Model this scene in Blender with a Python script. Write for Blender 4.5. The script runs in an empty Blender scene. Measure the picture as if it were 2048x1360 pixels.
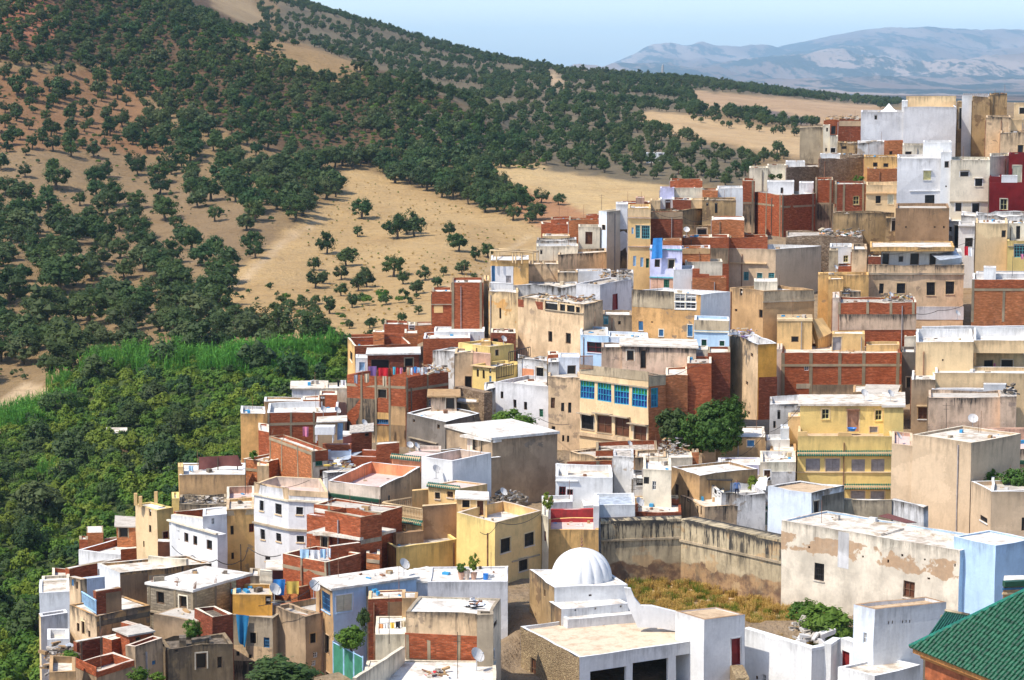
import bpy, math, random
import numpy as np
from mathutils import Vector, noise as mnoise

# ------------------------------------------------------------------ camera, sky, sun, exposure
SC = bpy.context.scene
COL = SC.collection
F_PX, CX, CY, HORIZON = 4620.0, 1024.0, 680.0, 120.0
PITCH = math.atan((CY - HORIZON) / F_PX)
CAM_Z = 100.0
cam_data = bpy.data.cameras.new('camera')
cam_data.sensor_width = 36.0
cam_data.lens = F_PX / 2048.0 * 36.0
cam_data.clip_start = 1.0
cam_data.clip_end = 60000.0
cam = bpy.data.objects.new('camera', cam_data)
COL.objects.link(cam)
cam.location = (0, 0, CAM_Z)
cam.rotation_euler = (math.pi / 2 - PITCH, 0, 0)
SC.camera = cam

SUN_EL, SUN_AZ = math.radians(55), math.radians(-117)      # azimuth from +Y (view direction) towards +X
SUN_DIR = Vector((math.sin(SUN_AZ) * math.cos(SUN_EL), math.cos(SUN_AZ) * math.cos(SUN_EL), math.sin(SUN_EL)))
world = bpy.data.worlds.new('World')
SC.world = world
world.use_nodes = True
wn = world.node_tree.nodes
wl = world.node_tree.links
bg = wn['Background']
sky = wn.new('ShaderNodeTexSky')
sky.sky_type = 'NISHITA'
sky.sun_disc = False
sky.sun_elevation = SUN_EL
sky.sun_rotation = SUN_AZ
sky.altitude = 600
sky.air_density = 0.8
sky.dust_density = 1.6
sky.ozone_density = 3.0
wl.new(sky.outputs['Color'], bg.inputs['Color'])
bg.inputs['Strength'].default_value = 0.15
sun_data = bpy.data.lights.new('sun', 'SUN')
sun_data.energy = 3.0
sun_data.angle = math.radians(0.5)
sun_data.color = (1.0, 0.94, 0.84)
sun = bpy.data.objects.new('sun', sun_data)
COL.objects.link(sun)
sun.rotation_euler = SUN_DIR.to_track_quat('Z', 'Y').to_euler()
sun.location = (0, 0, 300)
SC.view_settings.view_transform = 'Standard'
SC.view_settings.look = 'None'
SC.view_settings.exposure = 0.86
SC.view_settings.gamma = 1.0
SC.view_settings.use_curve_mapping = False
SC.render.engine = 'CYCLES'
cy = SC.cycles
cy.use_denoising = True
cy.max_bounces = 6
cy.diffuse_bounces = 3
cy.glossy_bounces = 2
cy.transmission_bounces = 2
cy.volume_bounces = 1
cy.transparent_max_bounces = 4
cy.sample_clamp_indirect = 8.0

# ------------------------------------------------------------------ survey helpers: photo pixel + distance -> point in the place
CP, SP = math.cos(PITCH), math.sin(PITCH)
def ray(x, y):
    a, b = (x - CX) / F_PX, -(y - CY) / F_PX
    return Vector((a, CP + b * SP, -SP + b * CP))
def at(x, y, d):
    r = ray(x, y)
    k = d / r.y
    return Vector((r.x * k, d, CAM_Z + r.z * k))
def onz(x, y, z):
    r = ray(x, y)
    k = (z - CAM_Z) / r.z
    return Vector((r.x * k, r.y * k, z))
def pix(X, Y, Z):
    """numpy: world -> photo pixel"""
    dz = Z - CAM_Z
    f = Y * CP - dz * SP
    u = Y * SP + dz * CP
    return CX + F_PX * X / f, CY - F_PX * u / f

ZX, ZY, ZS = 0.0, 0.0, 568 / 2033.0
def Z(x0, y0):
    global ZX, ZY
    ZX, ZY = x0, y0
def q(x, y):
    return ZX + x * ZS, ZY + y * ZS
def qat(x, y, d):
    return at(*q(x, y), d)

# ------------------------------------------------------------------ objects
def prop(o, label=None, cat=None, group=None, kind=None):
    if label: o['label'] = label
    if cat: o['category'] = cat
    if group: o['group'] = group
    if kind: o['kind'] = kind
    return o
def empty(name, loc, label=None, cat=None, group=None, parent=None):
    o = bpy.data.objects.new(name, None)
    o.empty_display_size = 0.2
    COL.objects.link(o)
    o.location = loc
    if parent: o.parent = parent
    return prop(o, label, cat, group)
def mesh_data(name, verts, faces, mats=(), fmat=None, uvs=None, smooth=False):
    me = bpy.data.meshes.new(name)
    me.from_pydata([tuple(v) for v in verts], [], faces)
    for m in mats: me.materials.append(m)
    if fmat is not None: me.polygons.foreach_set('material_index', fmat)
    if uvs is not None:
        ul = me.uv_layers.new(name='UVMap')
        ul.data.foreach_set('uv', [c for f in uvs for p in f for c in p])
    if smooth: me.polygons.foreach_set('use_smooth', [True] * len(me.polygons))
    me.update()
    return me
def link(name, me, parent=None, offset=None):
    o = bpy.data.objects.new(name, me)
    COL.objects.link(o)
    if parent is not None:
        o.parent = parent
        o.location = -parent_loc(parent)
    return o
WORLD_LOC = {}
def parent_loc(p):
    v = Vector(p.location)
    while p.parent is not None:
        p = p.parent
        v += Vector(p.location)
    return v

class MB:
    """collects boxes, tubes and quads (world coordinates) into one mesh"""
    def __init__(s): s.v, s.f, s.m, s.uv = [], [], [], []
    def quad(s, pts, m=0, uv=None):
        i = len(s.v)
        s.v += [Vector(p) for p in pts]
        s.f.append(tuple(range(i, i + len(pts))))
        s.m.append(m)
        if uv is None:
            p0 = Vector(pts[0]); e = (Vector(pts[1]) - p0)
            L = max(e.length, 1e-6); e = e / L
            n = e.cross(Vector(pts[-1]) - p0)
            w = n.cross(e).normalized() if n.length > 1e-9 else Vector((0, 0, 1))
            uv = [((Vector(p) - p0).dot(e) + p0.x * .7 + p0.y, -(Vector(p) - p0).dot(w) + 1.5) for p in pts]
        s.uv.append(uv)
    def box8(s, b, t, m=0):
        n = len(b)
        s.quad(list(reversed(b)), m); s.quad(t, m)
        for i in range(n):
            j = (i + 1) % n
            s.quad([b[i], b[j], t[j], t[i]], m)
    def box(s, o, ex, ey, ez, m=0):
        o, ex, ey, ez = Vector(o), Vector(ex), Vector(ey), Vector(ez)
        b = [o, o + ex, o + ex + ey, o + ey]
        if ex.cross(ey).dot(ez) < 0: b.reverse()
        s.box8(b, [p + ez for p in b], m)
    def tube(s, a, b, r0, r1=None, n=6, m=0, caps=True):
        a, b = Vector(a), Vector(b)
        r1 = r0 if r1 is None else r1
        d = (b - a).normalized()
        u = d.cross(Vector((0, 0, 1)))
        u = u.normalized() if u.length > 1e-3 else Vector((1, 0, 0))
        w = d.cross(u)
        A = [a + (u * math.cos(k * math.tau / n) + w * math.sin(k * math.tau / n)) * r0 for k in range(n)]
        B = [b + (u * math.cos(k * math.tau / n) + w * math.sin(k * math.tau / n)) * r1 for k in range(n)]
        for k in range(n):
            j = (k + 1) % n
            s.quad([A[k], A[j], B[j], B[k]], m)
        if caps: s.quad(list(reversed(A)), m); s.quad(B, m)
    def build(s, name, mats, parent=None, smooth=False):
        if not isinstance(mats, (list, tuple)): mats = [mats]
        return link(name, mesh_data(name, s.v, s.f, mats, s.m, s.uv, smooth), parent)

# ------------------------------------------------------------------ materials
class NT:
    def __init__(s, name):
        s.mat = bpy.data.materials.new(name)
        s.mat.use_nodes = True
        s.t = s.mat.node_tree
        s.n, s.l = s.t.nodes, s.t.links
        s.bsdf = s.n['Principled BSDF']
        s.bsdf.inputs['Roughness'].default_value = 0.9
        s.bsdf.inputs['Specular IOR Level'].default_value = 0.15
    def new(s, typ, **kw):
        n = s.n.new('ShaderNode' + typ)
        for k, v in kw.items():
            if k in n.inputs: s.put(n.inputs[k], v)
            else: setattr(n, k, v)
        return n
    def put(s, inp, v):
        if isinstance(v, bpy.types.NodeSocket): s.l.new(v, inp)
        else:
            if isinstance(v, (tuple, list)) and len(v) == 3 and inp.type == 'RGBA': v = (*v, 1)
            inp.default_value = v
    def math(s, op, a, b=0.0, c=None, clamp=False):
        n = s.n.new('ShaderNodeMath'); n.operation = op; n.use_clamp = clamp
        s.put(n.inputs[0], a); s.put(n.inputs[1], b)
        if c is not None: s.put(n.inputs[2], c)
        return n.outputs[0]
    def vmul(s, v, xyz):
        n = s.n.new('ShaderNodeVectorMath'); n.operation = 'MULTIPLY'
        s.put(n.inputs[0], v); n.inputs[1].default_value = xyz
        return n.outputs[0]
    def noise(s, vec, scale, detail=3.0, rough=0.55):
        n = s.n.new('ShaderNodeTexNoise')
        s.put(n.inputs['Vector'], vec)
        n.inputs['Scale'].default_value = scale
        n.inputs['Detail'].default_value = detail
        n.inputs['Roughness'].default_value = rough
        return n.outputs['Fac']
    def ramp(s, f, lo, hi, a=0.0, b=1.0):
        n = s.n.new('ShaderNodeMapRange')
        n.interpolation_type = 'SMOOTHSTEP'
        s.put(n.inputs['Value'], f)
        n.inputs['From Min'].default_value = lo; n.inputs['From Max'].default_value = hi
        n.inputs['To Min'].default_value = a; n.inputs['To Max'].default_value = b
        return n.outputs['Result']
    def mix(s, f, a, b, mode='MIX'):
        n = s.n.new('ShaderNodeMix'); n.data_type = 'RGBA'; n.blend_type = mode
        s.put(n.inputs[0], f); s.put(n.inputs[6], a); s.put(n.inputs[7], b)
        return n.outputs[2]
    def bump(s, h, strength=0.4, dist=0.03):
        n = s.n.new('ShaderNodeBump')
        s.put(n.inputs['Height'], h)
        n.inputs['Strength'].default_value = strength; n.inputs['Distance'].default_value = dist
        s.l.new(n.outputs[0], s.bsdf.inputs['Normal'])
    def color(s, c): s.put(s.bsdf.inputs['Base Color'], c)
    def pos(s): return s.new('NewGeometry').outputs['Position']
    def uv(s): return s.new('UVMap', uv_map='UVMap').outputs['UV']

MATS = {}
def hexc(h):
    h = h.lstrip('#')
    c = [int(h[i:i + 2], 16) / 255 for i in (0, 2, 4)]
    return tuple(((x + .055) / 1.055) ** 2.4 if x > .04045 else x / 12.92 for x in c)

def plaster(name, col, stain=0.4, patch=0.0, patchcol=(.30, .20, .12), top=2.2, mottle=0.24, staincol=(.060, .050, .040), gain=1.35, band=None, lower=None):
    """lime or cement render: uneven coats, rain streaks from the parapet, lost patches"""
    if max(col) - min(col) > .08 and col[2] < col[0]: col = (min(col[0] * 1.06, .8), col[1], col[2] * .84)
    t = NT(name)
    p, uv = t.pos(), t.uv()
    sep = t.new('SeparateXYZ', Vector=uv)
    n1 = t.noise(p, .55, 4, .6)
    n2 = t.noise(p, 5.0, 4, .65)
    c = t.mix(t.ramp(n1, .3, .7), tuple(x * (1 - mottle) for x in col), tuple(min(x * (1 + mottle * .7), .88) for x in col))
    c = t.mix(t.ramp(n2, .35, .75, 0, .30), c, tuple(x * .72 for x in col))
    vc = t.new('TexVoronoi', Vector=t.mix(.22, t.vmul(p, (.30, .30, .42)), t.new('TexNoise', Vector=p).outputs['Color']), distance='CHEBYCHEV')
    vc.inputs['Scale'].default_value = 1.0
    tint = t.new('SeparateColor', Color=vc.outputs['Color']).outputs[0]
    c = t.mix(t.ramp(tint, .55, .95, 0, .30 if stain > .3 else .14), c, tuple(x * .70 for x in col))
    c = t.mix(t.ramp(tint, .30, .05, 0, .35 if stain > .3 else .12), c, tuple(min(x * 1.22 + .03, .85) for x in col))
    if lower:
        c = t.mix(t.ramp(t.math('ADD', sep.outputs[1], t.math('MULTIPLY', n1, 1.6)), lower[0] + .8, lower[0] + 1.0), c, t.mix(t.ramp(t.noise(p, .5, 6, .7), .42, .6), lower[1], lower[2]))
    if patch > 0:
        pn = t.noise(t.vmul(p, (1, 1, 1.3)), .42, 6, .62)
        if band:
            bw = t.math('MULTIPLY', t.ramp(sep.outputs[1], band[0], band[0] + .5), t.ramp(sep.outputs[1], band[1] - .8, band[1], 1, 0))
            pn = t.math('ADD', pn, t.math('MULTIPLY', t.math('SUBTRACT', bw, .6), .22))
        k = .66 - .2 * patch
        pc = t.mix(t.noise(p, 3.0, 4), tuple(x * .7 for x in patchcol), tuple(x * 1.25 for x in patchcol))
        c = t.mix(t.math('MULTIPLY', t.ramp(pn, k, k + .035), .9), c, pc)
    if stain > 0:
        sv = t.new('CombineXYZ', X=t.math('MULTIPLY', sep.outputs[0], 1.0), Y=t.math('MULTIPLY', sep.outputs[1], .10), Z=0.0).outputs[0]
        s1 = t.noise(sv, 2.6, 5, .7)
        fall = t.ramp(sep.outputs[1], 0.0, top, 1.0, 0.12)
        topn = t.ramp(t.math('ADD', sep.outputs[1], t.math('MULTIPLY', n1, 1.5)), .55, 1.45, 1, 0)
        zone = t.ramp(t.noise(p, .30, 3, .6), .40, .60, .30 if gain < 2 else .8, 1.0)
        m = t.math('MULTIPLY', t.math('ADD', t.math('MULTIPLY', t.ramp(s1, .44, .64), zone), t.math('MULTIPLY', topn, .75)), fall, clamp=True)
        c = t.mix(t.math('MULTIPLY', m, min(stain * gain, 1.0) if gain < 2 else gain, clamp=True), c, staincol)
        low = t.ramp(t.noise(t.vmul(p, (1, 1, .35)), 1.3, 5, .7), .50, .70)
        blot = t.ramp(t.noise(p, .9, 7, .72), .54, .70)
        c = t.mix(t.math('MULTIPLY', blot, min(1, stain * .75)), c, tuple(x * .62 for x in col))
        c = t.mix(t.math('MULTIPLY', low, min(1, stain * .55)), c, tuple(.45 * a + .55 * b * .4 for a, b in zip(staincol, col)))
    t.color(c)
    t.bump(t.math('ADD', t.math('MULTIPLY', n2, .6), n1), .35, .06)
    MATS[name] = t.mat
def brick(name, col, mortar=(.30, .22, .16), var=.35, w=.26, h=.11, dirt=.3):
    t = NT(name)
    p, uv = t.pos(), t.uv()
    b = t.new('TexBrick', Vector=uv, offset=.5)
    b.inputs['Scale'].default_value = 1.0
    b.inputs['Brick Width'].default_value = w
    b.inputs['Row Height'].default_value = h
    b.inputs['Mortar Size'].default_value = .012
    b.inputs['Color1'].default_value = (*[x * (1 - var) for x in col], 1)
    b.inputs['Color2'].default_value = (*[min(1, x * (1 + var)) for x in col], 1)
    b.inputs['Mortar'].default_value = (*mortar, 1)
    n1 = t.noise(p, .6, 4, .6)
    n2 = t.noise(p, 3.5, 4, .7)
    course = t.noise(t.vmul(uv, (.9, 3.6, 1)), 1.5, 4, .7)
    c = t.mix(t.ramp(course, .40, .60, .55, 0), b.outputs['Color'], tuple(x * .45 for x in col))
    c = t.mix(t.ramp(course, .55, .72, 0, .55), c, tuple(min(1, x * 1.5 + .05) for x in col))
    c = t.mix(t.ramp(n1, .35, .7, 0, .45), c, tuple(x * .62 for x in col))
    c = t.mix(t.ramp(n2, .60, .72, 0, dirt), c, (.42, .30, .20))
    c = t.mix(t.ramp(t.noise(t.vmul(p, (1, 1, .25)), 1.6, 5, .7), .56, .8, 0, dirt), c, (.09, .06, .05))
    t.color(c)
    t.bump(t.math('SUBTRACT', n2, t.math('MULTIPLY', b.outputs['Fac'], 1.2)), .6, .03)
    MATS[name] = t.mat
def stone(name, c1, c2, scale=3.0):
    t = NT(name)
    p = t.pos()
    pw = t.vmul(p, (1, 1, 1.7))
    v = t.new('TexVoronoi', Vector=pw); v.inputs['Scale'].default_value = scale
    e = t.new('TexVoronoi', Vector=pw, feature='DISTANCE_TO_EDGE'); e.inputs['Scale'].default_value = scale
    r = t.new('SeparateColor', Color=v.outputs['Color'])
    n1 = t.noise(p, .5, 5, .65)
    c = t.mix(r.outputs[0], c1, c2)
    c = t.mix(t.ramp(e.outputs['Distance'], .0, .09, .75, 0), c, tuple(x * .35 for x in c1))
    c = t.mix(t.ramp(n1, .4, .7, 0, .6), c, tuple(x * .6 for x in c2))
    t.color(c)
    t.bump(t.math('ADD', t.ramp(e.outputs['Distance'], 0, .15), t.noise(p, 6, 3)), .8, .06)
    MATS[name] = t.mat
def plain(name, col, rough=.7, var=.2, spec=.2, metal=0.0, scale=2.0):
    t = NT(name)
    n = t.noise(t.pos(), scale, 4, .6)
    t.color(t.mix(t.ramp(n, .3, .7), tuple(x * (1 - var) for x in col), tuple(min(x * (1 + var), .9) for x in col)))
    t.bsdf.inputs['Roughness'].default_value = rough
    t.bsdf.inputs['Specular IOR Level'].default_value = spec
    t.bsdf.inputs['Metallic'].default_value = metal
    MATS[name] = t.mat
def roofmat(name, col, dirt, amt=.5, scale=.9):
    t = NT(name)
    p = t.pos()
    n1 = t.noise(p, scale, 6, .65); n2 = t.noise(p, scale * 5, 4, .6)
    c = t.mix(t.ramp(n1, .44, .66, 0, amt), col, dirt)
    c = t.mix(t.ramp(n2, .5, .75, 0, amt * .6), c, tuple(x * .6 for x in dirt))
    t.color(c)
    t.bump(n2, .4, .04)
    MATS[name] = t.mat
def leafmat(name, col, col2, trans=.25):
    t = NT(name)
    n = t.noise(t.pos(), 1.1, 2)
    oi = t.new('ObjectInfo')
    f = t.math('ADD', t.math('MULTIPLY', t.ramp(n, .35, .65), .5), t.math('MULTIPLY', oi.outputs['Random'], .5))
    c = t.mix(f, col, col2)
    drift = t.noise(t.pos(), .02, 3, .6)
    c = t.mix(t.ramp(drift, .42, .62, 0, .45), c, tuple(.55 * b + .03 * k for b, k in zip(col2, (1.6, 1.2, .4))))
    t.color(c)
    t.bsdf.inputs['Roughness'].default_value = .6
    t.bsdf.inputs['Specular IOR Level'].default_value = .2
    tr = t.new('BsdfTranslucent')
    t.put(tr.inputs['Color'], t.mix(.5, c, (.10, .16, .02)))
    mx = t.new('MixShader'); mx.inputs[0].default_value = trans
    t.l.new(t.bsdf.outputs[0], mx.inputs[1]); t.l.new(tr.outputs[0], mx.inputs[2])
    t.l.new(mx.outputs[0], t.n['Material Output'].inputs['Surface'])
    MATS[name] = t.mat

plaster('white', (.76, .75, .725), .26, 0, mottle=.08)
plaster('whitelav', (.70, .68, .665), .34, 0, mottle=.09)
plaster('warmwhite', (.72, .66, .59), .45, 0, mottle=.12)
plaster('oldwhite', (.62, .60, .57), .85, .45, (.38, .30, .22))
plaster('patchwhite', (.66, .61, .57), .45, .60, (.44, .28, .16), top=1.6, band=(.5, 2.7))
plaster('ltblue', (.46, .62, .78), .25, 0, mottle=.10)
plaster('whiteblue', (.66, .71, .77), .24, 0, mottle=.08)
plaster('lavender', (.58, .57, .76), .3, 0)
plaster('cream', (.70, .53, .35), .35, 0, mottle=.10)
plaster('creamstain', (.64, .48, .34), .8, .25, (.36, .26, .17))
plaster('beige', (.60, .47, .36), .35, 0, mottle=.08)
plaster('beigeshade', (.54, .46, .39), .3, 0, mottle=.07)  # shaded copy of beige, for the wall turned from the sun
plaster('tan', (.50, .33, .19), .45, .1, (.30, .22, .14))
plaster('tangrey', (.40, .30, .22), .55, .1, (.24, .19, .14))
plaster('brown', (.34, .22, .14), .35, .05, (.22, .16, .10))
plaster('earth', (.40, .28, .16), .7, .55, (.24, .15, .08), top=4)
plaster('earthdark', (.22, .17, .12), .7, .5, (.13, .10, .07), top=4)
plaster('yellow', (.78, .58, .25), .30, 0, mottle=.10)
plaster('yellowtan', (.68, .43, .19), .5, .1, (.42, .30, .18))
plaster('creamyel', (.74, .51, .26), .3, 0, mottle=.1)
plaster('orange', (.68, .36, .08), .45, 0)
plaster('orangestain', (.60, .36, .17), .85, .4, (.28, .20, .13), top=4)
plaster('creamorange', (.66, .50, .32), .6, .4, (.60, .32, .10), top=5)
plaster('salmon', (.72, .30, .17), .2, 0)
plaster('pink', (.60, .38, .31), .4, 0)
plaster('pinkwhite', (.66, .56, .52), .3, 0)
plaster('pinkstain', (.60, .46, .38), .85, .2, (.35, .26, .2))
plaster('darkred', (.16, .012, .016), .12, 0)
plaster('crimson', (.45, .05, .06), .25, 0)
plaster('conc', (.40, .34, .28), .6, .1, (.25, .2, .16))
plaster('concstain', (.42, .35, .27), .95, .3, (.40, .32, .22))
plaster('grey', (.20, .17, .14), .5, .05)
plaster('retain', (.46, .39, .29), 1.0, .25, (.50, .34, .18), top=3.4, staincol=(.05, .045, .04), gain=2.0, lower=(3.3, (.42, .26, .13), (.16, .095, .06)))
plaster('concpost', (.34, .28, .21), .3, 0)
brick('brick', (.42, .100, .036), (.28, .14, .08))
brick('brickdark', (.30, .075, .034), (.15, .09, .06), dirt=.45)
brick('brickorange', (.52, .165, .055), (.34, .22, .13), dirt=.45)
brick('block', (.33, .27, .19), (.16, .12, .08), .22, .42, .2, dirt=.25)
brick('blockwarm', (.48, .36, .20), (.22, .16, .10), .22, .42, .2, dirt=.2)
stone('stone', (.40, .29, .19), (.24, .16, .10))
stone('stonetan', (.46, .34, .19), (.30, .21, .12), 4.0)
roofmat('lime', (.73, .69, .62), (.40, .33, .26), .8)
roofmat('limeold', (.68, .61, .51), (.34, .26, .18), .85)
roofmat('tangravel', (.55, .40, .25), (.34, .22, .13), .7, 1.6)
roofmat('limetan', (.66, .53, .38), (.44, .31, .20), .7, 1.4)
roofmat('concroof', (.52, .47, .40), (.30, .25, .20), .6)
roofmat('pinkroof', (.66, .48, .42), (.42, .30, .25), .5)
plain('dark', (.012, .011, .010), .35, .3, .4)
plain('glass', (.03, .035, .045), .15, .3, .5)
plain('wood', (.13, .05, .025), .6)
plain('woodred', (.20, .02, .02), .5)
plain('woodlight', (.40, .25, .12), .7)
plain('frame_white', (.70, .69, .66), .6, .1)
plain('frame_brown', (.16, .10, .06), .6)
plain('teal', (.10, .36, .38), .5)
plain('tealblue', (.04, .30, .45), .4)
plain('deepblue', (.02, .06, .22), .25, .3, .5)
plain('greenglass', (.03, .22, .07), .3, .3, .5)
plain('ltblueshut', (.32, .50, .66), .6)
plain('blueshut', (.06, .18, .34), .6)
plain('dkgreen', (.02, .07, .04), .5)
plain('greyshut', (.33, .30, .29), .6)
plain('creamshut', (.55, .52, .38), .6, .1)
plain('yelshut', (.62, .55, .26), .6)
plain('doorpink', (.42, .22, .13), .6)
plain('greendoor', (.05, .20, .12), .6)
plain('iron', (.035, .03, .028), .6, .3, .3)
plain('steel', (.40, .40, .40), .45, .2, .5)
plain('tin', (.50, .54, .58), .45, .3, .5, .3)
plain('rusty', (.24, .12, .07), .8, .4)
plain('tilegreen', (.010, .075, .034), .30, .55, .5, 0, 4.0)
plain('tileteal', (.015, .11, .07), .3, .4, .5, 0, 5.0)
plain('tilehip', (.008, .14, .08), .25, .3, .6, 0, 3.0)
plain('woodorange', (.45, .20, .06), .6)
plain('carvedred', (.33, .10, .04), .7, .35)
plain('plasticblue', (.02, .17, .50), .4, .1, .4)
plain('barrelblue', (.04, .28, .50), .4, .1, .4)
plain('bark', (.11, .085, .06), .95, .3)
plain('rubble', (.42, .37, .31), .9, .45, .1, 0, 3.0)
plain('rubbledark', (.15, .12, .09), .9, .5, .1, 0, 3.0)
plain('dish', (.60, .57, .53), .55, .12, .3)
for nm, c in dict(cloth_white=(.74, .73, .72), cloth_blue=(.05, .25, .60), cloth_red=(.50, .02, .03), cloth_pink=(.65, .22, .32), cloth_cyan=(.10, .50, .62),
                  cloth_purple=(.18, .10, .25), cloth_black=(.02, .02, .025), cloth_yellow=(.70, .48, .10), cloth_orange=(.72, .34, .14), cloth_tan=(.52, .42, .28),
                  cloth_grey=(.35, .36, .40), cloth_lightblue=(.42, .60, .75), skin=(.30, .16, .10), tarp=(.03, .20, .40), cloth_brown=(.16, .06, .05)).items():
    plain(nm, c, .85, .12)
leafmat('olive_leaf', (.013, .038, .006), (.064, .108, .020))
leafmat('olive_silver', (.026, .050, .012), (.092, .128, .038))
leafmat('olive_dark', (.007, .025, .004), (.034, .070, .011))
leafmat('green_leaf', (.045, .125, .014), (.165, .280, .032), .45)
leafmat('dark_leaf', (.013, .045, .010), (.048, .100, .022))
leafmat('lime_leaf', (.11, .19, .016), (.26, .32, .036), .45)
leafmat('reed_leaf', (.035, .190, .018), (.170, .400, .050), .4)
leafmat('dry_leaf', (.48, .29, .07), (.70, .46, .13), .3)
leafmat('fig_leaf', (.016, .075, .012), (.085, .190, .030), .3)

# ------------------------------------------------------------------ terrain
def vnoise(x, y, seed=0):
    """smooth value noise, numpy"""
    xi, yi = np.floor(x).astype(np.int64), np.floor(y).astype(np.int64)
    fx, fy = x - xi, y - yi
    fx, fy = fx * fx * (3 - 2 * fx), fy * fy * (3 - 2 * fy)
    def h(a, b):
        n = (a * 374761393 + b * 668265263 + seed * 144665) & 0x7fffffff
        n = ((n ^ (n >> 13)) * 1274126177) & 0x7fffffff
        return ((n ^ (n >> 16)) & 0xffff) / 65535.0
    return (h(xi, yi) * (1 - fx) + h(xi + 1, yi) * fx) * (1 - fy) + (h(xi, yi + 1) * (1 - fx) + h(xi + 1, yi + 1) * fx) * fy
def fbm(x, y, octs=4, seed=0):
    s, a = 0.0, .5
    for k in range(octs):
        s = s + a * (vnoise(x, y, seed + k * 7) - .5)
        x, y, a = x * 2.03 + 11.3, y * 2.03 - 5.1, a * .5
    return s

def zrel(y, d):                       # height relative to the camera of a point seen at photo row y, distance d
    b = -(y - CY) / F_PX
    return d * (-SP + b * CP) / (CP + b * SP)
NEAR = [(90, -43), (150, -41.5), (180, -40), (210, -38), (235, -34.5), (260, -30)]
def yy(*a): return [(d, zrel(y, d)) for d, y in a]
PROFILE = {
 -500: [(90, -70), (180, -66), (240, -62), (300, -60), (380, -58)] + yy((480, 600), (600, 400), (720, 200), (850, 0), (1050, -150), (1500, -350), (2700, -400)),
 0: [(90, -62), (150, -59), (180, -57), (215, -62), (260, -63)] + yy((300, 1060), (340, 930), (380, 840), (430, 720), (480, 610), (600, 410), (720, 205), (850, 0), (1000, -160), (1300, -230), (2700, -250)),
 250: [(90, -52), (140, -47), (165, -46), (190, -50), (215, -57), (260, -59)] + yy((320, 940), (370, 800), (420, 690), (470, 620), (560, 480), (650, 350), (760, 200), (880, 60), (980, -30), (1100, -40), (1300, -60), (1600, -130), (2700, -160)),
 500: [(90, -46), (150, -43), (175, -41), (200, -41), (225, -42), (260, -50), (320, -54)] + yy((370, 750), (410, 680), (460, 600), (540, 490), (660, 335), (760, 210), (880, 90), (930, 72), (1000, 80), (1150, 85), (1300, 60), (1600, -10), (1900, -40), (2700, -10)),
 700: [(90, -43), (150, -41), (180, -40), (210, -38), (235, -35), (260, -37), (300, -46), (360, -52)] + yy((400, 690), (430, 640), (490, 560), (560, 470), (600, 425), (690, 330), (790, 215), (880, 140), (910, 124), (960, 130), (1100, 160), (1250, 135), (1450, 85), (1700, 33), (1900, 40), (2700, 80)),
 900: NEAR + [(290, -36), (340, -50)] + yy((400, 665), (450, 600), (510, 520), (600, 430), (690, 340), (760, 260), (830, 195), (870, 190), (950, 215), (1050, 215), (1200, 180), (1500, 125), (1750, 92), (1950, 100), (2700, 130)),
 1050: NEAR + [(280, -27), (310, -30), (360, -42), (450, -46)] + yy((520, 530), (580, 450), (690, 345), (760, 295), (800, 285), (870, 262), (1000, 215), (1200, 185), (1450, 150), (1700, 129), (1950, 135), (2700, 160)),
 1200: NEAR + [(290, -26), (320, -24), (380, -36), (480, -44)] + yy((600, 430), (680, 362), (720, 345), (800, 295), (900, 255), (1050, 215), (1300, 180), (1700, 149), (1900, 152), (2700, 180)),
 1400: NEAR + [(290, -26.5), (315, -22), (340, -23), (420, -32), (550, -38)] + yy((650, 385), (720, 345), (780, 300), (850, 268), (1050, 225), (1200, 210), (1300, 200), (1500, 178), (1800, 161), (2000, 168), (2700, 190)),
 1600: NEAR + [(290, -27), (320, -21), (345, -17), (380, -20), (500, -32), (650, -38)] + yy((800, 305), (900, 265), (1100, 235), (1300, 212), (1500, 200), (1900, 188), (2100, 193), (2700, 203)),
 1800: NEAR + [(290, -27), (320, -21), (345, -17), (365, -15), (420, -22), (600, -36)] + yy((800, 310), (1100, 240), (1500, 215), (2000, 209), (2200, 205), (2700, 205)),
 2600: NEAR + [(290, -27), (320, -21), (345, -17), (365, -15), (420, -22), (600, -36)] + yy((800, 310), (1100, 240), (1500, 218), (2000, 214), (2200, 210), (2700, 207)),
}
NC, NR = 300, 460
TX = np.linspace(-500, 2600, NC)                      # azimuth columns, as photo columns at the horizon
TA = (TX - CX) / F_PX                                 # tangent of the azimuth
TD = np.geomspace(90, 2700, NR)
_keys = sorted(PROFILE)
_prof = np.array([np.interp(np.log(TD), np.log([p[0] for p in PROFILE[k]]), [p[1] for p in PROFILE[k]]) for k in _keys])
def smooth_cols(xs, keys, prof):
    out = np.zeros((len(xs), prof.shape[1]))
    for i, x in enumerate(xs):
        j = int(np.clip(np.searchsorted(keys, x) - 1, 0, len(keys) - 2))
        t = (x - keys[j]) / (keys[j + 1] - keys[j])
        def tang(k):
            a, b = max(k - 1, 0), min(k + 1, len(keys) - 1)
            return (prof[b] - prof[a]) / (keys[b] - keys[a])
        h = keys[j + 1] - keys[j]
        out[i] = ((2*t**3 - 3*t*t + 1) * prof[j] + (t**3 - 2*t*t + t) * h * tang(j) + (-2*t**3 + 3*t*t) * prof[j + 1] + (t**3 - t*t) * h * tang(j + 1))
    return out
TZ = smooth_cols(TX, np.array(_keys, float), _prof)
for _ in range(3):                                    # soften the profile corners
    TZ[:, 1:-1] = .25 * TZ[:, :-2] + .5 * TZ[:, 1:-1] + .25 * TZ[:, 2:]
GX, GY = TA[:, None] * TD[None, :], np.repeat(TD[None, :], NC, 0)
_far = np.clip((GY - 330) / 150, 0, 1)
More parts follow.
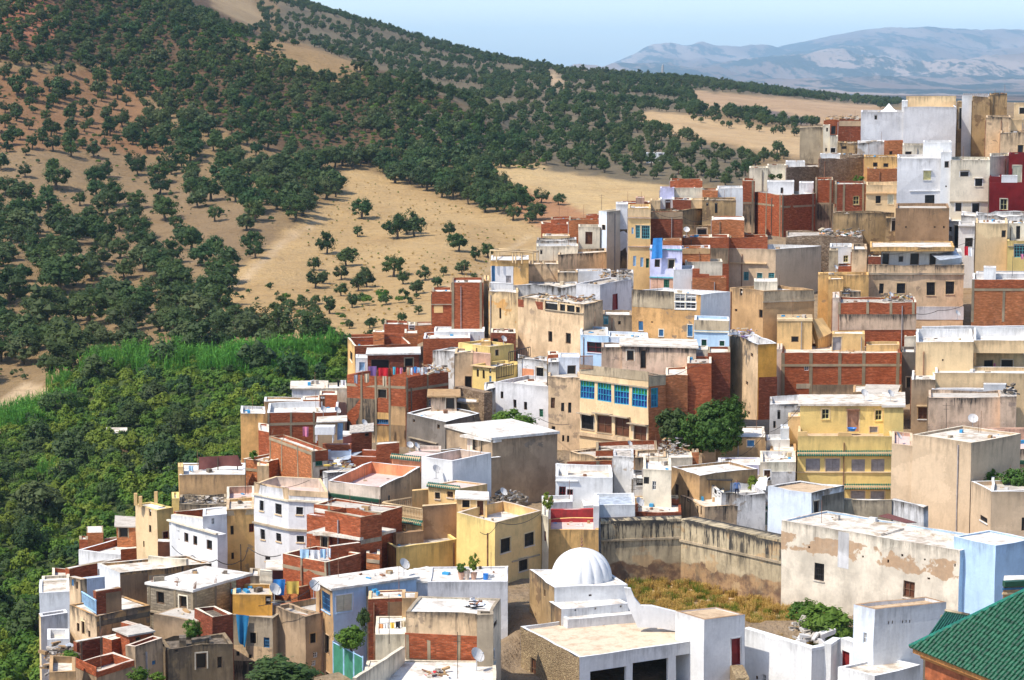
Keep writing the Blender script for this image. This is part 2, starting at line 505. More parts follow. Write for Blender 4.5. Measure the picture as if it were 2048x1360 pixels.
TZ = TZ + _far * (fbm(GX / 60, GY / 60, 5, 3) * 6.0 * np.clip(GY / 900, .35, 1.3) + fbm(GX / 9, GY / 9, 3, 9) * 1.0)
TZ = TZ + CAM_Z
def ground(X, Y):
    """terrain height at plan points (numpy)"""
    X, Y = np.asarray(X, float), np.asarray(Y, float)
    c = np.clip((X / Y - TA[0]) / (TA[1] - TA[0]), 0, NC - 1.001)
    r = np.clip(np.log(Y / TD[0]) / math.log(TD[1] / TD[0]), 0, NR - 1.001)
    i, j = c.astype(int), r.astype(int)
    u, v = c - i, r - j
    return (TZ[i, j] * (1-u) + TZ[i+1, j] * u) * (1-v) + (TZ[i, j+1] * (1-u) + TZ[i+1, j+1] * u) * v
def carve(cx, cy, R, z):
    d = np.hypot(GX - cx, GY - cy)
    m = d < R + 8
    TZ[m] = np.minimum(TZ[m], z + .55 * np.maximum(0, d[m] - R))
def hit(x, y, dmin=300):
    """where the sight line of a photo point meets the hillside"""
    r = ray(x, y)
    ds = TD[TD > dmin]
    zt = ground(r.x / r.y * ds, ds)
    zr = CAM_Z + r.z / r.y * ds
    k = np.nonzero(zr <= zt)[0]
    if len(k) == 0: return None
    k = k[0]
    if k == 0: d = ds[0]
    else:
        a, b = zr[k-1] - zt[k-1], zt[k] - zr[k]
        d = ds[k-1] + (ds[k] - ds[k-1]) * a / max(a + b, 1e-6)
    X = r.x / r.y * d
    return Vector((X, d, float(ground(X, d))))

def inpoly(px, py, poly):
    c = np.zeros(px.shape, bool)
    n = len(poly)
    for i in range(n):
        x0, y0 = poly[i]; x1, y1 = poly[(i + 1) % n]
        if y0 == y1: continue
        m = ((py < y0) != (py < y1)) & (px < (x1 - x0) * (py - y0) / (y1 - y0) + x0)
        c ^= m
    return c
def soft(px, py, poly, w=6.0):
    s = 0
    for dx, dy in ((0, 0), (w, 0), (-w, 0), (0, w * .5), (0, -w * .5)):
        s = s + inpoly(px + dx, py + dy, poly)
    return s / 5.0

# the land as surveyed: each patch of ground cover with its outline (photo points that are laid on the hillside)
FIELDS = [
 ((.245, .165, .082), [(-600, -500), (2700, -500), (2700, 900), (-600, 900)]),                                                      # bare tan soil
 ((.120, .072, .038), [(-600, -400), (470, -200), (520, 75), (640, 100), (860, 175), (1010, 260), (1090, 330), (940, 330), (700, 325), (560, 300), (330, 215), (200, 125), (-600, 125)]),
 ((.310, .130, .070), [(-600, -60), (95, -10), (125, 70), (60, 90), (-600, 60)]),
 ((.300, .140, .080), [(250, 130), (275, 135), (330, 185), (420, 240), (395, 240), (300, 180)]),
 ((.240, .130, .062), [(-500, 140), (230, 140), (340, 260), (330, 310), (-500, 320)]),
 ((.235, .160, .085), [(-500, 300), (230, 300), (560, 410), (540, 500), (330, 560), (-500, 470)]),
 ((.400, .270, .125), [(690, 333), (760, 350), (900, 398), (1080, 450), (1130, 540), (960, 640), (840, 650), (640, 690), (390, 640), (400, 590), (480, 540), (560, 470), (620, 430), (690, 380)]),
 ((.370, .190, .090), [(1000, 372), (1060, 372), (1180, 425), (1110, 470), (1000, 415)]),
 ((.470, .330, .160), [(930, 332), (1000, 320), (1200, 345), (1345, 375), (1360, 460), (1180, 430), (1110, 395), (1010, 370)]),
 ((.290, .190, .090), [(540, 78), (640, 100), (730, 130), (720, 185), (640, 170), (540, 130), (470, 95)]),
 ((.340, .240, .130), [(395, -60), (470, -60), (530, 45), (500, 52), (430, 20)]),
 ((.190, .150, .110), [(760, 190), (900, 230), (1010, 270), (1050, 320), (940, 300), (800, 250)]),
 ((.150, .120, .075), [(560, 0), (1200, 130), (1800, 190), (1800, 215), (1380, 190), (1390, 230), (1290, 225), (1290, 250), (1350, 280), (1500, 300), (1500, 370), (1330, 370), (1100, 340), (1010, 260), (860, 175), (640, 100), (560, 60)]),
 ((.450, .310, .165), [(1285, 222), (1300, 220), (1470, 245), (1700, 275), (1700, 330), (1480, 292), (1340, 270), (1280, 245)]),
 ((.400, .270, .160), [(1378, 180), (1500, 190), (1760, 212), (1760, 252), (1600, 246), (1500, 226), (1395, 215)]),
 ((.150, .115, .100), [(1462, 212), (1502, 211), (1625, 240), (1620, 251), (1560, 244)]),
 ((.430, .310, .190), [(1094, 140), (1110, 142), (1137, 178), (1098, 176)]),
 ((.400, .280, .180), [(1183, 182), (1240, 196), (1238, 202), (1185, 190)]),
 ((.470, .340, .190), [(880, 575), (960, 545), (1010, 500), (1060, 470), (1066, 474), (1016, 508), (965, 553), (882, 582)]),
 ((.460, .330, .190), [(400, 590), (480, 560), (560, 480), (650, 430), (655, 436), (570, 488), (488, 568), (404, 600)]),
 ((.480, .350, .210), [(-400, 830), (0, 800), (50, 765), (112, 778), (85, 815), (0, 868), (-400, 920)]),
 ((.060, .085, .025), [(-600, 900), (0, 872), (95, 815), (130, 770), (190, 722), (420, 730), (720, 690), (860, 760), (580, 900), (380, 1080), (180, 1250), (160, 1400), (-600, 1400)]),
]
def build_ground():
    px, py = pix(GX, GY, TZ)
    col = np.zeros((NC, NR, 3))
    col[:] = (.27, .20, .13)
    jx = px + fbm(GX / 7, GY / 7, 3, 21) * 26
    jy = py + fbm(GX / 7, GY / 7, 3, 33) * 14
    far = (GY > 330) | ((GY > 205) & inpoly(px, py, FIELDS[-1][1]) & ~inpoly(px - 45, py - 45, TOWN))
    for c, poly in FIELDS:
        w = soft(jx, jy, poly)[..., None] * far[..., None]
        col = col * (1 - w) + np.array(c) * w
    idx = np.arange(NC * NR).reshape(NC, NR)
    faces = np.stack([idx[:-1, :-1], idx[1:, :-1], idx[1:, 1:], idx[:-1, 1:]], -1).reshape(-1, 4)
    me = bpy.data.meshes.new('ground')
    me.vertices.add(NC * NR)
    me.vertices.foreach_set('co', np.stack([GX, GY, TZ], -1).astype(np.float32).ravel())
    me.loops.add(faces.size); me.loops.foreach_set('vertex_index', faces.astype(np.int32).ravel())
    me.polygons.add(len(faces))
    me.polygons.foreach_set('loop_start', np.arange(0, faces.size, 4, dtype=np.int32))
    me.polygons.foreach_set('use_smooth', np.ones(len(faces), bool))
    at_ = me.attributes.new('soil', 'FLOAT_COLOR', 'POINT')
    at_.data.foreach_set('color', np.concatenate([col.reshape(-1, 3), np.ones((NC * NR, 1))], 1).astype(np.float32).ravel())
    me.update(calc_edges=True); me.validate()
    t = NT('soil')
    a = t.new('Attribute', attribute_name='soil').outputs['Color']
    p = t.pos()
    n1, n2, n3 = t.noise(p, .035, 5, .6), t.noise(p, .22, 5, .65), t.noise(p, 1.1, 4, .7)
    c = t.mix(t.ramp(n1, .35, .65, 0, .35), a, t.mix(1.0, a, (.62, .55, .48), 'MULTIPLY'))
    c = t.mix(t.ramp(n2, .40, .70, 0, .5), c, t.mix(1.0, c, (1.25, 1.18, 1.02), 'MULTIPLY'))
    c = t.mix(t.ramp(n2, .56, .72, 0, .35), c, (.10, .085, .035))
    n4 = t.noise(t.vmul(p, (.12, .8, 1.2)), .9, 5, .7)
    c = t.mix(t.ramp(n4, .52, .66, 0, .5), c, t.mix(1.0, c, (.66, .60, .52), 'MULTIPLY'))
    c = t.mix(t.ramp(n3, .52, .74, 0, .55), c, t.mix(1.0, c, (.45, .42, .36), 'MULTIPLY'))
    t.color(c)
    t.bump(t.math('ADD', n3, t.math('MULTIPLY', n2, 2.5)), .8, .5)
    me.materials.append(t.mat)
    prop(link('ground', me), kind='structure')

def build_mountains():
    keys = [-700, 900, 1150, 1205, 1250, 1300, 1335, 1375, 1400, 1430, 1500, 1560, 1650, 1720, 1800, 1850, 1900, 1960, 2048, 2300, 2900]
    sky_ = [150, 165, 158, 142, 127, 105, 97, 103, 96, 108, 101, 88, 70, 58, 53, 52, 57, 62, 64, 60, 80]
    nx, nd = 340, 170
    X = np.linspace(-700, 2900, nx); D = np.geomspace(2500, 25000, nd)
    A = (X - CX) / F_PX
    gx, gy = A[:, None] * D[None, :], np.repeat(D[None, :], nx, 0)
    top = np.interp(X, keys, sky_)
    z = np.zeros((nx, nd))
    for i in range(nx):
        pts = [(2500, zrel(206, 2500)), (3000, zrel(203, 3000)), (4200, zrel(190, 4200)), (7000, zrel(186, 7000)), (12000, zrel(172, 12000)),
               (16000, zrel(.62 * 168 + .38 * top[i], 16000)), (20500, zrel(top[i] + 4, 20500)), (22000, zrel(top[i], 22000)), (25000, zrel(top[i] + 25, 25000))]
        z[i] = np.interp(np.log(D), np.log([p[0] for p in pts]), [p[1] for p in pts])
    n = fbm(gx / 900, gy / 2600, 7, 41)
    ridge = np.abs(fbm(gx / 1100 + 3 + gy / 7000, gy / 5200, 7, 77)) * 2
    amp = np.interp(gy, [2500, 4200, 9000, 14000, 20500, 22000, 25000], [2, 8, 110, 420, 330, 75, 20])
    z = z + n * amp * .9 - ridge * amp * .7 + amp * .2 + CAM_Z
    idx = np.arange(nx * nd).reshape(nx, nd)
    faces = np.stack([idx[:-1, :-1], idx[1:, :-1], idx[1:, 1:], idx[:-1, 1:]], -1).reshape(-1, 4)
    me = bpy.data.meshes.new('mountains')
    me.from_pydata(np.stack([gx, gy, z], -1).reshape(-1, 3).tolist(), [], faces.tolist())
    me.polygons.foreach_set('use_smooth', [True] * len(faces))
    t = NT('mountain_land')
    p = t.pos()
    n1, n2, n3 = t.noise(t.vmul(p, (1, .10, 1)), .0030, 8, .66), t.noise(t.vmul(p, (1, .12, 1)), .014, 5, .65), t.noise(t.vmul(p, (1, .12, 1)), .0009, 3, .5)
    c = t.mix(t.ramp(n3, .4, .6), (.13, .09, .075), (.27, .20, .16))
    c = t.mix(t.ramp(t.math('ADD', n1, t.math('MULTIPLY', t.math('SUBTRACT', n2, .5), .5)), .45, .52, .95, 0), c, (.012, .026, .028))  # dark forest patches, also painting in fold shade the high sun leaves weak
    c = t.mix(t.ramp(n2, .60, .66, 0, .5), c, (.05, .07, .05))
    t.color(c)
    me.materials.append(t.mat)
    prop(link('mountains', me), kind='structure')

# ------------------------------------------------------------------ trees and scrub
def blob_leaves(rng, centres, radii, per, size, flat=1.0, heart=None):
    """leaf quads scattered through clumps"""
    k = len(centres)
    c = np.repeat(centres, per, 0); r = np.repeat(radii, per)
    n = k * per
    d = rng.normal(size=(n, 3)); d /= np.linalg.norm(d, axis=1)[:, None]
    rad = rng.random(n) ** .45
    p = c + d * (r * rad)[:, None] * np.array([1, 1, flat])
    hc = centres.mean(0) if heart is None else np.array(heart)
    o = p - hc; o /= np.linalg.norm(o, axis=1)[:, None] + 1e-6
    nrm = o * .85 + d * .45 + rng.normal(size=(n, 3)) * .33 + np.array([0, 0, .15])
    nrm /= np.linalg.norm(nrm, axis=1)[:, None]
    t = np.cross(nrm, rng.normal(size=(n, 3))); t /= np.linalg.norm(t, axis=1)[:, None]
    b = np.cross(nrm, t)
    s = size * (.6 + .8 * rng.random(n))[:, None]
    v = np.stack([p - t * s, p - b * s * .55, p + t * s, p + b * s * .55], 1).reshape(-1, 3)
    f = np.arange(4 * n).reshape(-1, 4)
    return v, f
def crown_mesh(name, seed, mat, clumps=34, per=26, size=.045, w=.46, h=.40, zc=.60, low=-.8, sphere=False):
    rng = np.random.default_rng(seed)
    cs = []
    lob = rng.normal(size=(5, 3)); lob /= np.linalg.norm(lob, axis=1)[:, None]
    while len(cs) < clumps:
        d = rng.normal(size=3); d /= np.linalg.norm(d)
        if d[2] < low: continue
        k = .72 + .34 * max(0, (lob @ d).max()) + rng.normal() * .06
        k *= rng.random() ** .25
        cs.append(d * k * np.array([w, w, h]) * .84 + np.array([0, 0, zc]))
    cs = np.array(cs)
    rad = (.10 + .08 * rng.random(clumps)) * (w / .46)
    v, f = blob_leaves(rng, cs, rad, per, size, .85, (0, 0, zc - h * .45))
    core_v, core_f = [], []
    for c, r in zip(cs[::2], rad[::2]):                # dense wood and shaded leaf mass inside the clumps
        o = len(core_v); r = r * .72
        core_v += [c + np.array(k) * r for k in ((1, 0, 0), (0, 1, 0), (-1, 0, 0), (0, -1, 0), (0, 0, 1), (0, 0, -1))]
        core_f += [(o + a, o + b, o + 4) for a, b in ((0, 1), (1, 2), (2, 3), (3, 0))] + [(o + b, o + a, o + 5) for a, b in ((0, 1), (1, 2), (2, 3), (3, 0))]
    V = np.concatenate([v, np.array(core_v)])
    faces = [tuple(x) for x in f.tolist()] + [tuple(i + len(v) for i in t) for t in core_f]
    return mesh_data(name, V.tolist(), faces, [MATS[mat]])
def trunk_mesh(name, seed, top=.62, r=.045):
    rnd = random.Random(seed)
    m = MB()
    bend = Vector((rnd.uniform(-.05, .05), rnd.uniform(-.05, .05), top * .5))
    m.tube((0, 0, -.06), bend, r * 1.25, r * .8, 6)
    for k in range(4):
        a = rnd.random() * math.tau
        m.tube(bend, bend + Vector((math.cos(a) * .2, math.sin(a) * .2, top * .45 + rnd.random() * .1)), r * .6, r * .25, 5)
    return mesh_data(name, m.v, m.f, [MATS['bark']], None, m.uv)
OLIVE = [(crown_mesh('olive_crown', s, ('olive_leaf', 'olive_dark', 'olive_leaf', 'olive_silver', 'olive_leaf', 'olive_dark', 'dark_leaf')[s], clumps=40 + 5 * (s % 4), per=32, size=.034, w=.46 + .06 * (s % 3), h=.42 + .05 * (s % 2), zc=.52 + .03 * (s % 3)), trunk_mesh('olive_trunk', s)) for s in range(7)]
DARK = [(crown_mesh('broad_crown', 20 + s, 'dark_leaf', w=.42, h=.44, zc=.54, low=-1), trunk_mesh('broad_trunk', 20 + s)) for s in range(3)]
def joined(name, crown, trunk):
    m = crown.copy(); m.name = name
    if trunk:
        v = [tuple(x.co) for x in crown.vertices] + [tuple(x.co) for x in trunk.vertices]
        o = len(crown.vertices)
        f = [tuple(p.vertices) for p in crown.polygons] + [tuple(i + o for i in p.vertices) for p in trunk.polygons]
        m = mesh_data(name, v, f, [crown.materials[0], trunk.materials[0]], [0] * len(crown.polygons) + [1] * len(trunk.polygons))
    return bpy.data.objects.new(name, m)
SRC = {}
def source(kind, objs):
    c = bpy.data.collections.new('kind_' + kind)
    for o in objs: c.objects.link(o)
    SRC[kind] = c
source('olive', [joined('olive', a, b) for a, b in OLIVE])
def bush(name, seed, mat, **k): return joined(name, crown_mesh(name, seed, mat, **{**dict(clumps=20, per=22, size=.07, w=.55, h=.45, zc=.40, low=-.3), **k}), None)
source('scrub', [bush('bush', 50, 'green_leaf'), bush('bush', 51, 'dark_leaf'), bush('bush', 52, 'lime_leaf'), bush('bush', 53, 'green_leaf'), bush('bush', 54, 'olive_leaf'), bush('bush', 55, 'lime_leaf'), bush('bush', 56, 'green_leaf')])
source('darkscrub', [bush('shrub', 60, 'dark_leaf'), bush('shrub', 61, 'olive_leaf'), bush('shrub', 62, 'olive_leaf'), bush('shrub', 63, 'green_leaf')])
source('drygrass', [bush('tuft', 64, 'dry_leaf', size=.10), bush('tuft', 65, 'dry_leaf', size=.10), bush('tuft', 66, 'lime_leaf', size=.10)])
def reed_clump(seed, mat='reed_leaf', name='reed', n=46):
    rnd = random.Random(seed); m = MB()
    for k in range(n):
        a, r = rnd.random() * math.tau, rnd.random() ** .5 * .5
        b = Vector((math.cos(a) * r, math.sin(a) * r, 0))
        h = rnd.uniform(.65, 1.0); lean = Vector((rnd.uniform(-.12, .12), rnd.uniform(-.12, .12), 0))
        w = Vector((math.cos(a * 3), math.sin(a * 3), 0)) * .018
        mid, tip = b + lean * .5 + Vector((0, 0, h * .6)), b + lean * 1.6 + Vector((0, 0, h))
        m.quad([b - w, b + w, mid + w, mid - w]); m.quad([mid - w, mid + w, tip + w * .2, tip - w * .2])
        for j in range(3):
            z = rnd.uniform(.35, .95); c = rnd.random() * math.tau
            p = b + lean * z + Vector((0, 0, h * z)); e = Vector((math.cos(c) * .16, math.sin(c) * .16, rnd.uniform(-.02, .10)))
            s = e.cross(Vector((0, 0, 1))).normalized() * .022
            m.quad([p - s, p + s, p + e + s * .2, p + e - s * .2])
    return bpy.data.objects.new(name, mesh_data(name, m.v, m.f, [MATS[mat]]))
source('reed', [reed_clump(s) for s in range(3)])
source('straw', [reed_clump(9 + k, m_, 'straw', 60) for k, m_ in enumerate(('dry_leaf', 'dry_leaf', 'dry_leaf', 'lime_leaf'))])

def scatter(name, pts, sizes, kind, label, cat, seed=0, tilt=0.0):
    """one mass of growth nobody could count: points on the ground carrying instances"""
    rng = np.random.default_rng(seed)
    n = len(pts)
    me = bpy.data.meshes.new(name)
    me.from_pydata([tuple(p) for p in pts], [], [])
    for nm, ty, val in (('sc', 'FLOAT', np.asarray(sizes, np.float32)), ('rz', 'FLOAT', (rng.random(n) * 6.283).astype(np.float32)), ('kd', 'INT', rng.integers(0, len(SRC[kind].objects), n).astype(np.int32))):
        me.attributes.new(nm, ty, 'POINT').data.foreach_set('value', val)
    o = link(name, me)
    prop(o, label, cat, None, 'stuff')
    g = bpy.data.node_groups.new(name, 'GeometryNodeTree')
    g.interface.new_socket('Geometry', in_out='INPUT', socket_type='NodeSocketGeometry')
    g.interface.new_socket('Geometry', in_out='OUTPUT', socket_type='NodeSocketGeometry')
    N, L = g.nodes, g.links
    gi, go = N.new('NodeGroupInput'), N.new('NodeGroupOutput')
    ip, ci, cx = N.new('GeometryNodeInstanceOnPoints'), N.new('GeometryNodeCollectionInfo'), N.new('ShaderNodeCombineXYZ')
    ci.inputs['Collection'].default_value = SRC[kind]
    ci.inputs['Separate Children'].default_value = True
    ci.inputs['Reset Children'].default_value = True
    def attr(nm, ty):
        a = N.new('GeometryNodeInputNamedAttribute'); a.data_type = ty; a.inputs['Name'].default_value = nm
        return next(s for s in a.outputs if s.enabled and s.name == 'Attribute')
    L.new(gi.outputs[0], ip.inputs['Points']); L.new(ci.outputs[0], ip.inputs['Instance'])
    ip.inputs['Pick Instance'].default_value = True
    L.new(attr('kd', 'INT'), ip.inputs['Instance Index'])
    L.new(attr('rz', 'FLOAT'), cx.inputs['Z'])
    L.new(cx.outputs[0], ip.inputs['Rotation'])
    L.new(attr('sc', 'FLOAT'), ip.inputs['Scale'])
    L.new(ip.outputs[0], go.inputs[0])
    md = o.modifiers.new('scatter', 'NODES'); md.node_group = g
    return o

TOWN = [(40, 1500), (70, 1340), (80, 1165), (165, 1085), (270, 1010), (345, 960), (400, 915), (480, 825), (590, 775), (690, 670), (760, 660), (860, 570), (960, 560), (985, 500), (1080, 440),
        (1200, 415), (1320, 375), (1480, 380), (1500, 335), (1600, 300), (1605, 250), (1730, 220), (1820, 195), (2060, 190), (2100, 1500)]
def plant(polys, spacing, lo, hi, seed, dmin=330, dmax=2650, keep=1.0, avoid=(), jitter=10, town=(0, 8), clump=None):
    """spread points evenly over the hillside inside the outlines, where the slope is open to view"""
    rng = np.random.default_rng(seed)
    xs = [p[0] for P in polys for p in P]
    a0, a1 = (min(xs) - 40 - CX) / F_PX, (max(xs) + 40 - CX) / F_PX
    w = (a1 - a0)
    n = int(w * (dmax**2 - dmin**2) / 2 / spacing**2 * 5)
    n = min(n, 400000)
    a = a0 + w * rng.random(n)
    d = np.sqrt(dmin**2 + (dmax**2 - dmin**2) * rng.random(n))
    X = a * d
    zz = ground(X, d)
    px, py = pix(X, d, zz)
    jx, jy = px + fbm(X / 12, d / 12, 2, 5) * jitter * 2, py + fbm(X / 12, d / 12, 2, 8) * jitter
    ok = np.zeros(n, bool)
    for P in polys: ok |= inpoly(jx, jy, P)
    for P in avoid: ok &= ~inpoly(px, py, P)
    ok &= ~inpoly(px - town[0], py - town[1], TOWN) & (py > -60) & (py < 1420) & (rng.random(n) < keep)
    if clump: ok &= fbm(X / clump[0], d / clump[0], 3, seed + 90) * 2 + clump[1] > rng.random(n) * .35
    X, d, zz, px, py = X[ok], d[ok], zz[ok], px[ok], py[ok]
    ds = np.geomspace(dmin * .8, 1.0, 1)
    # sight line test: nothing of the hillside between here and the view point stands more than 3 m above it
    vis = np.ones(len(X), bool)
    for k in np.linspace(.3, .985, 46):
        dk = d * k
        m = dk > max(dmin, 225)
        zr = CAM_Z + (zz + 4 - CAM_Z) * k
        vis &= ~(m & (ground(X * k, np.maximum(dk, 91)) > zr))
    X, d, zz = X[vis], d[vis], zz[vis]
    cell = {}
    out = []
    for x, y, z in zip(X, d, zz):
        c = (int(x // spacing), int(y // spacing))
        if any((x - p[0])**2 + (y - p[1])**2 < spacing**2 for i in (-1, 0, 1) for j in (-1, 0, 1) for p in cell.get((c[0] + i, c[1] + j), ())): continue
        cell.setdefault(c, []).append((x, y))
        out.append((x, y, z))
    out = np.array(out).reshape(-1, 3)
    return out, lo + (hi - lo) * rng.random(len(out)) ** 1.3
def tree(kind, i, p, h, rot, label, group, name='olive_tree', cat='olive tree', wide=1.0):
    cr, tr = kind[i % len(kind)]
    r = empty(name, p, label, cat, group)
    r.rotation_euler = (0, 0, rot)
    r.scale = (h * wide, h * wide, h)
    for nm, me in (('crown', cr), ('trunk', tr)):
        o = bpy.data.objects.new(nm, me); COL.objects.link(o); o.parent = r
    return r

ONES = 'first second third fourth fifth sixth seventh eighth ninth tenth eleventh twelfth thirteenth fourteenth fifteenth sixteenth seventeenth eighteenth nineteenth'.split()
def ordinal(k):
    if k < 19: return ONES[k]
    t, o = divmod(k + 1, 10)
    return {2: 'twent', 3: 'thirt', 4: 'fort', 5: 'fift', 6: 'sixt'}[t] + ('ieth' if o == 0 else 'y-' + ONES[o - 1])
def build_vegetation():
    rnd = random.Random(5)
    # trees of the open golden slope, surveyed one by one: photo foot x, y and height in photo rows
    S, ox, oy = 500 / 1889., 620, 320
    OPEN = [(388, 445, 172), (362, 580, 92), (660, 595, 170), (735, 560, 185), (790, 578, 150), (1055, 578, 118), (1122, 690, 138), (1248, 757, 98), (1345, 738, 125), (128, 708, 155), (275, 802, 142),
            (240, 908, 128), (630, 882, 172), (705, 938, 118), (805, 1012, 120), (868, 908, 102), (1010, 872, 80), (968, 962, 98), (1150, 862, 118), (40, 968, 142), (30, 832, 115), (95, 932, 105), (235, 1028, 115),
            (365, 992, 132), (430, 962, 135), (1385, 187, 88), (1490, 237, 95), (1580, 267, 85), (1745, 322, 110), (1735, 402, 88), (1660, 477, 98), (1535, 457, 125), (1325, 397, 155), (1415, 392, 135), (820, 1168, 80),
            (690, 1228, 90), (455, 1272, 85), (565, 1252, 62), (120, 1272, 90), (300, 1274, 80), (1240, 905, 60), (1880, 340, 90), (420, 900, 110), (40, 1330, 90), (160, 1345, 95)]
    near = []
    for k, (x, y, h) in enumerate(sorted(OPEN)):
        p = hit(ox + x * S, oy + y * S)
        if p is None: continue
        hm = h * S * p.y / F_PX * 1.05
        near.append((p, hm))
        tree(OLIVE, k, p - Vector((0, 0, .1)), hm, rnd.random() * 6.28, ordinal(k) + ' olive tree from the left of those standing apart on the open golden slope', 'lone olive trees of the golden slope', wide=.95 + .25 * rnd.random())
    for x, y, h in ((150, 1162, 150), (320, 1118, 132)):
        p = hit(ox + x * S, oy + y * S)
        tree(DARK, k, p, h * S * p.y / F_PX, rnd.random() * 6, ('left' if x < 200 else 'right') + ' one of two round green trees among shrubs at the foot of the golden slope', 'round green trees at the slope foot', 'round_tree', 'tree', 1.0)
        k += 1
    for x, y, h in ((228, 470, 120), (120, 690, 150), (430, 700, 150), (735, 210, 120), (930, 320, 150), (300, 430, 110)):   # large dark trees high on the left slope (zoomed sheet at the top left)
        p = hit(x * ZS, y * ZS)
        if p: tree(DARK, k, p, h * ZS * p.y / F_PX * 1.15, rnd.random() * 6, ordinal(k - 47) + ' of the large dark broad trees rising above the olives high on the left slope', 'large dark trees of the left slope', 'broad_tree', 'tree', 1.1)
        k += 1
    nearxy = [(p.x, p.y) for p, _ in near]
    fields = [f[1] for f in FIELDS if f[0] in ((.470, .330, .160), (.450, .310, .165), (.400, .270, .160), (.430, .310, .190), (.150, .115, .100), (.400, .280, .180))]
    golden = [(700, 352), (900, 408), (1080, 455), (1130, 540), (960, 640), (840, 650), (700, 640), (640, 620), (640, 540), (580, 500), (640, 430), (690, 385)]
    lone = [(580, 470), (700, 352), (900, 408), (1080, 455), (1180, 430), (1110, 540), (960, 640), (620, 680), (430, 640), (470, 560)]
    # the olive groves, outline by outline
    groves = []
    def grove(tag, polys, sp, lo, hi, seed, **kw):
        p, s = plant(polys, sp, lo, hi, seed, **kw)
        groves.append((tag, p, s))
    grove('left', [[(-80, 445), (130, 468), (330, 540), (470, 560), (430, 640), (620, 690), (690, 690), (420, 725), (180, 725), (110, 765), (40, 765), (-80, 800)]], 6.4, 4.4, 8.0, 1, dmax=700, clump=(22, .44))
    grove('mid', [[(-80, 320), (230, 310), (420, 360), (560, 420), (600, 440), (560, 480), (480, 545), (330, 540), (130, 468), (-80, 450)]], 8.0, 4.0, 7.4, 2, dmax=900, clump=(25, .26))
    grove('belt', [[(690, 320), (930, 322), (1000, 372), (1085, 445), (1040, 440), (860, 392), (760, 352), (700, 335)]], 5.2, 5.0, 7.4, 3, avoid=fields, dmax=1000)
    grove('slope', [[(330, 225), (560, 300), (700, 328), (720, 350), (690, 385), (600, 440), (480, 400), (330, 350), (240, 300)]], 6.0, 4.0, 7.2, 4, dmax=1000, clump=(22, .34))
    grove('young', [[(-80, 140), (230, 140), (330, 250), (330, 310), (-80, 320)]], 5.8, 2.6, 5.6, 6, dmax=1100)
    grove('hill', [[(-80, -80), (430, -80), (490, 80), (620, 112), (860, 185), (1050, 300), (1090, 340), (900, 330), (700, 325), (560, 300), (330, 225), (200, 130), (-80, 130)]], 5.5, 3.0, 6.6, 7, dmax=1200, clump=(26, .36),
          avoid=[[(540, 90), (640, 105), (720, 135), (700, 175), (560, 130)]], keep=.9)
    grove('ridge', [[(440, -80), (560, -40), (1200, 125), (1800, 185), (1800, 240), (1600, 330), (1500, 375), (1330, 372), (1100, 338), (1010, 262), (860, 175), (640, 100), (500, 72)]], 5.9, 2.8, 5.4, 8, clump=(40, .27),
          avoid=fields + [[(395, -60), (470, -60), (535, 50), (500, 56), (430, 20)]], keep=.96, dmin=560)
    p, s = plant([[(1377, 222), (1440, 240), (1500, 253), (1600, 266), (1600, 273), (1500, 264), (1430, 252), (1380, 240)]], 6, 2.2, 3.6, 12, dmin=700, keep=.5)
    groves.append(('ridge', p, s))
    LBL = dict(left='dark olive tree crowded in the grove along the left foot of the slope', mid='olive tree with open tan soil around it on the lower left slope',
               belt='olive tree in the dense belt between the golden slope and the field', slope='olive tree in the close grove halfway up the left slope')
    allp = [(t, Vector(a), float(b)) for t, P, S_ in groves for a, b in zip(P, S_)]
    allp = [(t, a, b) for t, a, b in allp if all((a.x - x)**2 + (a.y - y)**2 > 20 for x, y in nearxy)]
    big = sorted([x for x in allp if x[0] in LBL], key=lambda e: -e[2] / e[1].y)
    single, rest = big[:250], big[250:]
    for k, (t, a, b) in enumerate(single):
        tree(OLIVE, k, a - Vector((0, 0, .15)), b, rnd.random() * 6.28, LBL[t], 'olive trees: ' + t, wide=1.05 + .3 * rnd.random())
    rest += [x for x in allp if x[0] not in LBL]
    for nm, tags, lab in (('grove_mass', ('left', 'mid', 'belt', 'slope'), 'close mass of further olive trees filling the left slope groves'),
                          ('young_grove', ('young',), 'young small olive trees in rows on tan soil high on the left'),
                          ('hill_wood', ('hill',), 'dark dense wood of small trees covering the upper left hillside'),
                          ('ridge_wood', ('ridge',), 'hazy blue green olive woods on the far ridge')):
        e = [x for x in rest if x[0] in tags]
        scatter(nm, [x[1] for x in e], [x[2] for x in e], 'olive', lab, 'trees', len(e))
    # undergrowth
    p, s = plant([[(-80, -80), (430, -80), (490, 80), (620, 112), (860, 185), (1050, 300), (1090, 340), (700, 325), (330, 225), (200, 130), (-80, 130)]], 2.6, 1.0, 2.8, 21, keep=.85, dmax=1200,
                 avoid=[[(560, 95), (640, 110), (690, 135), (660, 160), (570, 120)]])
    scatter('hillside_scrub', p, s, 'darkscrub', 'low dark scrub between the trees of the upper left hillside', 'scrub', 3)
    p, s = plant([[(-80, 445), (690, 600), (690, 690), (180, 725), (-80, 800)], [(-80, 140), (330, 250), (560, 420), (480, 545), (-80, 450)]], 3.4, .4, 1.7, 22, keep=.6, dmax=1000, clump=(14, .2))
    scatter('grove_scrub', p, s, 'darkscrub', 'small green shrubs dotted under the olive groves', 'scrub', 4)
    p, s = plant([golden, [(400, 590), (690, 620), (840, 650), (700, 690), (430, 640)]], 2.6, .2, .65, 23, keep=.6, dmax=800, clump=(12, .2))
    scatter('dry_tufts', p, s, 'drygrass', 'dry straw coloured grass tufts on the golden slope', 'grass', 5)
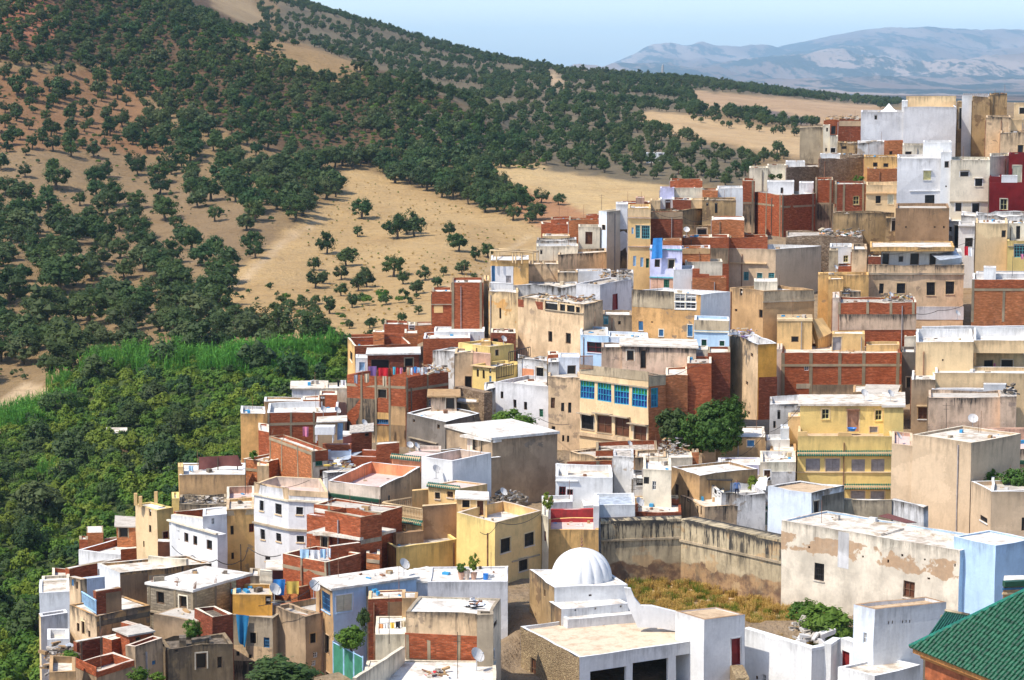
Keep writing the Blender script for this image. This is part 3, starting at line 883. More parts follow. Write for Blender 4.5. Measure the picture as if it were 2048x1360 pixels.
    p, s = plant([[(720, 600), (870, 590), (870, 600), (840, 612), (700, 612)], [(560, 600), (640, 610), (640, 640), (540, 630)], [(430, 610), (620, 690), (500, 680)]], 2.6, 1.4, 2.8, 27, keep=.8, dmax=700)
    scatter('slope_foot_shrubs', p, s, 'darkscrub', 'line of dark shrubs along the terrace at the foot of the golden slope', 'scrub', 6)
    p, s = plant([[(640, 150), (760, 190), (1010, 262), (1050, 320), (900, 290), (720, 220)]], 2.4, .8, 2.0, 28, keep=.8, dmax=1100)
    scatter('rocky_scrub', p, s, 'darkscrub', 'low grey green scrub among rocks on the spur', 'scrub', 8)
    # the ravine below the groves
    rav = [(-90, 880), (0, 878), (90, 822), (130, 775), (190, 722), (420, 725), (700, 690), (780, 700), (800, 800), (560, 900), (360, 1080), (170, 1230), (150, 1450), (-90, 1450)]
    reeds = [[(180, 722), (330, 715), (560, 725), (560, 752), (330, 750), (180, 750)], [(560, 720), (700, 690), (700, 740), (600, 760)], [(20, 850), (95, 800), (140, 770), (150, 800), (90, 850), (30, 880)],
             [(0, 968), (90, 960), (130, 978), (60, 990), (0, 988)]]
    p, s = plant([rav], 1.9, 1.4, 4.0, 31, dmin=205, dmax=470, town=(40, 45), avoid=[])
    scatter('ravine_scrub', p, s, 'scrub', 'thick bright green bushes and brambles filling the ravine', 'scrub', 9)
    p, s = plant(reeds, 1.15, 2.4, 5.0, 32, dmin=225, dmax=470, jitter=34, clump=(9, .22))
    scatter('cane_reeds', p, s, 'reed', 'bright green cane reeds standing in strips across the ravine', 'reeds', 10)
    p, s = plant([rav], 11.5, 4.5, 7.5, 33, dmin=240, dmax=450, avoid=reeds[1:2], keep=.55)
    for k, (a, b) in enumerate(sorted(((tuple(a), b) for a, b in zip(p, s)), key=lambda e: e[0][0] / e[0][1])):
        kd = OLIVE if k % 3 else DARK
        tree(kd, k, Vector(a) - Vector((0, 0, .15)), float(b), rnd.random() * 6.28, ordinal(k) + ' dark tree from the left among the bright bushes of the ravine', 'trees of the ravine', 'ravine_tree', 'tree', 1.0 + .25 * rnd.random())

# ------------------------------------------------------------------ houses
HOUSES = []
def jit(p, a=.075):
    """walls built by hand: nothing is quite straight"""
    n = mnoise.noise_vector(Vector(p) * .42)
    return Vector((p[0] + n.x * a, p[1] + n.y * a, p[2] + n.z * a * .9))
def offset_poly(P, t):
    n, out = len(P), []
    for i in range(n):
        a, b, c = P[i - 1], P[i], P[(i + 1) % n]
        e0, e1 = (b - a).normalized(), (c - b).normalized()
        n0, n1 = Vector((-e0.y, e0.x)), Vector((-e1.y, e1.x))
        k = n0 + n1
        L = max(k.dot(n0), .35)
        out.append(b + k * (t / L))
    return out
class Box: pass
class House:
    def __init__(s, name, label, cat='house', group='houses of the hill town'):
        s.name, s.label, s.cat, s.group = name, label, cat, group
        s.boxes, s.todo, s.cur = [], [], None
        HOUSES.append(s)
    def box(s, pts, yb, mat, d=None, dep=None, p=.45, roof='lime', on=None, poly=False, part='wall', inner=None, cop=None, slab=0, th=.22, over=.18, tri=True):
        b = Box()
        mats = mat.split()
        if len(pts) == 2 and abs(pts[0][1] - pts[1][1]) <= 5: pts = [pts[0], (pts[1][0], pts[0][1])]
        P2 = [q(*c) for c in pts]
        zq = ZY + yb * ZS
        if on is not None:
            base = onz(P2[0][0], zq, on.roofz)
            d = base.y
        first = at(*P2[0], d)
        z = first.z
        P = [Vector((first.x, first.y))] + [Vector(onz(*c, z).xy) for c in P2[1:]]
        if not poly:
            if len(P) == 2:
                e = (P[1] - P[0]).normalized()
                nn = Vector((-e.y, e.x))
                v = (P[0] if P2[0][0] > CX else P[1]).normalized()      # flanks run with the lanes, away from the valley
                if v.dot(nn) > .6 and abs(pts[0][1] - pts[1][1]) < 20: nn = v / v.dot(nn)
                P = P + [P[1] + nn * dep, P[0] + nn * dep]
            else:
                P = [P[0], P[1], P[1] + P[2] - P[0], P[2]]
        area = sum(P[i].cross(P[(i + 1) % len(P)]) if hasattr(P[i], 'cross') else 0 for i in range(len(P)))
        b.P, b.z, b.n = P, z, len(P)
        b.zb = at(P2[0][0], zq, d).z
        b.d, b.on, b.p, b.roof, b.slab, b.over = d, on, p, roof, slab, over
        b.th = min(th, .3)
        b.roofz = z if slab else z - p
        b.mats = mats
        b.inner, b.cop = inner or mats[0], cop or 'warmwhite' if mats[0].startswith('brick') else (cop or mats[0])
        if mats[0].startswith('brick') and not cop and int(abs(first.x * 13 + first.z * 7)) % 2: b.cop = 'concpost'
        b.part, b.holes = part, {}
        b.float_ = False
        s.boxes.append(b); s.cur = b
        if on is None:
            c = sum(P, Vector((0, 0))) / len(P)
            R = max((v - c).length for v in P)
            b.c, b.R = c, R
        return b
    def hang(s, *a, **k):
        """a volume carried by its house above an opening: it keeps its own underside"""
        b = s.box(*a, **k); b.float_ = True
        return b
    def face(s, b, f):
        if f == 'R': i = 0
        elif f == 'L': i = b.n - 1
        else: i = int(f)
        A, B = b.P[i], b.P[(i + 1) % b.n]
        return i, A, B
    def fp(s, b, f, x, y):
        i, A, B = s.face(b, f)
        r = ray(*q(x, y))
        e = B - A; L = e.length; e = e / L
        nn = Vector((e.y, -e.x))
        k = A.dot(nn) / (r.x * nn.x + r.y * nn.y)
        hitp = Vector((r.x * k, r.y * k))
        return (hitp - A).dot(e), CAM_Z + r.z * k
    def rect(s, b, f, x0, y0, x1, y1):
        xm, ym = (x0 + x1) / 2, (y0 + y1) / 2
        t0, t1 = s.fp(b, f, x0, ym)[0], s.fp(b, f, x1, ym)[0]
        za, zb = s.fp(b, f, xm, y1)[1], s.fp(b, f, xm, y0)[1]
        return min(t0, t1), max(t0, t1), min(za, zb), max(za, zb)
    def w(s, spec, b=None):
        """openings: face, centre x y, width, height, kind"""
        b = b or s.cur
        for it in spec.split(';'):
            it = it.split()
            if not it: continue
            f, (x, y, w, h) = it[0], map(float, it[1:5])
            t0, t1, z0, z1 = s.rect(b, f, x - w / 2, y - h / 2, x + w / 2, y + h / 2)
            i, A, B = s.face(b, f)
            L = (B - A).length
            t0, t1 = max(t0, .06), min(t1, L - .06)
            z1 = min(z1, b.z - .08)
            if t1 - t0 < .08 or z1 - z0 < .08: continue
            b.holes.setdefault(i, []).append((t0, t1, z0, z1))
            s.todo.append(('win', b, i, (t0, t1, z0, z1), it[5] if len(it) > 5 else 'd'))
    def slabf(s, b, f, x0, y0, x1, y1, mat, out=.03, name='panel', inn=.02):
        r = s.rect(b, f, x0, y0, x1, y1)
        s.todo.append(('slab', b, s.face(b, f)[0], r, mat, out, name, inn))
    def panel(s, f, x0, y0, x1, y1, mat, out=.03, name=None, b=None):
        s.slabf(b or s.cur, f, x0, y0, x1, y1, mat, out, name or ('brick_panel' if mat.startswith('brick') else 'plaster_panel'))
    def cornice(s, f, y, mat='warmwhite', th=.18, out=.22, x0=None, x1=None, b=None, name='cornice', tiles=None):
        b = b or s.cur
        i, A, B = s.face(b, f)
        L = (B - A).length
        xm = None
        mid = (A + B) / 2
        mx, _ = pix(mid.x, mid.y, b.z)
        _, z = s.fp(b, f, (mx - ZX) / ZS if x0 is None else (x0 + x1) / 2, y)
        t0 = -.05 if x0 is None else s.fp(b, f, x0, y)[0]
        t1 = L + .05 if x1 is None else s.fp(b, f, x1, y)[0]
        s.todo.append(('slab', b, i, (min(t0, t1), max(t0, t1), z - th / 2, z + th / 2), mat, out, name, .02))
        if tiles: s.todo.append(('tiles', b, i, (min(t0, t1), max(t0, t1), z - th / 2, z + th / 2), tiles, out))
    def frame(s, f, xs=(), ys=(), w=.28, out=.035, mat='concpost', b=None, y0=None, y1=None):
        b = b or s.cur
        i, A, B = s.face(b, f)
        L = (B - A).length
        for x in xs:
            t = min(max(s.fp(b, f, x, 0)[0], w / 2 - .02), L - w / 2 + .02)
            zt = b.z - .01 if y0 is None else s.fp(b, f, x, y0)[1]
            zb = b.zb - .5 if y1 is None else s.fp(b, f, x, y1)[1]
            s.todo.append(('slab', b, i, (t - w / 2, t + w / 2, zb, zt), mat, out, 'concrete_column', .02))
            if y0 is None and int(x) % 3: s.todo.append(('rebar', b, i, t))
        for y in ys:
            mid = (A + B) / 2
            mx, _ = pix(mid.x, mid.y, b.z)
            z = s.fp(b, f, (mx - ZX) / ZS, y)[1]
            s.todo.append(('slab', b, i, (.02, L - .02, z - .13, z + .13), mat, out - .012, 'concrete_beam', .02))
    # ---------------------------------------------------------------- meshes
    def wall_mesh(s, b):
        m = MB()
        names = []
        def mi(nm):
            if nm not in names: names.append(nm)
            return names.index(nm)
        n, P = b.n, b.P
        zt, zb = b.z, b.zbot
        fm = (b.mats * n)[:n]
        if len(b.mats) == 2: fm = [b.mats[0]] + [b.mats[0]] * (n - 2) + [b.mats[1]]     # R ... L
        for i in range(n):
            A, B = P[i], P[(i + 1) % n]
            L = (B - A).length
            if L < .02: continue
            e = (B - A) / L
            nn = Vector((e.y, -e.x))
            H = b.holes.get(i, [])
            us = {0.0, L}; zs = {zb, zt}
            rough = any(w_ in fm[i] for w_ in ('old', 'earth', 'stone', 'stain', 'brick', 'retain', 'tan', 'conc', 'patch', 'block'))
            k = max(1, int(L / (.8 if rough else 1.6)))
            us |= {L * j / k for j in range(k + 1)}
            k = max(1, int((zt - zb) / 2.2))
            zs |= {zb + (zt - zb) * j / k for j in range(k + 1)}
            for h in H:
                us |= {h[0], h[1]}; zs |= {max(h[2], zb), h[3]}
            us, zs = sorted(us), sorted(zs)
            us = [u for j, u in enumerate(us) if j == 0 or u - us[j - 1] > 1e-4]
            zs = [z for j, z in enumerate(zs) if j == 0 or z - zs[j - 1] > 1e-4]
            M = mi(fm[i])
            def pt(u, z, back=0.0):
                v = A + e * u - nn * back
                return Vector((v.x, v.y, z))
            u0 = A.x * .7 + A.y * .3
            for j in range(len(us) - 1):
                for l in range(len(zs) - 1):
                    um, zm = (us[j] + us[j + 1]) / 2, (zs[l] + zs[l + 1]) / 2
                    if any(h[0] < um < h[1] and h[2] < zm < h[3] for h in H): continue
                    m.quad([pt(us[j], zs[l]), pt(us[j + 1], zs[l]), pt(us[j + 1], zs[l + 1]), pt(us[j], zs[l + 1])], M,
                           [(u0 + us[j], zt - zs[l]), (u0 + us[j + 1], zt - zs[l]), (u0 + us[j + 1], zt - zs[l + 1]), (u0 + us[j], zt - zs[l + 1])])
            for h in H:
                a0, a1, c0, c1 = h
                D = .26
                for qd in ([pt(a0, c0), pt(a1, c0), pt(a1, c0, D), pt(a0, c0, D)], [pt(a1, c1), pt(a0, c1), pt(a0, c1, D), pt(a1, c1, D)],
                           [pt(a0, c1), pt(a0, c0), pt(a0, c0, D), pt(a0, c1, D)], [pt(a1, c0), pt(a1, c1), pt(a1, c1, D), pt(a1, c0, D)]):
                    m.quad(qd, M)
        if not b.slab and b.p > 0:
            I = offset_poly(P, b.th)
            C, N_ = mi(b.cop), mi(b.inner)
            for i in range(n):
                j = (i + 1) % n
                A, B, a, c = P[i], P[j], I[i], I[j]
                if (B - A).length < .02: continue
                k = max(1, int((B - A).length / 1.6))
                for t in range(k):
                    A1, B1, a1, c1 = A.lerp(B, t / k), A.lerp(B, (t + 1) / k), a.lerp(c, t / k), a.lerp(c, (t + 1) / k)
                    m.quad([(*A1, zt), (*B1, zt), (*c1, zt), (*a1, zt)], C)
                    L0 = (a1 - c1).length
                    m.quad([(*c1, b.roofz - .1), (*a1, b.roofz - .1), (*a1, zt), (*c1, zt)], N_, [(0, zt - b.roofz + .1), (L0, zt - b.roofz + .1), (L0, 0), (0, 0)])
        if any(w_ in fm[0] + fm[-1] for w_ in ('old', 'earth', 'stone', 'stain', 'retain', 'tan', 'conc', 'brick')) and not b.slab:
            amp = .5 if any(w_ in fm[0] for w_ in ('earth', 'stone', 'old')) else (.30 if 'stain' in fm[0] or 'conc' in fm[0] else .20)
            for v in m.v:                                    # worn and broken wall heads
                if abs(v.z - zt) < 1e-4:
                    v.z -= max(0, mnoise.noise(Vector((v.x * .55, v.y * .55, 3.3)))) * amp + max(0, mnoise.noise(Vector((v.x * 1.9, v.y * 1.9, 7)))) * amp * .5
        if b.float_:
            m.quad([(*p, zb) for p in reversed(P)], mi(b.mats[0]))
        m.v = [jit(v) for v in m.v]
        return m.build(b.part, [MATS[x] for x in names], s.root)
    def roof_mesh(s, b):
        m = MB()
        if b.slab:
            O = offset_poly(b.P, -b.over)
            m.box8([Vector((*p, b.z + .004)) for p in O], [Vector((*p, b.z + b.slab)) for p in O])
        else:
            I = offset_poly(b.P, b.th * .5 if b.p > 0 else .0)
            zz = b.roofz + (.012 if b.p <= 0 else 0)
            m.box8([Vector((*p, zz - .2)) for p in I], [Vector((*p, zz)) for p in I])
        m.v = [jit(v) for v in m.v]
        m.build('roof', MATS[b.roof], s.root)
    def fbox(s, b, i, r, back, front, m, mi=0):
        A, B = b.P[i], b.P[(i + 1) % b.n]
        e = (B - A).normalized(); nn = Vector((e.y, -e.x))
        t0, t1, z0, z1 = r
        o = A + e * t0 - nn * back
        m.box((o.x, o.y, z0), (*(e * (t1 - t0)), 0), (*(nn * (back + front)), 0), (0, 0, z1 - z0), mi)
    def window(s, b, i, r, kind):
        t0, t1, z0, z1 = r
        w, h = t1 - t0, z1 - z0
        K = WINKINDS.get(kind, WINKINDS['d'])
        fr, pane, style = K
        nm = 'door' if style in ('door', 'dooropen') else 'window'
        m = MB()
        g = min(.07, w * .12)
        if style == 'open':
            return
        for rr in ((t0, t0 + g, z0, z1), (t1 - g, t1, z0, z1), (t0 + g, t1 - g, z1 - g, z1), (t0 + g, t1 - g, z0, z0 + g)):
            s.fbox(b, i, rr, .16, -.06, m)
        if style in ('cross', 'grille', 'lattice'):
            k = {'cross': 1, 'grille': max(2, int(w / .22)), 'lattice': 3}[style]
            for j in range(1, k + 1):
                x = t0 + w * j / (k + 1)
                s.fbox(b, i, (x - .018, x + .018, z0 + g, z1 - g), .11, -.075, m)
            k = {'cross': 1, 'grille': 2, 'lattice': 3}[style]
            for j in range(1, k + 1):
                z = z0 + h * j / (k + 1)
                s.fbox(b, i, (t0 + g, t1 - g, z - .018, z + .018), .105, -.08, m)
        m.v = [jit(v) for v in m.v]
        o = m.build(nm, MATS[fr], s.root)
        if w > .45 and h > .5 and (int(abs(t0 * 31 + z0 * 7)) % 3) and style != 'stained':
            m = MB()
            for rr in ((t0 - .09, t0, z0 - .02, z1 + .09), (t1, t1 + .09, z0 - .02, z1 + .09), (t0, t1, z1, z1 + .09)): s.fbox(b, i, rr, .02, .022, m)
            m.v = [jit(v) for v in m.v]
            sr = m.build('surround', MATS[SURROUND.get(b.mats[-1 if i == b.n - 1 else 0], 'warmwhite')], None); sr.parent = o; sr.location = (0, 0, 0)
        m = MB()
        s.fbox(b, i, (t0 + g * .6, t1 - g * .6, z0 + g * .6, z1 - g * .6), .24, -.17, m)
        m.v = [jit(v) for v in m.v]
        pn = m.build('leaf' if nm == 'door' else 'pane', MATS[pane], None)  # in open doorways a near-black sheet, painted as the unlit room behind
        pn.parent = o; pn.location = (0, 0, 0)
        if style == 'shutter':
            for a, c in ((t0 + g, (t0 + t1) / 2 - .015), ((t0 + t1) / 2 + .015, t1 - g)):
                m = MB()
                s.fbox(b, i, (a, c, z0 + g, z1 - g), .13, -.08, m)
                for j in range(max(2, int(h / .16))):
                    z = z0 + g + (h - 2 * g) * (j + .5) / max(2, int(h / .16))
                    s.fbox(b, i, (a + .03, c - .03, z - .03, z + .02), .08, -.055, m)
                m.v = [jit(v) for v in m.v]
                sh = m.build('shutter', MATS[K[0]], None)
                sh.parent = o; sh.location = (0, 0, 0)
        if style == 'stained':
            for zz0, zz1, mt in ((z0 + h * .66, z1 - g, 'greenglass'),):
                m = MB(); s.fbox(b, i, (t0 + g, t1 - g, zz0, zz1), .165, -.15, m)
                m.v = [jit(v) for v in m.v]
                sh = m.build('pane', MATS[mt], None); sh.parent = o; sh.location = (0, 0, 0)
            m = MB()
            for j in range(1, 5):
                x = t0 + w * j / 5
                s.fbox(b, i, (x - .025, x + .025, z0 + g, z1 - g), .12, -.07, m)
            for z in (z0 + h * .36, z0 + h * .66):
                s.fbox(b, i, (t0 + g, t1 - g, z - .03, z + .03), .115, -.075, m)
            m.v = [jit(v) for v in m.v]
            sh = m.build('glazing_bar', MATS[fr], None); sh.parent = o; sh.location = (0, 0, 0)
        if style in ('grille', 'shutter', 'cross') and w > .5:
            m = MB(); s.fbox(b, i, (t0 - .06, t1 + .06, z0 - .09, z0 - .005), .02, .07, m)
            m.v = [jit(v) for v in m.v]
            sh = m.build('sill', MATS[b.cop], None); sh.parent = o; sh.location = (0, 0, 0)
    def pipes(s, b):
        """a rain pipe down the front here and there"""
        rnd = random.Random(int(abs(b.P[0].x * 91 + b.P[0].y * 17)))
        for i in ((0, b.n - 1) if b.n > 3 else (0,)):
            A, B = b.P[i], b.P[(i + 1) % b.n]
            L = (B - A).length
            if L < 2.5 or rnd.random() < .6 or b.mats[0].startswith('white'): continue
            for _ in range(6):
                t = rnd.uniform(.15, L - .15)
                if not any(h[0] - .15 < t < h[1] + .15 for h in b.holes.get(i, [])): break
            else: continue
            m = MB(); s.fbox(b, i, (t - .035, t + .035, b.zbot, b.roofz - rnd.uniform(0, .2)), 0, .12, m)
            m.build('rain_pipe', MATS[rnd.choice(['conc', 'rusty', 'greyshut'])], s.root)
    def clutter(s, b):
        """odds and ends left lying on a flat roof"""
        rnd = random.Random(int(abs(b.P[0].x * 37 + b.P[0].y * 11)))
        if b.n < 4: return
        A, B, D = b.P[0], b.P[1], b.P[-1]
        if (B - A).length < 2.2 or (D - A).length < 2.2 or rnd.random() < .3: return
        z = (b.z + b.slab if b.slab else b.roofz)
        m = MB()
        mats = ['rubble', 'woodlight', 'rusty', 'dish', 'rubbledark', 'barrelblue', 'conc', 'cloth_tan']
        for k in range(rnd.randrange(3, 9)):
            u, v = rnd.uniform(.12, .88), rnd.uniform(.25, .92)
            p = A + (B - A) * u + (D - A) * v
            a, sz = rnd.random() * 6.28, rnd.uniform(.10, .34)
            ex = Vector((math.cos(a), math.sin(a), 0)) * sz * rnd.uniform(.6, 2.6); ey = Vector((-math.sin(a), math.cos(a), 0)) * sz * rnd.uniform(.5, 1.2)
            m.box((p.x, p.y, z - .03), ex, ey, (0, 0, sz * rnd.uniform(.2, 1.3)), rnd.randrange(len(mats)))
        for _ in range(rnd.randrange(0, 3)):
            p = A + (B - A) * rnd.uniform(.1, .9) + (D - A) * .85
            m.tube((p.x, p.y, z - .05), (p.x, p.y, z + rnd.uniform(.8, 2.0)), .022, .018, 5, 2)
        o = m.build('roof_clutter', [MATS[x] for x in mats], s.root)
        o['kind'] = 'stuff'
    def done(s):
        b0 = s.boxes[0]
        for b in s.boxes:
            if b.float_ or b.on is not None:
                b.zbot = b.zb if b.float_ else b.on.roofz - .06
            else:
                xs = [p.x for p in b.P]; ys = [p.y for p in b.P]
                b.zbot = min(b.zb - .6, float(np.min(ground(xs, ys))) - 1.0)
        c = sum(b0.P, Vector((0, 0))) / b0.n
        s.root = empty(s.name, (c.x, c.y, b0.zbot), s.label, s.cat, s.group)
        for b in s.boxes:
            s.wall_mesh(b); s.roof_mesh(b)
            if s.cat == 'house' and not b.float_ and b.part == 'wall': s.clutter(b); s.pipes(b)
        for t in s.todo:
            if t[0] == 'win': s.window(*t[1:])
            elif t[0] == 'slab':
                _, b, i, r, mat, out, name, inn = t
                A, B = b.P[i], b.P[(i + 1) % b.n]
                L = (B - A).length
                r = (max(r[0], -.06), min(r[1], L + .06), r[2], r[3])
                if r[1] - r[0] < .05: continue
                m = MB()
                k = max(1, int((r[1] - r[0]) / 1.6))
                cuts = [h for h in b.holes.get(i, []) if name.endswith('panel') and h[0] < r[1] and h[1] > r[0] and h[2] < r[3] and h[3] > r[2]]
                if cuts:                                     # leave the openings free
                    us = sorted({r[0], r[1], *[min(max(v, r[0]), r[1]) for h in cuts for v in h[:2]]})
                    zs = sorted({r[2], r[3], *[min(max(v, r[2]), r[3]) for h in cuts for v in h[2:]]})
                    for u0, u1 in zip(us, us[1:]):
                        for z0, z1 in zip(zs, zs[1:]):
                            um, zm = (u0 + u1) / 2, (z0 + z1) / 2
                            if u1 - u0 > .01 and z1 - z0 > .01 and not any(h[0] < um < h[1] and h[2] < zm < h[3] for h in cuts):
                                s.fbox(b, i, (u0, u1, z0, z1), inn, out, m)
                else:
                    s.fbox(b, i, r, inn, out, m)
                zt = b.z
                m.v = [jit(v) for v in m.v]
                m.build(name, MATS[mat], s.root)
            elif t[0] == 'rebar':
                _, b, i, u = t
                A, B = b.P[i], b.P[(i + 1) % b.n]
                e = (B - A).normalized(); o_ = A + e * u - Vector((e.y, -e.x)) * .12
                m = MB()
                for k in range(4): m.tube((o_.x + .08 * (k % 2), o_.y + .08 * (k // 2), b.z - .1), (o_.x + .08 * (k % 2) + .03 * k, o_.y + .08 * (k // 2), b.z + .35 + .12 * k), .014, .014, 4)
                m.build('rebar', MATS['rusty'], s.root)['kind'] = 'stuff'
            elif t[0] == 'tiles':
                _, b, i, (t0, t1, z0, z1), mat, out = t
                A, B = b.P[i], b.P[(i + 1) % b.n]
                e = (B - A).normalized(); nn = Vector((e.y, -e.x))
                m = MB(); n = max(2, int((t1 - t0) / .2))
                for k in range(n):
                    o = A + e * (t0 + (t1 - t0) * (k + .5) / n)
                    a = o - nn * .02; c = o + nn * (out + .06)
                    m.tube((a.x, a.y, z1 + .10), (c.x, c.y, z0 - .02), .085, .085, 6, 0, True)
                ob = m.build('tile_row', MATS[mat], s.root)
                ob['kind'] = 'stuff'

SURROUND = dict(white='whitelav', whitelav='white', warmwhite='white', ltblue='whiteblue', yellow='cream', creamyel='cream', cream='warmwhite', brick='concpost', brickdark='concpost', brickorange='concpost', creamstain='cream', tan='creamstain', tangrey='tan', conc='concstain', oldwhite='warmwhite')
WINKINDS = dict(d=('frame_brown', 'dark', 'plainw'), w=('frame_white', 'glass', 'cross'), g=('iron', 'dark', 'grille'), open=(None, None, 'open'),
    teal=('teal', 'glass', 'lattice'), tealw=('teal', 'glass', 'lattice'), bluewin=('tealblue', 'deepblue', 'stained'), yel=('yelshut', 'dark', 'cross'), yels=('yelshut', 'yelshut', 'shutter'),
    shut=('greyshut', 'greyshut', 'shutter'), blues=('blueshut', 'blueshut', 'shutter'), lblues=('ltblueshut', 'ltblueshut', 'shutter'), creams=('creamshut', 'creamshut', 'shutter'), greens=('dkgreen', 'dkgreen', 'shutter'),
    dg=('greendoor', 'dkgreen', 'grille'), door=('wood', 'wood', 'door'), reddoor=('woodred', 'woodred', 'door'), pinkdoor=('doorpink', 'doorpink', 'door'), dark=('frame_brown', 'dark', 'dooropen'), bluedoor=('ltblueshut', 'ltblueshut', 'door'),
    greydoor=('greyshut', 'greyshut', 'door'), brn=('frame_brown', 'wood', 'cross'), blueg=('blueshut', 'glass', 'grille'), wg=('frame_white', 'dark', 'grille'), redw=('woodred', 'dark', 'cross'))

# free standing pieces -------------------------------------------------------
def ext(name, label, cat, pts, d, th, mat, group=None, parent=None):
    """a wall with an uneven outline: the outline stands at distance d and has thickness th"""
    F_ = [qat(x, y, d) for x, y in pts]
    m = MB()
    B_ = [p + Vector((p.x / d * th, th, 0)) for p in F_]
    a = sum(F_[i].x * F_[(i + 1) % len(F_)].z - F_[(i + 1) % len(F_)].x * F_[i].z for i in range(len(F_)))
    if a < 0: F_.reverse(); B_.reverse()
    zt = max(p.z for p in F_)
    m.quad(F_, 0, [(p.x, zt - p.z) for p in F_])
    m.quad(list(reversed(B_)), 0, [(p.x, zt - p.z) for p in reversed(B_)])
    n = len(F_)
    for i in range(n):
        j = (i + 1) % n
        m.quad([F_[j], F_[i], B_[i], B_[j]])
    o = m.build(name, MATS[mat], parent)
    return o if parent else prop(o, label, cat, group)
def wseg(name, label, cat, pts, h, th, mat, group=None, foot=0.0):
    """a wall following top points (x, y, distance); h = height below the top"""
    T = [qat(*p) for p in pts]
    m = MB()
    for a, b in zip(T, T[1:]):
        e = Vector((b.x - a.x, b.y - a.y, 0)).normalized()
        nn = Vector((-e.y, e.x, 0)) * th
        bt = [Vector((v.x, v.y, min(a.z, b.z) - h - foot)) for v in (a, b, b + nn, a + nn)]
        tp = [a, b, b + nn, a + nn]
        k = max(1, int((b - a).length / 1.5))
        L = (b - a).length
        for j in range(k):
            u, v = j / k, (j + 1) / k
            A, B, C, D = a.lerp(b, u), a.lerp(b, v), bt[0].lerp(bt[1], v), bt[0].lerp(bt[1], u)
            m.quad([D, C, B, A], 0, [(L * u, A.z - D.z), (L * v, B.z - C.z), (L * v, 0), (L * u, 0)])
            m.quad([A, B, B + nn, A + nn])
            m.quad([C + nn, D + nn, A + nn, B + nn], 0, [(L * v, A.z - D.z), (L * u, A.z - D.z), (L * u, 0), (L * v, 0)])
        m.quad([bt[3], bt[0], tp[0], tp[3]]); m.quad([bt[1], bt[2], tp[2], tp[1]])
    m.v = [jit(v) for v in m.v]
    return prop(m.build(name, MATS[mat]), label, cat, group)

# ================================================================== the town, from the top of the hill downwards
# ---- sheet A: top right
Z(1480, 160)
h = House('white_palace', 'large white walled palace on the hilltop with a warm inner parapet')
h.box([(868, 229), (1180, 228)], 440, 'whitelav', 345, 14, p=.35); h.w('R 972 266 20 34')
a = h.box([(1172, 193), (1549, 191)], 440, 'whitelav', 344.6, 16, p=.3, inner='cream')
h.box([(1190, 115), (1546, 113)], 200, 'cream', 359, .5, p=.05, on=None, part='back_parapet')
h.box([(1160, 150), (1200, 148)], 200, 'white', 347, 10, p=.05, part='side_parapet')
h = House('ruined_house', 'brown earthen ruin with an arched niche at the right end of the hilltop')
h.box([(1665, 118), (1790, 116)], 300, 'earth', 352, 6, p=.3, roof='concroof')
h.box([(1788, 95), (1913, 93)], 290, 'earth', 352.5, 6, p=.3, roof='concroof')
h.box([(1556, 152), (1668, 150)], 370, 'earth', 353, 5, p=.2, roof='concroof'); h.w('R 1608 275 78 150 dark')
h.box([(1590, 112), (1660, 111)], 175, 'white', 352.8, 3, p=.1)
h = House('crenellated_wall', 'white wall with small dark merlons beside the hilltop ruin', 'wall')
h.box([(1598, 108), (1782, 107)], 130, 'whitelav', 358, 2, p=.05)
for k in range(12): h.slabf(h.cur, 'R', 1600 + k * 15, 95, 1608 + k * 15, 109, 'greyshut', .02, 'merlon', .3)
h = House('cream_house', 'weathered cream house at the far right edge below the hilltop ruin')
h.box([(1762, 263), (1938, 260)], 480, 'creamstain', 335, 10, p=.4, roof='concroof')
h.box([(1866, 372), (2060, 372)], 545, 'creamstain', 328, 8, p=.3, roof='concroof'); h.w('R 2008 497 42 62 dark')
h.box([(1920, 286), (2070, 284)], 385, 'cream', 336, 8, p=.3)
h.box([(1962, 168), (2070, 166)], 300, 'cream', 345, 6, p=.3); h.w('R 2018 220 40 45 dark')
h = House('stone_tower', 'plain square tan tower at the left end of the hilltop houses', 'tower')
h.box([(430, 338), (592, 336)], 585, 'concstain', 345, 5, p=.25, roof='rubble')
h.box([(595, 325), (646, 324)], 530, 'warmwhite', 344.6, 4, p=.2); h.w('R 625 356 14 26;R 615 500 14 26')
h.box([(645, 402), (701, 400)], 530, 'warmwhite', 344, 4, p=.2); h.w('R 666 504 34 34 g')
h = House('brick_house', 'half plastered brick house with debris on its roof beside the white palace')
h.box([(600, 288), (712, 287)], 450, 'brick', 352, 8, p=.25, roof='rubble'); h.w('R 670 360 34 60 dark')
h.box([(705, 286), (895, 284)], 450, 'brickdark', 351, 8, p=.25, roof='rubble', cop='earth'); h.panel('R', 710, 292, 893, 330, 'tangrey')
h = House('white_house', 'low white house with two potted shrubs left of the stone walls')
h.box([(66, 629), (198, 627)], 725, 'warmwhite', 335, 6, p=.25)
h.box([(196, 612), (330, 611)], 725, 'warmwhite', 336, 6, p=.25)
h = House('stone_house', 'rough tan stone walls stepping up under the hilltop tower')
h.box([(332, 622), (572, 616)], 730, 'stone', 328, 8, p=.3, roof='concroof')
h.box([(330, 584), (464, 583)], 640, 'white', 334, 4, p=.2)
h.box([(568, 560), (888, 553)], 740, 'stone', 326, 8, p=.3, roof='rubble')
h.box([(575, 530), (722, 528)], 600, 'white', 332, 4, p=.2)
h.box([(716, 530), (880, 528)], 600, 'stone', 331, 4, p=.2, roof='rubble')
h = House('ruined_house', 'crumbling pale house with broken brick walls below the white palace')
h.box([(700, 447), (874, 446)], 540, 'earth', 337, 6, p=.2, roof='rubble'); h.w('R 745 485 40 22')
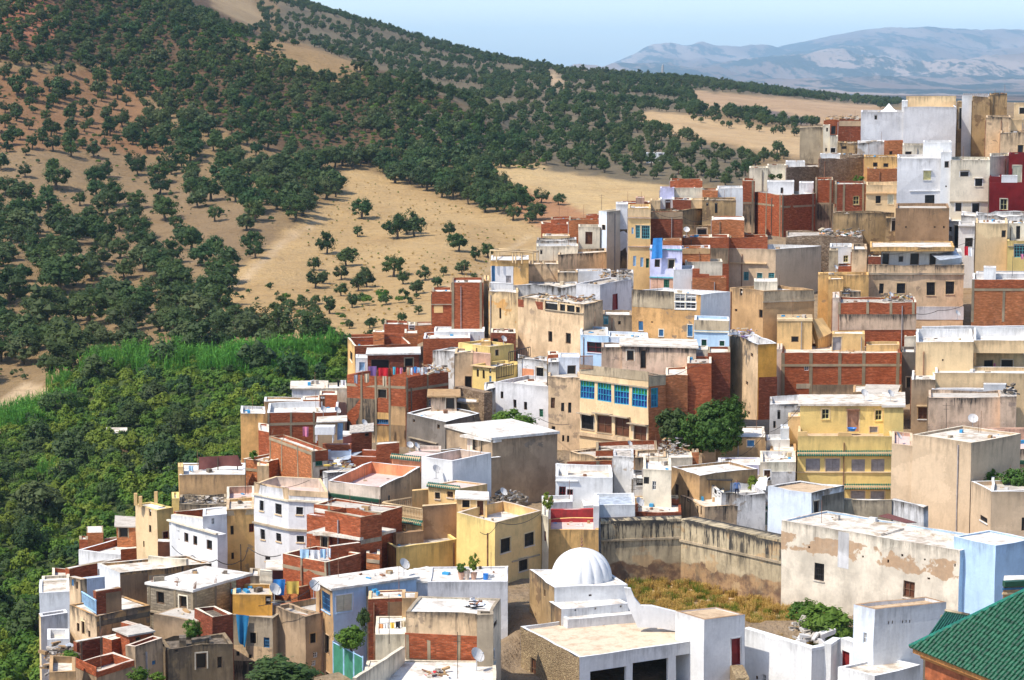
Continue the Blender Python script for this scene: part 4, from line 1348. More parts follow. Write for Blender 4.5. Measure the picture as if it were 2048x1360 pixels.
h.box([(842, 440), (1036, 439)], 570, 'oldwhite', 334, 6, p=.25, roof='rubble')
h.box([(1034, 438), (1168, 437)], 570, 'brickorange', 333, 5, p=.25, roof='rubble', cop='brick'); h.w('R 1080 525 22 34')
h = House('earth_house', 'yellowish earth house with two small windows left of the big white house')
h.box([(888, 549), (1126, 547)], 660, 'yellowtan', 322, 7, p=.25, roof='concroof'); h.w('R 970 606 34 32;R 1046 610 36 28')
h.box([(912, 633), (1124, 632)], 770, 'brickorange', 318, 6, p=.3, roof='concroof')
h = House('white_house', 'small white terrace house tucked left of the big white house')
h.box([(1165, 466), (1330, 464)], 600, 'warmwhite', 323, 8, p=.3); h.w('R 1205 522 45 22')
h = House('brick_house', 'large unfinished brick house with a white roof room and concrete posts')
a = h.box([(302, 822), (542, 810), (105, 800)], 1100, 'brick', 308, p=.35, roof='concroof', inner='white')
h.frame('R', (302, 535), (905,)); h.frame('L', (108, 200, 300), (895,))
h.box([(540, 716), (668, 715)], 1080, 'brick', 313, 8, p=.3, roof='concroof'); h.panel('R', 546, 890, 667, 1075, 'creamstain'); h.frame('R', (545, 662), (885,))
h.box([(20, 722), (107, 721)], 1100, 'brick', 314, 8, p=.3, roof='concroof'); h.panel('R', 22, 890, 103, 1095, 'creamstain'); h.frame('R', (100,), (880,))
h.box([(196, 727), (388, 725)], 825, 'white', 314.5, 4, p=.1, part='roof_room'); h.w('R 300 790 20 40 d')
h.box([(424, 736), (527, 735)], 825, 'white', 314.3, 4, p=.1, part='roof_room')
h = House('brick_house', 'dark brick house with one pale window between the brick and cream houses')
h.box([(680, 743), (902, 742)], 965, 'brickdark', 306, 8, p=.3, roof='concroof'); h.w('R 832 860 46 62 yel'); h.frame('R', (684, 757, 898), ())
h = House('cream_house', 'cream house with a heavy parapet left of the big white house')
h.box([(904, 750), (1146, 748)], 975, 'cream', 302, 8, p=.5); h.cornice('R', 812, 'tan'); h.w('R 990 856 36 56 g;R 1080 852 36 76 creams')
h = House('big_white_house', 'tall white house with scattered small windows under the hilltop at right')
h.box([(1128, 560), (1442, 559)], 930, 'whitelav', 298, 12, p=.35); h.w('R 1340 684 56 66 yels;R 1357 862 70 76 g'); h.cornice('R', 796, 'white', .1, .1, 1215, 1438); h.cornice('R', 645, 'white', .12, .25, 1308, 1372)
h.box([(1312, 446), (1514, 445)], 580, 'white', 304, 8, p=.3)
h.box([(1438, 516), (1516, 515)], 1010, 'white', 297.4, 8, p=.3); h.w('R 1480 604 32 46;R 1477 762 12 12')
h.box([(1510, 573), (1791, 572)], 1010, 'warmwhite', 297, 10, p=.35)
h.w('R 1605 673 62 36;R 1710 730 52 58 g;R 1565 909 46 62 d;R 1688 925 52 88 dark'); h.cornice('R', 872, 'conc', .14, .18); h.cornice('R', 646, 'conc', .1, .2, 1572, 1640); h.cornice('R', 702, 'warmwhite', .1, .2, 1672, 1742)
h.box([(1790, 546), (1930, 540)], 720, 'warmwhite', 298.5, 6, p=.35)
h = House('dark_red_house', 'dark red painted house with a yellow framed window at the right edge')
h.box([(1787, 735), (2070, 734)], 980, 'darkred', 294, 8, p=.3, roof='concroof'); h.w('R 1888 890 50 80 yel')
h.box([(1787, 691), (1874, 690)], 745, 'darkred', 294.6, 6, p=.15)
h.box([(1926, 530), (2070, 529)], 745, 'darkred', 298, 6, p=.3); h.w('R 1982 672 66 118 creams')
h.box([(1872, 682), (1986, 681)], 740, 'white', 294.3, 1, p=.1, part='terrace_wall')
h = House('ruined_house', 'plain brown plastered house with a broken arched end wall')
h.box([(1116, 918), (1500, 914)], 1200, 'brown', 283, 10, p=.35, roof='concroof'); h.w('R 1190 1052 12 12;R 1395 1052 14 10;R 1460 1052 12 16')
h.box([(668, 950), (1104, 947)], 1090, 'earth', 289, 3, p=.3, roof='rubble', cop='stone')
h.box([(1044, 985), (1120, 982)], 1160, 'earth', 284.5, 3, p=.2, roof='rubble'); h.w('R 1105 1035 40 90 dark')
h = House('white_house', 'narrow white house with a tall doorway under the big white house')
h.box([(1494, 1010), (1602, 1008)], 1200, 'oldwhite', 290, 8, p=.3); h.w('R 1550 1120 30 160 dark;R 1503 1066 26 32')
h.box([(1585, 966), (1704, 964)], 1230, 'oldwhite', 288, 8, p=.35)
h.box([(1565, 1034), (1682, 1032)], 1240, 'whitelav', 282, 6, p=.3); h.w('R 1640 1162 58 66 g'); h.cornice('R', 1042, 'white', .15, .3)
h = House('yellow_house', 'pale yellow house with a concrete parapet and teal window at the right edge')
h.box([(1690, 966), (2075, 965)], 1050, 'oldwhite', 281, 8, p=.5)
h.box([(1690, 1026), (1916, 1024)], 1340, 'cream', 272, 10, p=.25)
h.box([(1906, 1026), (2075, 1025)], 1200, 'warmwhite', 274, 8, p=.2); h.w('R 1990 1092 30 92 g', h.cur)
h.w('R 1888 1102 32 52 d', h.boxes[1])
h.box([(1915, 1152), (2075, 1150)], 1345, 'yellow', 270, 8, p=.35); h.w('R 2003 1222 82 96 teal'); h.cornice('R', 1212 - 20, 'conc', .12, .12, 1918, 1960)
h = House('stone_house', 'low rubble stone house roofed with scattered scrap and sheets')
h.box([(330, 1112), (880, 1108)], 1215, 'stone', 282, 9, p=.25, roof='rubble')

# ---- sheet B: right, middle height
Z(1480, 460)
h = House('beige_house', 'smooth beige house with teal windows on its left front')
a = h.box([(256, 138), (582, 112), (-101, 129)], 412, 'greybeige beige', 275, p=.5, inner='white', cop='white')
h.w('L 45 330 36 62 teal;L 140 335 38 56 teal;L 225 333 44 54 teal'); h.cornice('L', 236, 'cream', .12, .25, -70, 188)
h.box([(40, 70), (160, 69)], 140, 'whiteblue', 279, 2.2, p=.05, part='stair_head')
h = House('cream_house', 'long cream house with a columned upper terrace and dark line under the parapet')
a = h.box([(914, 248), (1604, 244)], 640, 'creamstain', 260, 10, p=1.1, inner='white')
h.cornice('R', 312, 'conc', .22, .18); h.w('R 1013 418 32 72 g;R 1152 416 62 76 g;R 1365 420 62 92 g;R 1503 414 62 92 g'); h.panel('R', 1262, 548, 1602, 640, 'whitelav')
h.box([(1010, 156), (1590, 154)], 250, 'white', 265, 5, p=.0, part='terrace_room'); h.w('R 1042 200 46 90 dark;R 1152 208 32 40 d;R 1250 204 62 90 dark;R 1380 204 46 90 dark')
h.hang([(930, 120), (1536, 117)], 152, 'yellowtan', 262, 8, p=.15, part='terrace_roof', roof='limeold')
h.box([(800, 138), (908, 137)], 490, 'creamstain', 260.6, 8, p=.3)
h.box([(916, 190), (1008, 189)], 250, 'brickdark', 260.4, 3, p=.1, part='roof_store')
h = House('white_house', 'small white roof terrace with a stained pillar left of the long cream house')
h.box([(645, 118), (802, 116)], 300, 'white', 267, 5, p=.3); h.w('R 758 206 34 50 yel')
h.box([(638, 142), (702, 140)], 345, 'concstain', 262, 2.5, p=.2)
h.box([(704, 256), (802, 255)], 330, 'brick', 261.5, 3, p=.2)
h.box([(560, 318), (922, 316)], 500, 'yellowtan', 257.5, 3, p=.3, roof='concroof')
h.box([(634, 346), (738, 345)], 480, 'yellowtan', 254.5, 2.6, p=.2)
h.box([(716, 438), (864, 437)], 482, 'creamstain', 253.5, 2.6, p=.2); h.w('R 760 452 60 20 d')
h = House('tan_house', 'tan house with a grey stained parapet and small white roof room')
a = h.box([(166, 434), (532, 424), (-74, 404)], 665, 'tan', 248, p=.35, roof='lime')
h.panel('R', 168, 436, 530, 502, 'concstain'); h.cornice('R', 508, 'conc', .16, .14); h.w('L 10 440 20 60;L 148 600 26 60;L -30 575 18 18')
h.box([(100, 368), (268, 366)], 440, 'warmwhite', 252, 4, p=.05, part='roof_room')
h = House('brick_house', 'brick topped wall house over pinkish plaster below the long cream house')
h.box([(706, 517), (1262, 513)], 715, 'brick', 246, 6, p=.3, roof='rubble'); h.panel('R', 708, 602, 1260, 715, 'pinkstain'); h.frame('R', (716, 925, 1090, 1252), (), y1=602)
h.box([(664, 484), (712, 483)], 710, 'pinkwhite', 246.4, 6, p=.2)
h = House('brick_house', 'brick house with a white terrace top at the right edge')
h.box([(1664, 354), (2080, 352)], 625, 'brickorange', 252, 8, p=.5, cop='white', inner='white'); h.frame('R', (1674, 1902), (428,), mat='concpost'); h.panel('R', 1680, 360, 2075, 415, 'brick', .02)
h.box([(1690, 312), (2080, 311)], 360, 'whitelav', 258, 3, p=.1); h.box([(1745, 268), (1832, 267)], 350, 'white', 256.5, 2, p=.05, part='roof_store'); h.w('R 1790 245 70 30 g')
h = House('cream_cube_house', 'cream yellow cube house with a sloping stair head and grey roof door')
h.box([(268, 652), (516, 650)], 900, 'creamyel', 243, 4.5, p=.0, slab=.22, roof='cream', over=.06); h.w('R 391 781 52 42 dark')
h.box([(660, 744), (893, 742)], 890, 'creamyel', 242, 3, p=.1); h.w('R 691 815 70 96 greydoor')
h.box([(903, 822), (1142, 821)], 890, 'creamyel', 241.5, 3, p=.25)
h.box([(898, 722), (1205, 720)], 850, 'brickdark', 250, 3, p=.5, roof='rubble')
h = House('white_house', 'small whitewashed house in the gap left of the big cream house')
h.box([(1180, 762), (1264, 760)], 900, 'warmwhite', 245, 5, p=.3)
h.box([(1160, 875), (1262, 874)], 1230, 'grey', 240, 5, p=.3); h.w('R 1210 1090 40 76 dark')  # dark grey volume fills the gap, standing in for the alley's shade
h = House('brick_house', 'wide brick wall house framed by concrete posts and a beam')
h.box([(300, 878), (1158, 874)], 1250, 'brick', 238, 8, p=.3, roof='limeold', cop='brick')
h.frame('R', (308, 525, 730, 902, 1148), (968,), .34); h.panel('R', 520, 1108, 1156, 1250, 'tangrey'); h.w('R 475 990 32 34 w'); h.panel('R', 405, 1100, 515, 1135, 'conc')
h.box([(266, 852), (304, 851)], 1240, 'pinkwhite', 238.4, 8, p=.2)
h = House('tall_tan_house', 'tall tan house with an orange upper corner and brick below, right of the fig tree')
a = h.box([(130, 812), (263, 806), (-71, 728)], 1380, 'orange creamstain', 231, p=.9, inner='whitelav', cop='white')
h.panel('R', 131, 1052, 262, 1380, 'brickdark'); h.w('L 85 896 18 28;L 48 1096 20 28;L 38 1302 14 22;L 64 1308 14 22')
h = House('big_cream_house', 'large smooth cream house with white roof terrace at the right edge')
h.box([(1262, 800), (1672, 797)], 1030, 'cream', 226, 11, p=.9, inner='white', cop='white'); h.w('R 1452 930 12 14')
h.box([(1300, 690), (2080, 688)], 800, 'white', 238, .5, p=.05, part='back_parapet')
h.hang([(1672, 790), (2080, 789)], 882, 'cream', 226.6, 11, p=.9, inner='white', cop='white', part='upper_wing')
h.box([(1682, 878), (2080, 877)], 1030, 'cream', 230, 6, p=0, part='veranda_wall'); h.w('R 1780 976 70 92 dark;R 1912 976 80 92 dark;R 2065 976 60 92 dark')
h.box([(1672, 880), (1690, 880)], 1030, 'woodlight', 226.7, .3, p=0, part='veranda_post')
h.box([(1396, 1023), (2080, 1021)], 1270, 'cream', 222, 4.5, p=.35, cop='white')
h.box([(1230, 1070), (1398, 1072)], 1385, 'tangrey', 221, 7, p=.3, cop='white', inner='cream'); h.w('R 1308 1312 72 84 brn'); h.cornice('R', 1258, 'cream', .12, .2, 1262, 1350)
h = House('white_stained_house', 'low weathered house with streaked grey walls under the big cream house')
h.box([(1350, 1197), (1872, 1196)], 1420, 'pinkstain', 214, 5, p=.3, roof='concroof')
h.box([(1374, 1140), (1748, 1138)], 1215, 'whitelav', 220.3, 1, p=.05, part='back_parapet')
h.box([(1744, 1104), (1905, 1103)], 1215, 'white', 220.2, 1, p=.05, part='back_parapet')
h.box([(1866, 1192), (1980, 1191)], 1425, 'pinkstain', 213, 4, p=.0, roof='rubble')
h = House('shed', 'small shed with a sloping tin sheet roof behind the bright yellow house', 'shed')
h.box([(810, 1160), (1152, 1156)], 1215, 'tan', 225, 5, p=.1, roof='limeold')

# ---- sheet E: right, lower middle
Z(1480, 760)
h = House('bright_yellow_house', 'bright yellow house with green tile eaves and shuttered windows')
a = h.box([(415, 402), (1090, 404)], 860, 'yellow', 203, 6, p=.55, roof='tangravel', cop='cream')
h.slabf(a, 'R', 415, 372, 482, 404, 'creamyel', .0, 'parapet_step', .22); h.slabf(a, 'R', 705, 376, 800, 404, 'creamyel', .0, 'parapet_step', .22)
h.cornice('R', 526, 'cream', .30, .28, tiles='tileteal'); h.cornice('R', 764, 'cream', .28, .28, 745, 1088, tiles='tileteal'); h.cornice('R', 660, 'cream', .10, .12)
h.w('R 522 606 100 92 shut;R 662 610 104 92 shut;R 847 612 96 92 shut;R 988 614 96 92 shut;R 846 822 100 60 shut;R 986 824 96 60 shut')
h.box([(432, 186), (1036, 184)], 410, 'yellow', 208, 6, p=.0, slab=.2, roof='limeold', part='upper_wall')
h.w('R 612 242 56 74 yel;R 812 292 82 156 pinkdoor;R 992 250 50 76 yel;R 958 354 56 42 greydoor'); h.cornice('R', 212, 'rusty', .1, .3, 766, 856)
h.box([(1030, 196), (1172, 198)], 420, 'yellow', 206, 8, p=.0, slab=.2, roof='limeold', part='upper_wall')
h = House('white_house', 'narrow white house with a pale blue side left of the bright yellow house')
h.box([(215, 168), (432, 164)], 510, 'oldwhite', 216, 6, p=.6, inner='whitelav'); h.w('R 278 250 22 66 g;R 245 320 18 50')
h.box([(188, 428), (354, 429)], 505, 'white', 210, 3, p=.3); h.box([(344, 262), (432, 262)], 400, 'cream', 211.5, 2.4, p=.1)
h.box([(290, 345), (350, 344)], 500, 'whiteblue', 210.6, 2, p=.1)
h = House('beige_wall_house', 'tall blank beige house with a garden terrace at the right edge')
a = h.box([(1235, 389), (1658, 450)], 1010, 'beige', 192.5, 7, p=.2, roof='limeold', cop='warmwhite')
h.box([(1088, 456), (1238, 474)], 1010, 'beige', 194.5, 6, p=.3, roof='pinkroof', inner='pink')
h.box([(1657, 722), (1802, 796)], 1100, 'beige', 188, 7, p=.35, cop='white', roof='concroof'); h.w('R 1745 996 54 38 g')
h.box([(1800, 798), (2090, 800)], 1110, 'beige', 182.9, 7, p=.35, cop='white', roof='concroof'); h.w('R 2026 1030 24 96 dark')
h = House('pink_house', 'pink walled roof terrace with blue barrels above the garden terrace')
a = h.box([(1480, 352), (2080, 350)], 505, 'pink', 208, 1, p=.1)
b = h.box([(1662, 496), (2080, 498)], 575, 'pinkstain', 203, 5, p=.1, roof='pinkroof'); h.cornice('R', 586, 'dkgreen', .3, .5)
h.box([(1664, 605), (2080, 605)], 830, 'creamstain', 204, 4, p=0, part='garden_wall'); h.w('R 1815 648 206 42 greens;R 1990 690 60 60 w;R 1880 720 40 70 w')
PINK_TERRACE = b
h = House('blue_white_house', 'pale blue white cube house with a tan roof and narrow doorway')
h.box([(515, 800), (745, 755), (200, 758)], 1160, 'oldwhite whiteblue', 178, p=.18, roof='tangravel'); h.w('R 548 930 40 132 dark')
h.panel('R', 585, 815, 740, 985, 'conc'); h.w('L 250 1105 10 20')
h = House('low_wall', 'low stained grey wall behind the long old roof', 'wall')
h.box([(745, 852), (1087, 858)], 1000, 'concstain', 181, .5, p=.05)
h.box([(1078, 852), (1316, 902)], 1010, 'oldwhite', 181, .5, p=.05)
h = House('white_house', 'white house with dark green windows below the balcony')
h.box([(-132, 808), (202, 802)], 1120, 'warmwhite', 192, 8, p=.3); h.panel('R', -130, 804, 200, 876, 'oldwhite', .05); h.cornice('R', 886, 'pinkstain', .12, .14)
h.w('R -8 990 50 92 dg;R 160 991 58 90 dg'); h.cornice('R', 914, 'dkgreen', .25, .3, 112, 198); h.cornice('R', 914, 'dkgreen', .25, .3, -40, 22)
h = House('white_house', 'small white terrace house with a tilted white sheet left of the bright yellow house')
h.box([(215, 506), (402, 504)], 610, 'tan', 207, 4, p=.2)
h.box([(145, 588), (402, 586)], 755, 'warmwhite', 200, 6, p=.35, inner='white'); h.w('R 195 680 45 70 brn'); h.panel('R', 225, 655, 398, 745, 'oldwhite', .06)

# ---- sheet F: lower right
Z(1480, 980)
h = House('old_white_building', 'long old white building with peeling plaster and a cracked lime roof')
a = h.box([(1572, 432), (1880, 354), (300, 216)], 810, 'ltblue patchwhite', 163, p=.12, roof='limeold', cop='limeold')
h.w('L 568 585 72 122 g;L 1210 714 82 118 brn'); h.w('L 495 411 14 16;L 880 478 12 14;L 1160 466 16 20;L 1060 512 12 24;L 1322 496 12 14;L 1347 632 18 16;L 1535 538 10 24')
h.panel('L', 700, 300, 778, 560, 'whitelav', .012)
OLDROOF = a
for x0, y0, x1, y1, x2, y2 in ((880, 300, 1010, 328, 780, 262), (1015, 330, 1190, 284, 1003, 326), (955, 240, 1250, 262, 930, 232), (1230, 300, 1640, 372, 1220, 296), (1390, 340, 1780, 402, 1385, 336)):
    h.box([(x0, y0 - 14), (x1, y1 - 14)], y0, 'limeold', on=a, dep=.35, p=.02, roof='limeold', part='roof_kerb')
h = House('blue_wall_house', 'sky blue wall at the right edge beside the old white building')
h.box([(1832, 398), (2090, 350)], 810, 'ltblue', 161, 4, p=.1, cop='whiteblue')
h.box([(1885, 668), (2090, 660)], 900, 'tan', 150, 2, p=0, part='portal'); h.cornice('R', 660, 'dkgreen', .35, .45); h.cornice('R', 702, 'blueshut', .14, .06); h.cornice('R', 735, 'cream', .12, .1)
h = House('white_box_house', 'plain white box house with slit vents beside the green tiled roof')
h.box([(965, 854), (1478, 800), (815, 817)], 1290, 'white whiteblue', 142, p=.2, roof='tangravel', cop='brown'); h.w('L 896 1062 24 74 w')  # blue-white left wall puts the bluish shade on white into its colour
h.w('R 1063 955 9 24;R 1090 950 9 24;R 1163 945 9 22;R 1190 942 9 22;R 1217 940 9 22')
h.box([(965, 1330), (1290, 1250), (700, 1270)], 1500, 'white', 139, p=.15, roof='limeold', part='terrace_wall')

# ---- sheet C: middle, upper left part of the town
Z(960, 340)
h = House('brick_house', 'brick roofed white house at the upper left crest before the far wood')
h.box([(1362, 72), (1592, 71)], 140, 'brick', 305.5, 5, p=.3)
h.box([(1386, 128), (1594, 127)], 215, 'warmwhite', 304.5, 4, p=.05)
h.box([(1290, 128), (1391, 127)], 215, 'lavender', 303.8, 4, p=.2)
h.box([(1592, 142), (1702, 141)], 215, 'brickorange', 303, 4, p=.2)
h.box([(1700, 130), (1882, 129)], 220, 'white', 304, 6, p=.25)
h = House('white_house', 'small white house with a purple door under the brick crest house')
h.box([(1290, 207), (1386, 206)], 300, 'white', 300, 5, p=.25); h.w('R 1346 247 38 74 door')
h.box([(1380, 212), (1512, 211)], 300, 'brickdark', 299, 5, p=.2, roof='rubble'); h.box([(1510, 214), (1602, 213)], 290, 'cream', 299.4, 4, p=.2)
h.box([(1220, 218), (1291, 217)], 300, 'cream', 298, 5, p=.25)
h = House('earth_house', 'brown earth house with a dark doorway left of the big brick house')
h.box([(1590, 214), (1832, 212)], 340, 'earth', 297, 6, p=.3, roof='concroof'); h.w('R 1690 272 22 74 dark;R 1625 245 16 24')
h.box([(1402, 288), (1592, 270)], 420, 'earth', 294, 3, p=.3, roof='rubble')
h = House('brick_house', 'small pink brick roof rooms beside the yellow tower')
h.box([(1115, 198), (1176, 197)], 280, 'pink', 292, 3, p=.1); h.box([(1010, 232), (1215, 230)], 300, 'brick', 294, 4, p=.3)
h = House('white_tower_house', 'tall whitewashed tower house with a torn tan flank left of the yellow tower')
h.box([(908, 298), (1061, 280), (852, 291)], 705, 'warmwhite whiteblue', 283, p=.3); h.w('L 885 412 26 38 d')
h.box([(974, 246), (1060, 245)], 300, 'whitelav', 286, 5, p=.1); h.panel('R', 985, 425, 1060, 705, 'earth', .02); h.panel('R', 940, 540, 986, 705, 'earth', .02)
h = House('brick_house', 'low brick terraces above the bare golden slope')
h.box([(440, 386), (634, 384)], 480, 'brick', 292, 5, p=.35); h.box([(508, 346), (652, 345)], 410, 'brick', 296, 4, p=.3); h.box([(636, 352), (856, 348)], 420, 'brickorange', 290, 4, p=.3); h.box([(760, 320), (850, 319)], 380, 'brick', 293, 3, p=.2)
h.box([(448, 472), (642, 471)], 510, 'cream', 288, 4, p=.1)
h = House('white_house', 'white house with a brown door below the low brick terraces')
h.box([(705, 408), (859, 404)], 580, 'warmwhite', 284, 5, p=.3); h.w('R 778 488 52 88 door')
h.box([(410, 500), (692, 498)], 560, 'oldwhite', 280, 4, p=.3); h.box([(405, 546), (702, 548)], 620, 'warmwhite', 276, 4, p=.3, inner='white'); h.w('R 437 585 16 34')
h = House('yellow_tower_house', 'narrow yellow tower house with blue grilled windows')
h.box([(1062, 274), (1222, 276)], 760, 'creamyel', 270, 8, p=.3); h.cornice('R', 342, 'pinkstain', .14, .16); h.cornice('R', 548, 'pinkstain', .12, .12); h.panel('R', 1063, 282, 1221, 335, 'cream', .02)
h.w('R 1130 442 32 92 teal;R 1186 444 60 96 teal;R 1093 436 14 46 lblues;R 1107 652 22 72 lblues;R 1160 660 22 66 lblues;R 1200 666 22 66 dg')
h = House('brick_house', 'dark weathered brick walls between the yellow tower and the big brick house')
h.box([(1222, 312), (1452, 310)], 500, 'brickdark', 275, 4, p=.3, roof='rubble', cop='earth'); h.panel('R', 1225, 300, 1450, 350, 'tangrey', .03)
h.box([(1456, 478), (1652, 474)], 570, 'brickorange', 277, 4, p=.25, roof='rubble'); h.w('R 1570 440 60 50 dark')
h.box([(1660, 354), (1892, 352)], 490, 'brickorange', 280, 6, p=.1, roof='lime'); h.w('R 1430 400 40 50')
h.box([(1440, 400), (1660, 398)], 500, 'earth', 283, 3, p=.25, roof='rubble'); h.w('R 1590 445 70 60 dark')
h = House('brick_house', 'long low red brick parapet houses above the lavender house')
h.box([(1310, 498), (1444, 500)], 570, 'brickorange', 268, 3, p=.3); h.box([(1648, 480), (1784, 479)], 670, 'brick', 274, 5, p=.4); h.box([(1784, 480), (2060, 477)], 570, 'brick', 277, 5, p=.4); h.panel('R', 1650, 560, 1780, 670, 'tangrey', .03, b=h.boxes[1])
h.box([(1445, 557), (1648, 553)], 660, 'brickorange', 268, 4, p=.3, cop='white'); h.panel('R', 1447, 562, 1646, 600, 'tan', .03)
h = House('lavender_house', 'pale lavender house with teal ledges and a blue rug hung on its parapet')
h.box([(1218, 566), (1446, 572)], 860, 'lavender', 262, 6, p=.4); h.cornice('R', 570, 'teal', .12, .12); h.cornice('R', 770, 'teal', .12, .14); h.panel('R', 1220, 776, 1390, 860, 'pink', .02)
h.w('R 1268 666 38 54 d;R 1370 674 42 62 d;R 1335 812 40 60 dg'); h.cornice('R', 630, 'lavender', .1, .25, 1330, 1400)
h = House('white_house', 'white roof terraces with a stepped brick wall right of the lavender house')
h.box([(1385, 712), (1532, 708)], 850, 'white', 258, 5, p=.3); h.box([(1470, 656), (1735, 653)], 740, 'warmwhite', 266, 4, p=.3)
h.box([(1520, 772), (1762, 770)], 870, 'brickorange', 256, 3, p=.3, cop='brick'); h.box([(1522, 708), (1572, 707)], 780, 'brick', 256.4, .4, p=.05, cop='brick', part='stepped_wall'); h.box([(1570, 745), (1640, 744)], 780, 'brick', 256.4, .4, p=.05, cop='brick', part='stepped_wall')
h = House('corner_tower_house', 'tall cream and orange corner house with a pergola and white balcony')
h.box([(62, 866), (274, 880)], 1160, 'creamorange', 258, 7, p=.3); h.w('R 145 1026 14 76;R 42 1010 10 40')
h.box([(28, 792), (66, 796)], 1150, 'creamorange', 262, 7, p=.2)
h.box([(75, 642), (348, 646)], 890, 'yellowtan', 262.5, 6, p=.12, roof='lime', part='upper_wall', cop='white'); h.panel('R', 78, 690, 240, 880, 'whitelav', .03); h.w('R 97 742 24 112 blues;R 206 782 36 50 shut')
h = House('stained_house', 'broad stained cream house with a ragged stair wall')
h.box([(560, 604), (908, 586)], 730, 'creamstain', 272, 5, p=.3, roof='limeold'); h.box([(345, 672), (562, 668)], 900, 'creamstain', 268, 5, p=.3, roof='limeold')
h.box([(238, 812), (700, 822)], 905, 'oldwhite', 262, 4, p=.2, roof='limeold')
h.box([(688, 724), (935, 720)], 860, 'white', 268.5, 3, p=.2); h.box([(556, 730), (700, 727)], 905, 'creamstain', 265, 3, p=.2)
h = House('white_house', 'white courtyard house with a curved wall and pink door')
h.box([(860, 820), (1098, 775)], 1000, 'whitelav', 255, 3, p=.2, roof='rubble'); h.w('R 968 945 40 116 reddoor')
h.box([(978, 728), (1098, 724)], 800, 'oldwhite', 262, 3, p=.2, roof='rubble')
h.box([(880, 1038), (1088, 1038)], 1170, 'tangrey', 247, 5, p=.2, roof='lime'); h.w('R 900 1070 36 70 teal;R 998 1095 20 26')
h = House('tan_house', 'big weathered tan house with scrap on its roof and dark upper openings')
a = h.box([(742, 960), (880, 932), (272, 905)], 1320, 'creamstain', 243, p=.15, roof='limeold'); SCRAPROOF = a
h.w('L 510 974 90 70 dark;L 590 990 40 62 dark;L 650 998 56 60 dark;L 700 1005 30 50 dark;L 503 1192 30 74 d;L 630 1206 36 74 d'); h.panel('L', 275, 935, 450, 988, 'brickdark', .03); h.cornice('L', 1012, 'conc', .1, .12, 465, 740)
h = House('orange_stained_house', 'orange stained tan house with a glazed roof frame and white right side')
a = h.box([(1578, 888), (1793, 868), (1088, 862)], 1270, 'white orangestain', 243, p=.2, roof='lime')
h.panel('L', 1090, 862, 1388, 985, 'concstain', .025); h.w('L 1150 1116 32 66 blues;L 1300 1166 32 46 blues;L 1505 1150 36 82 blues;L 1432 912 72 60 w;L 1508 914 72 60 w;L 1432 968 72 50 w;L 1508 970 72 50 w'); h.w('L 1230 1090 16 10')
h = House('blue_house', 'pale blue low house with teal windows under a stained parapet')
h.box([(1535, 1078), (1786, 1088)], 1280, 'ltblue', 237, 5, p=.3, cop='white'); h.panel('R', 1536, 1078, 1785, 1148, 'concstain', .03); h.cornice('R', 1158, 'warmwhite', .1, .12); h.w('R 1603 1236 36 48 greens;R 1732 1240 36 36 greens')
h = House('blue_house', 'bright pale blue flat house with a wide dark window')
h.box([(720, 1176), (920, 1190)], 1330, 'ltblue', 238, 7, p=.2, roof='concroof', cop='white'); h.w('R 826 1268 122 76 redw')
h.box([(915, 1196), (1205, 1206)], 1300, 'whiteblue', 236.5, 5, p=.25, roof='lime')

# ---- sheet D: middle
Z(960, 640)
h = House('white_house', 'long white house with a row of small windows above the leafy tree')
h.box([(112, 442), (492, 476)], 780, 'whitelav', 229, 6, p=.35, roof='lime'); h.w('R 158 538 20 50 d;R 252 600 22 58 d;R 326 615 22 58 d;R 438 664 28 58 dg')
h.box([(270, 272), (482, 290)], 450, 'oldwhite', 236, 3, p=.3); h.panel('R', 300, 350, 385, 450, 'salmon', .03); h.w('R 430 395 50 110 g')
h.box([(30, 488), (114, 482)], 720, 'oldwhite', 231, 4, p=.2)
h = House('cream_stained_house', 'tall cream house with peeling patches and small arched windows')
h.box([(490, 402), (718, 412)], 980, 'creamstain', 223, 6, p=.3, roof='concroof'); h.w('R 522 592 30 78 brn;R 594 622 22 62 g;R 643 628 22 74 g;R 595 848 16 46 d;R 630 852 16 48 d;R 524 775 26 30')
h.box([(488, 300), (562, 296)], 420, 'oldwhite', 226, 3, p=.2); h.box([(486, 247), (560, 247)], 310, 'brick', 229, 3, p=.2)
h.box([(560, 268), (712, 264)], 405, 'whiteblue', 226.6, 3.5, p=.1, part='roof_room'); h.w('R 655 358 62 70 d')
h = House('blue_window_house', 'cream house with a row of large blue and green glazed windows')
a = h.box([(1206, 398), (1330, 388), (715, 340)], 960, 'brickorange cream', 214, p=.95, roof='lime', cop='conc', inner='pinkstain')
h.panel('L', 716, 342, 1205, 408, 'concstain', .03); h.panel('R', 1207, 396, 1329, 470, 'concstain', .03); h.cornice('L', 452, 'conc', .12, .12)
h.w('L 768 498 104 132 bluewin;L 891 517 100 134 bluewin;L 1013 534 106 140 bluewin;L 1142 556 110 140 bluewin;R 1250 556 52 142 bluewin')
h.w('L 772 732 92 102 g;L 892 748 100 126 brn;L 1016 768 104 132 brn;L 1145 812 92 112 brn;L 895 905 100 56 brn;L 1030 915 110 40 brn')
for y, x0, x1 in ((668, 690, 820), (668, 825, 950), (690, 950, 1075), (742, 1070, 1205)): h.cornice('L', y, 'conc', .09, .5, x0, x1, name='window_canopy')
h.cornice('L', 845, 'creamstain', .35, .25)
b = h.box([(1018, 186), (1545, 200)], 350, 'pinkstain', 222.5, 5, p=.0, slab=.16, roof='limeold', part='roof_room', over=.25); h.w('R 1075 256 48 72 dark;R 1166 282 42 130 dark')
h.box([(870, 192), (1020, 188)], 350, 'pinkstain', 223, 4, p=.2, part='roof_room')
h.box([(1330, 392), (1488, 386)], 780, 'brickorange', 215.5, 5, p=.2, roof='lime')
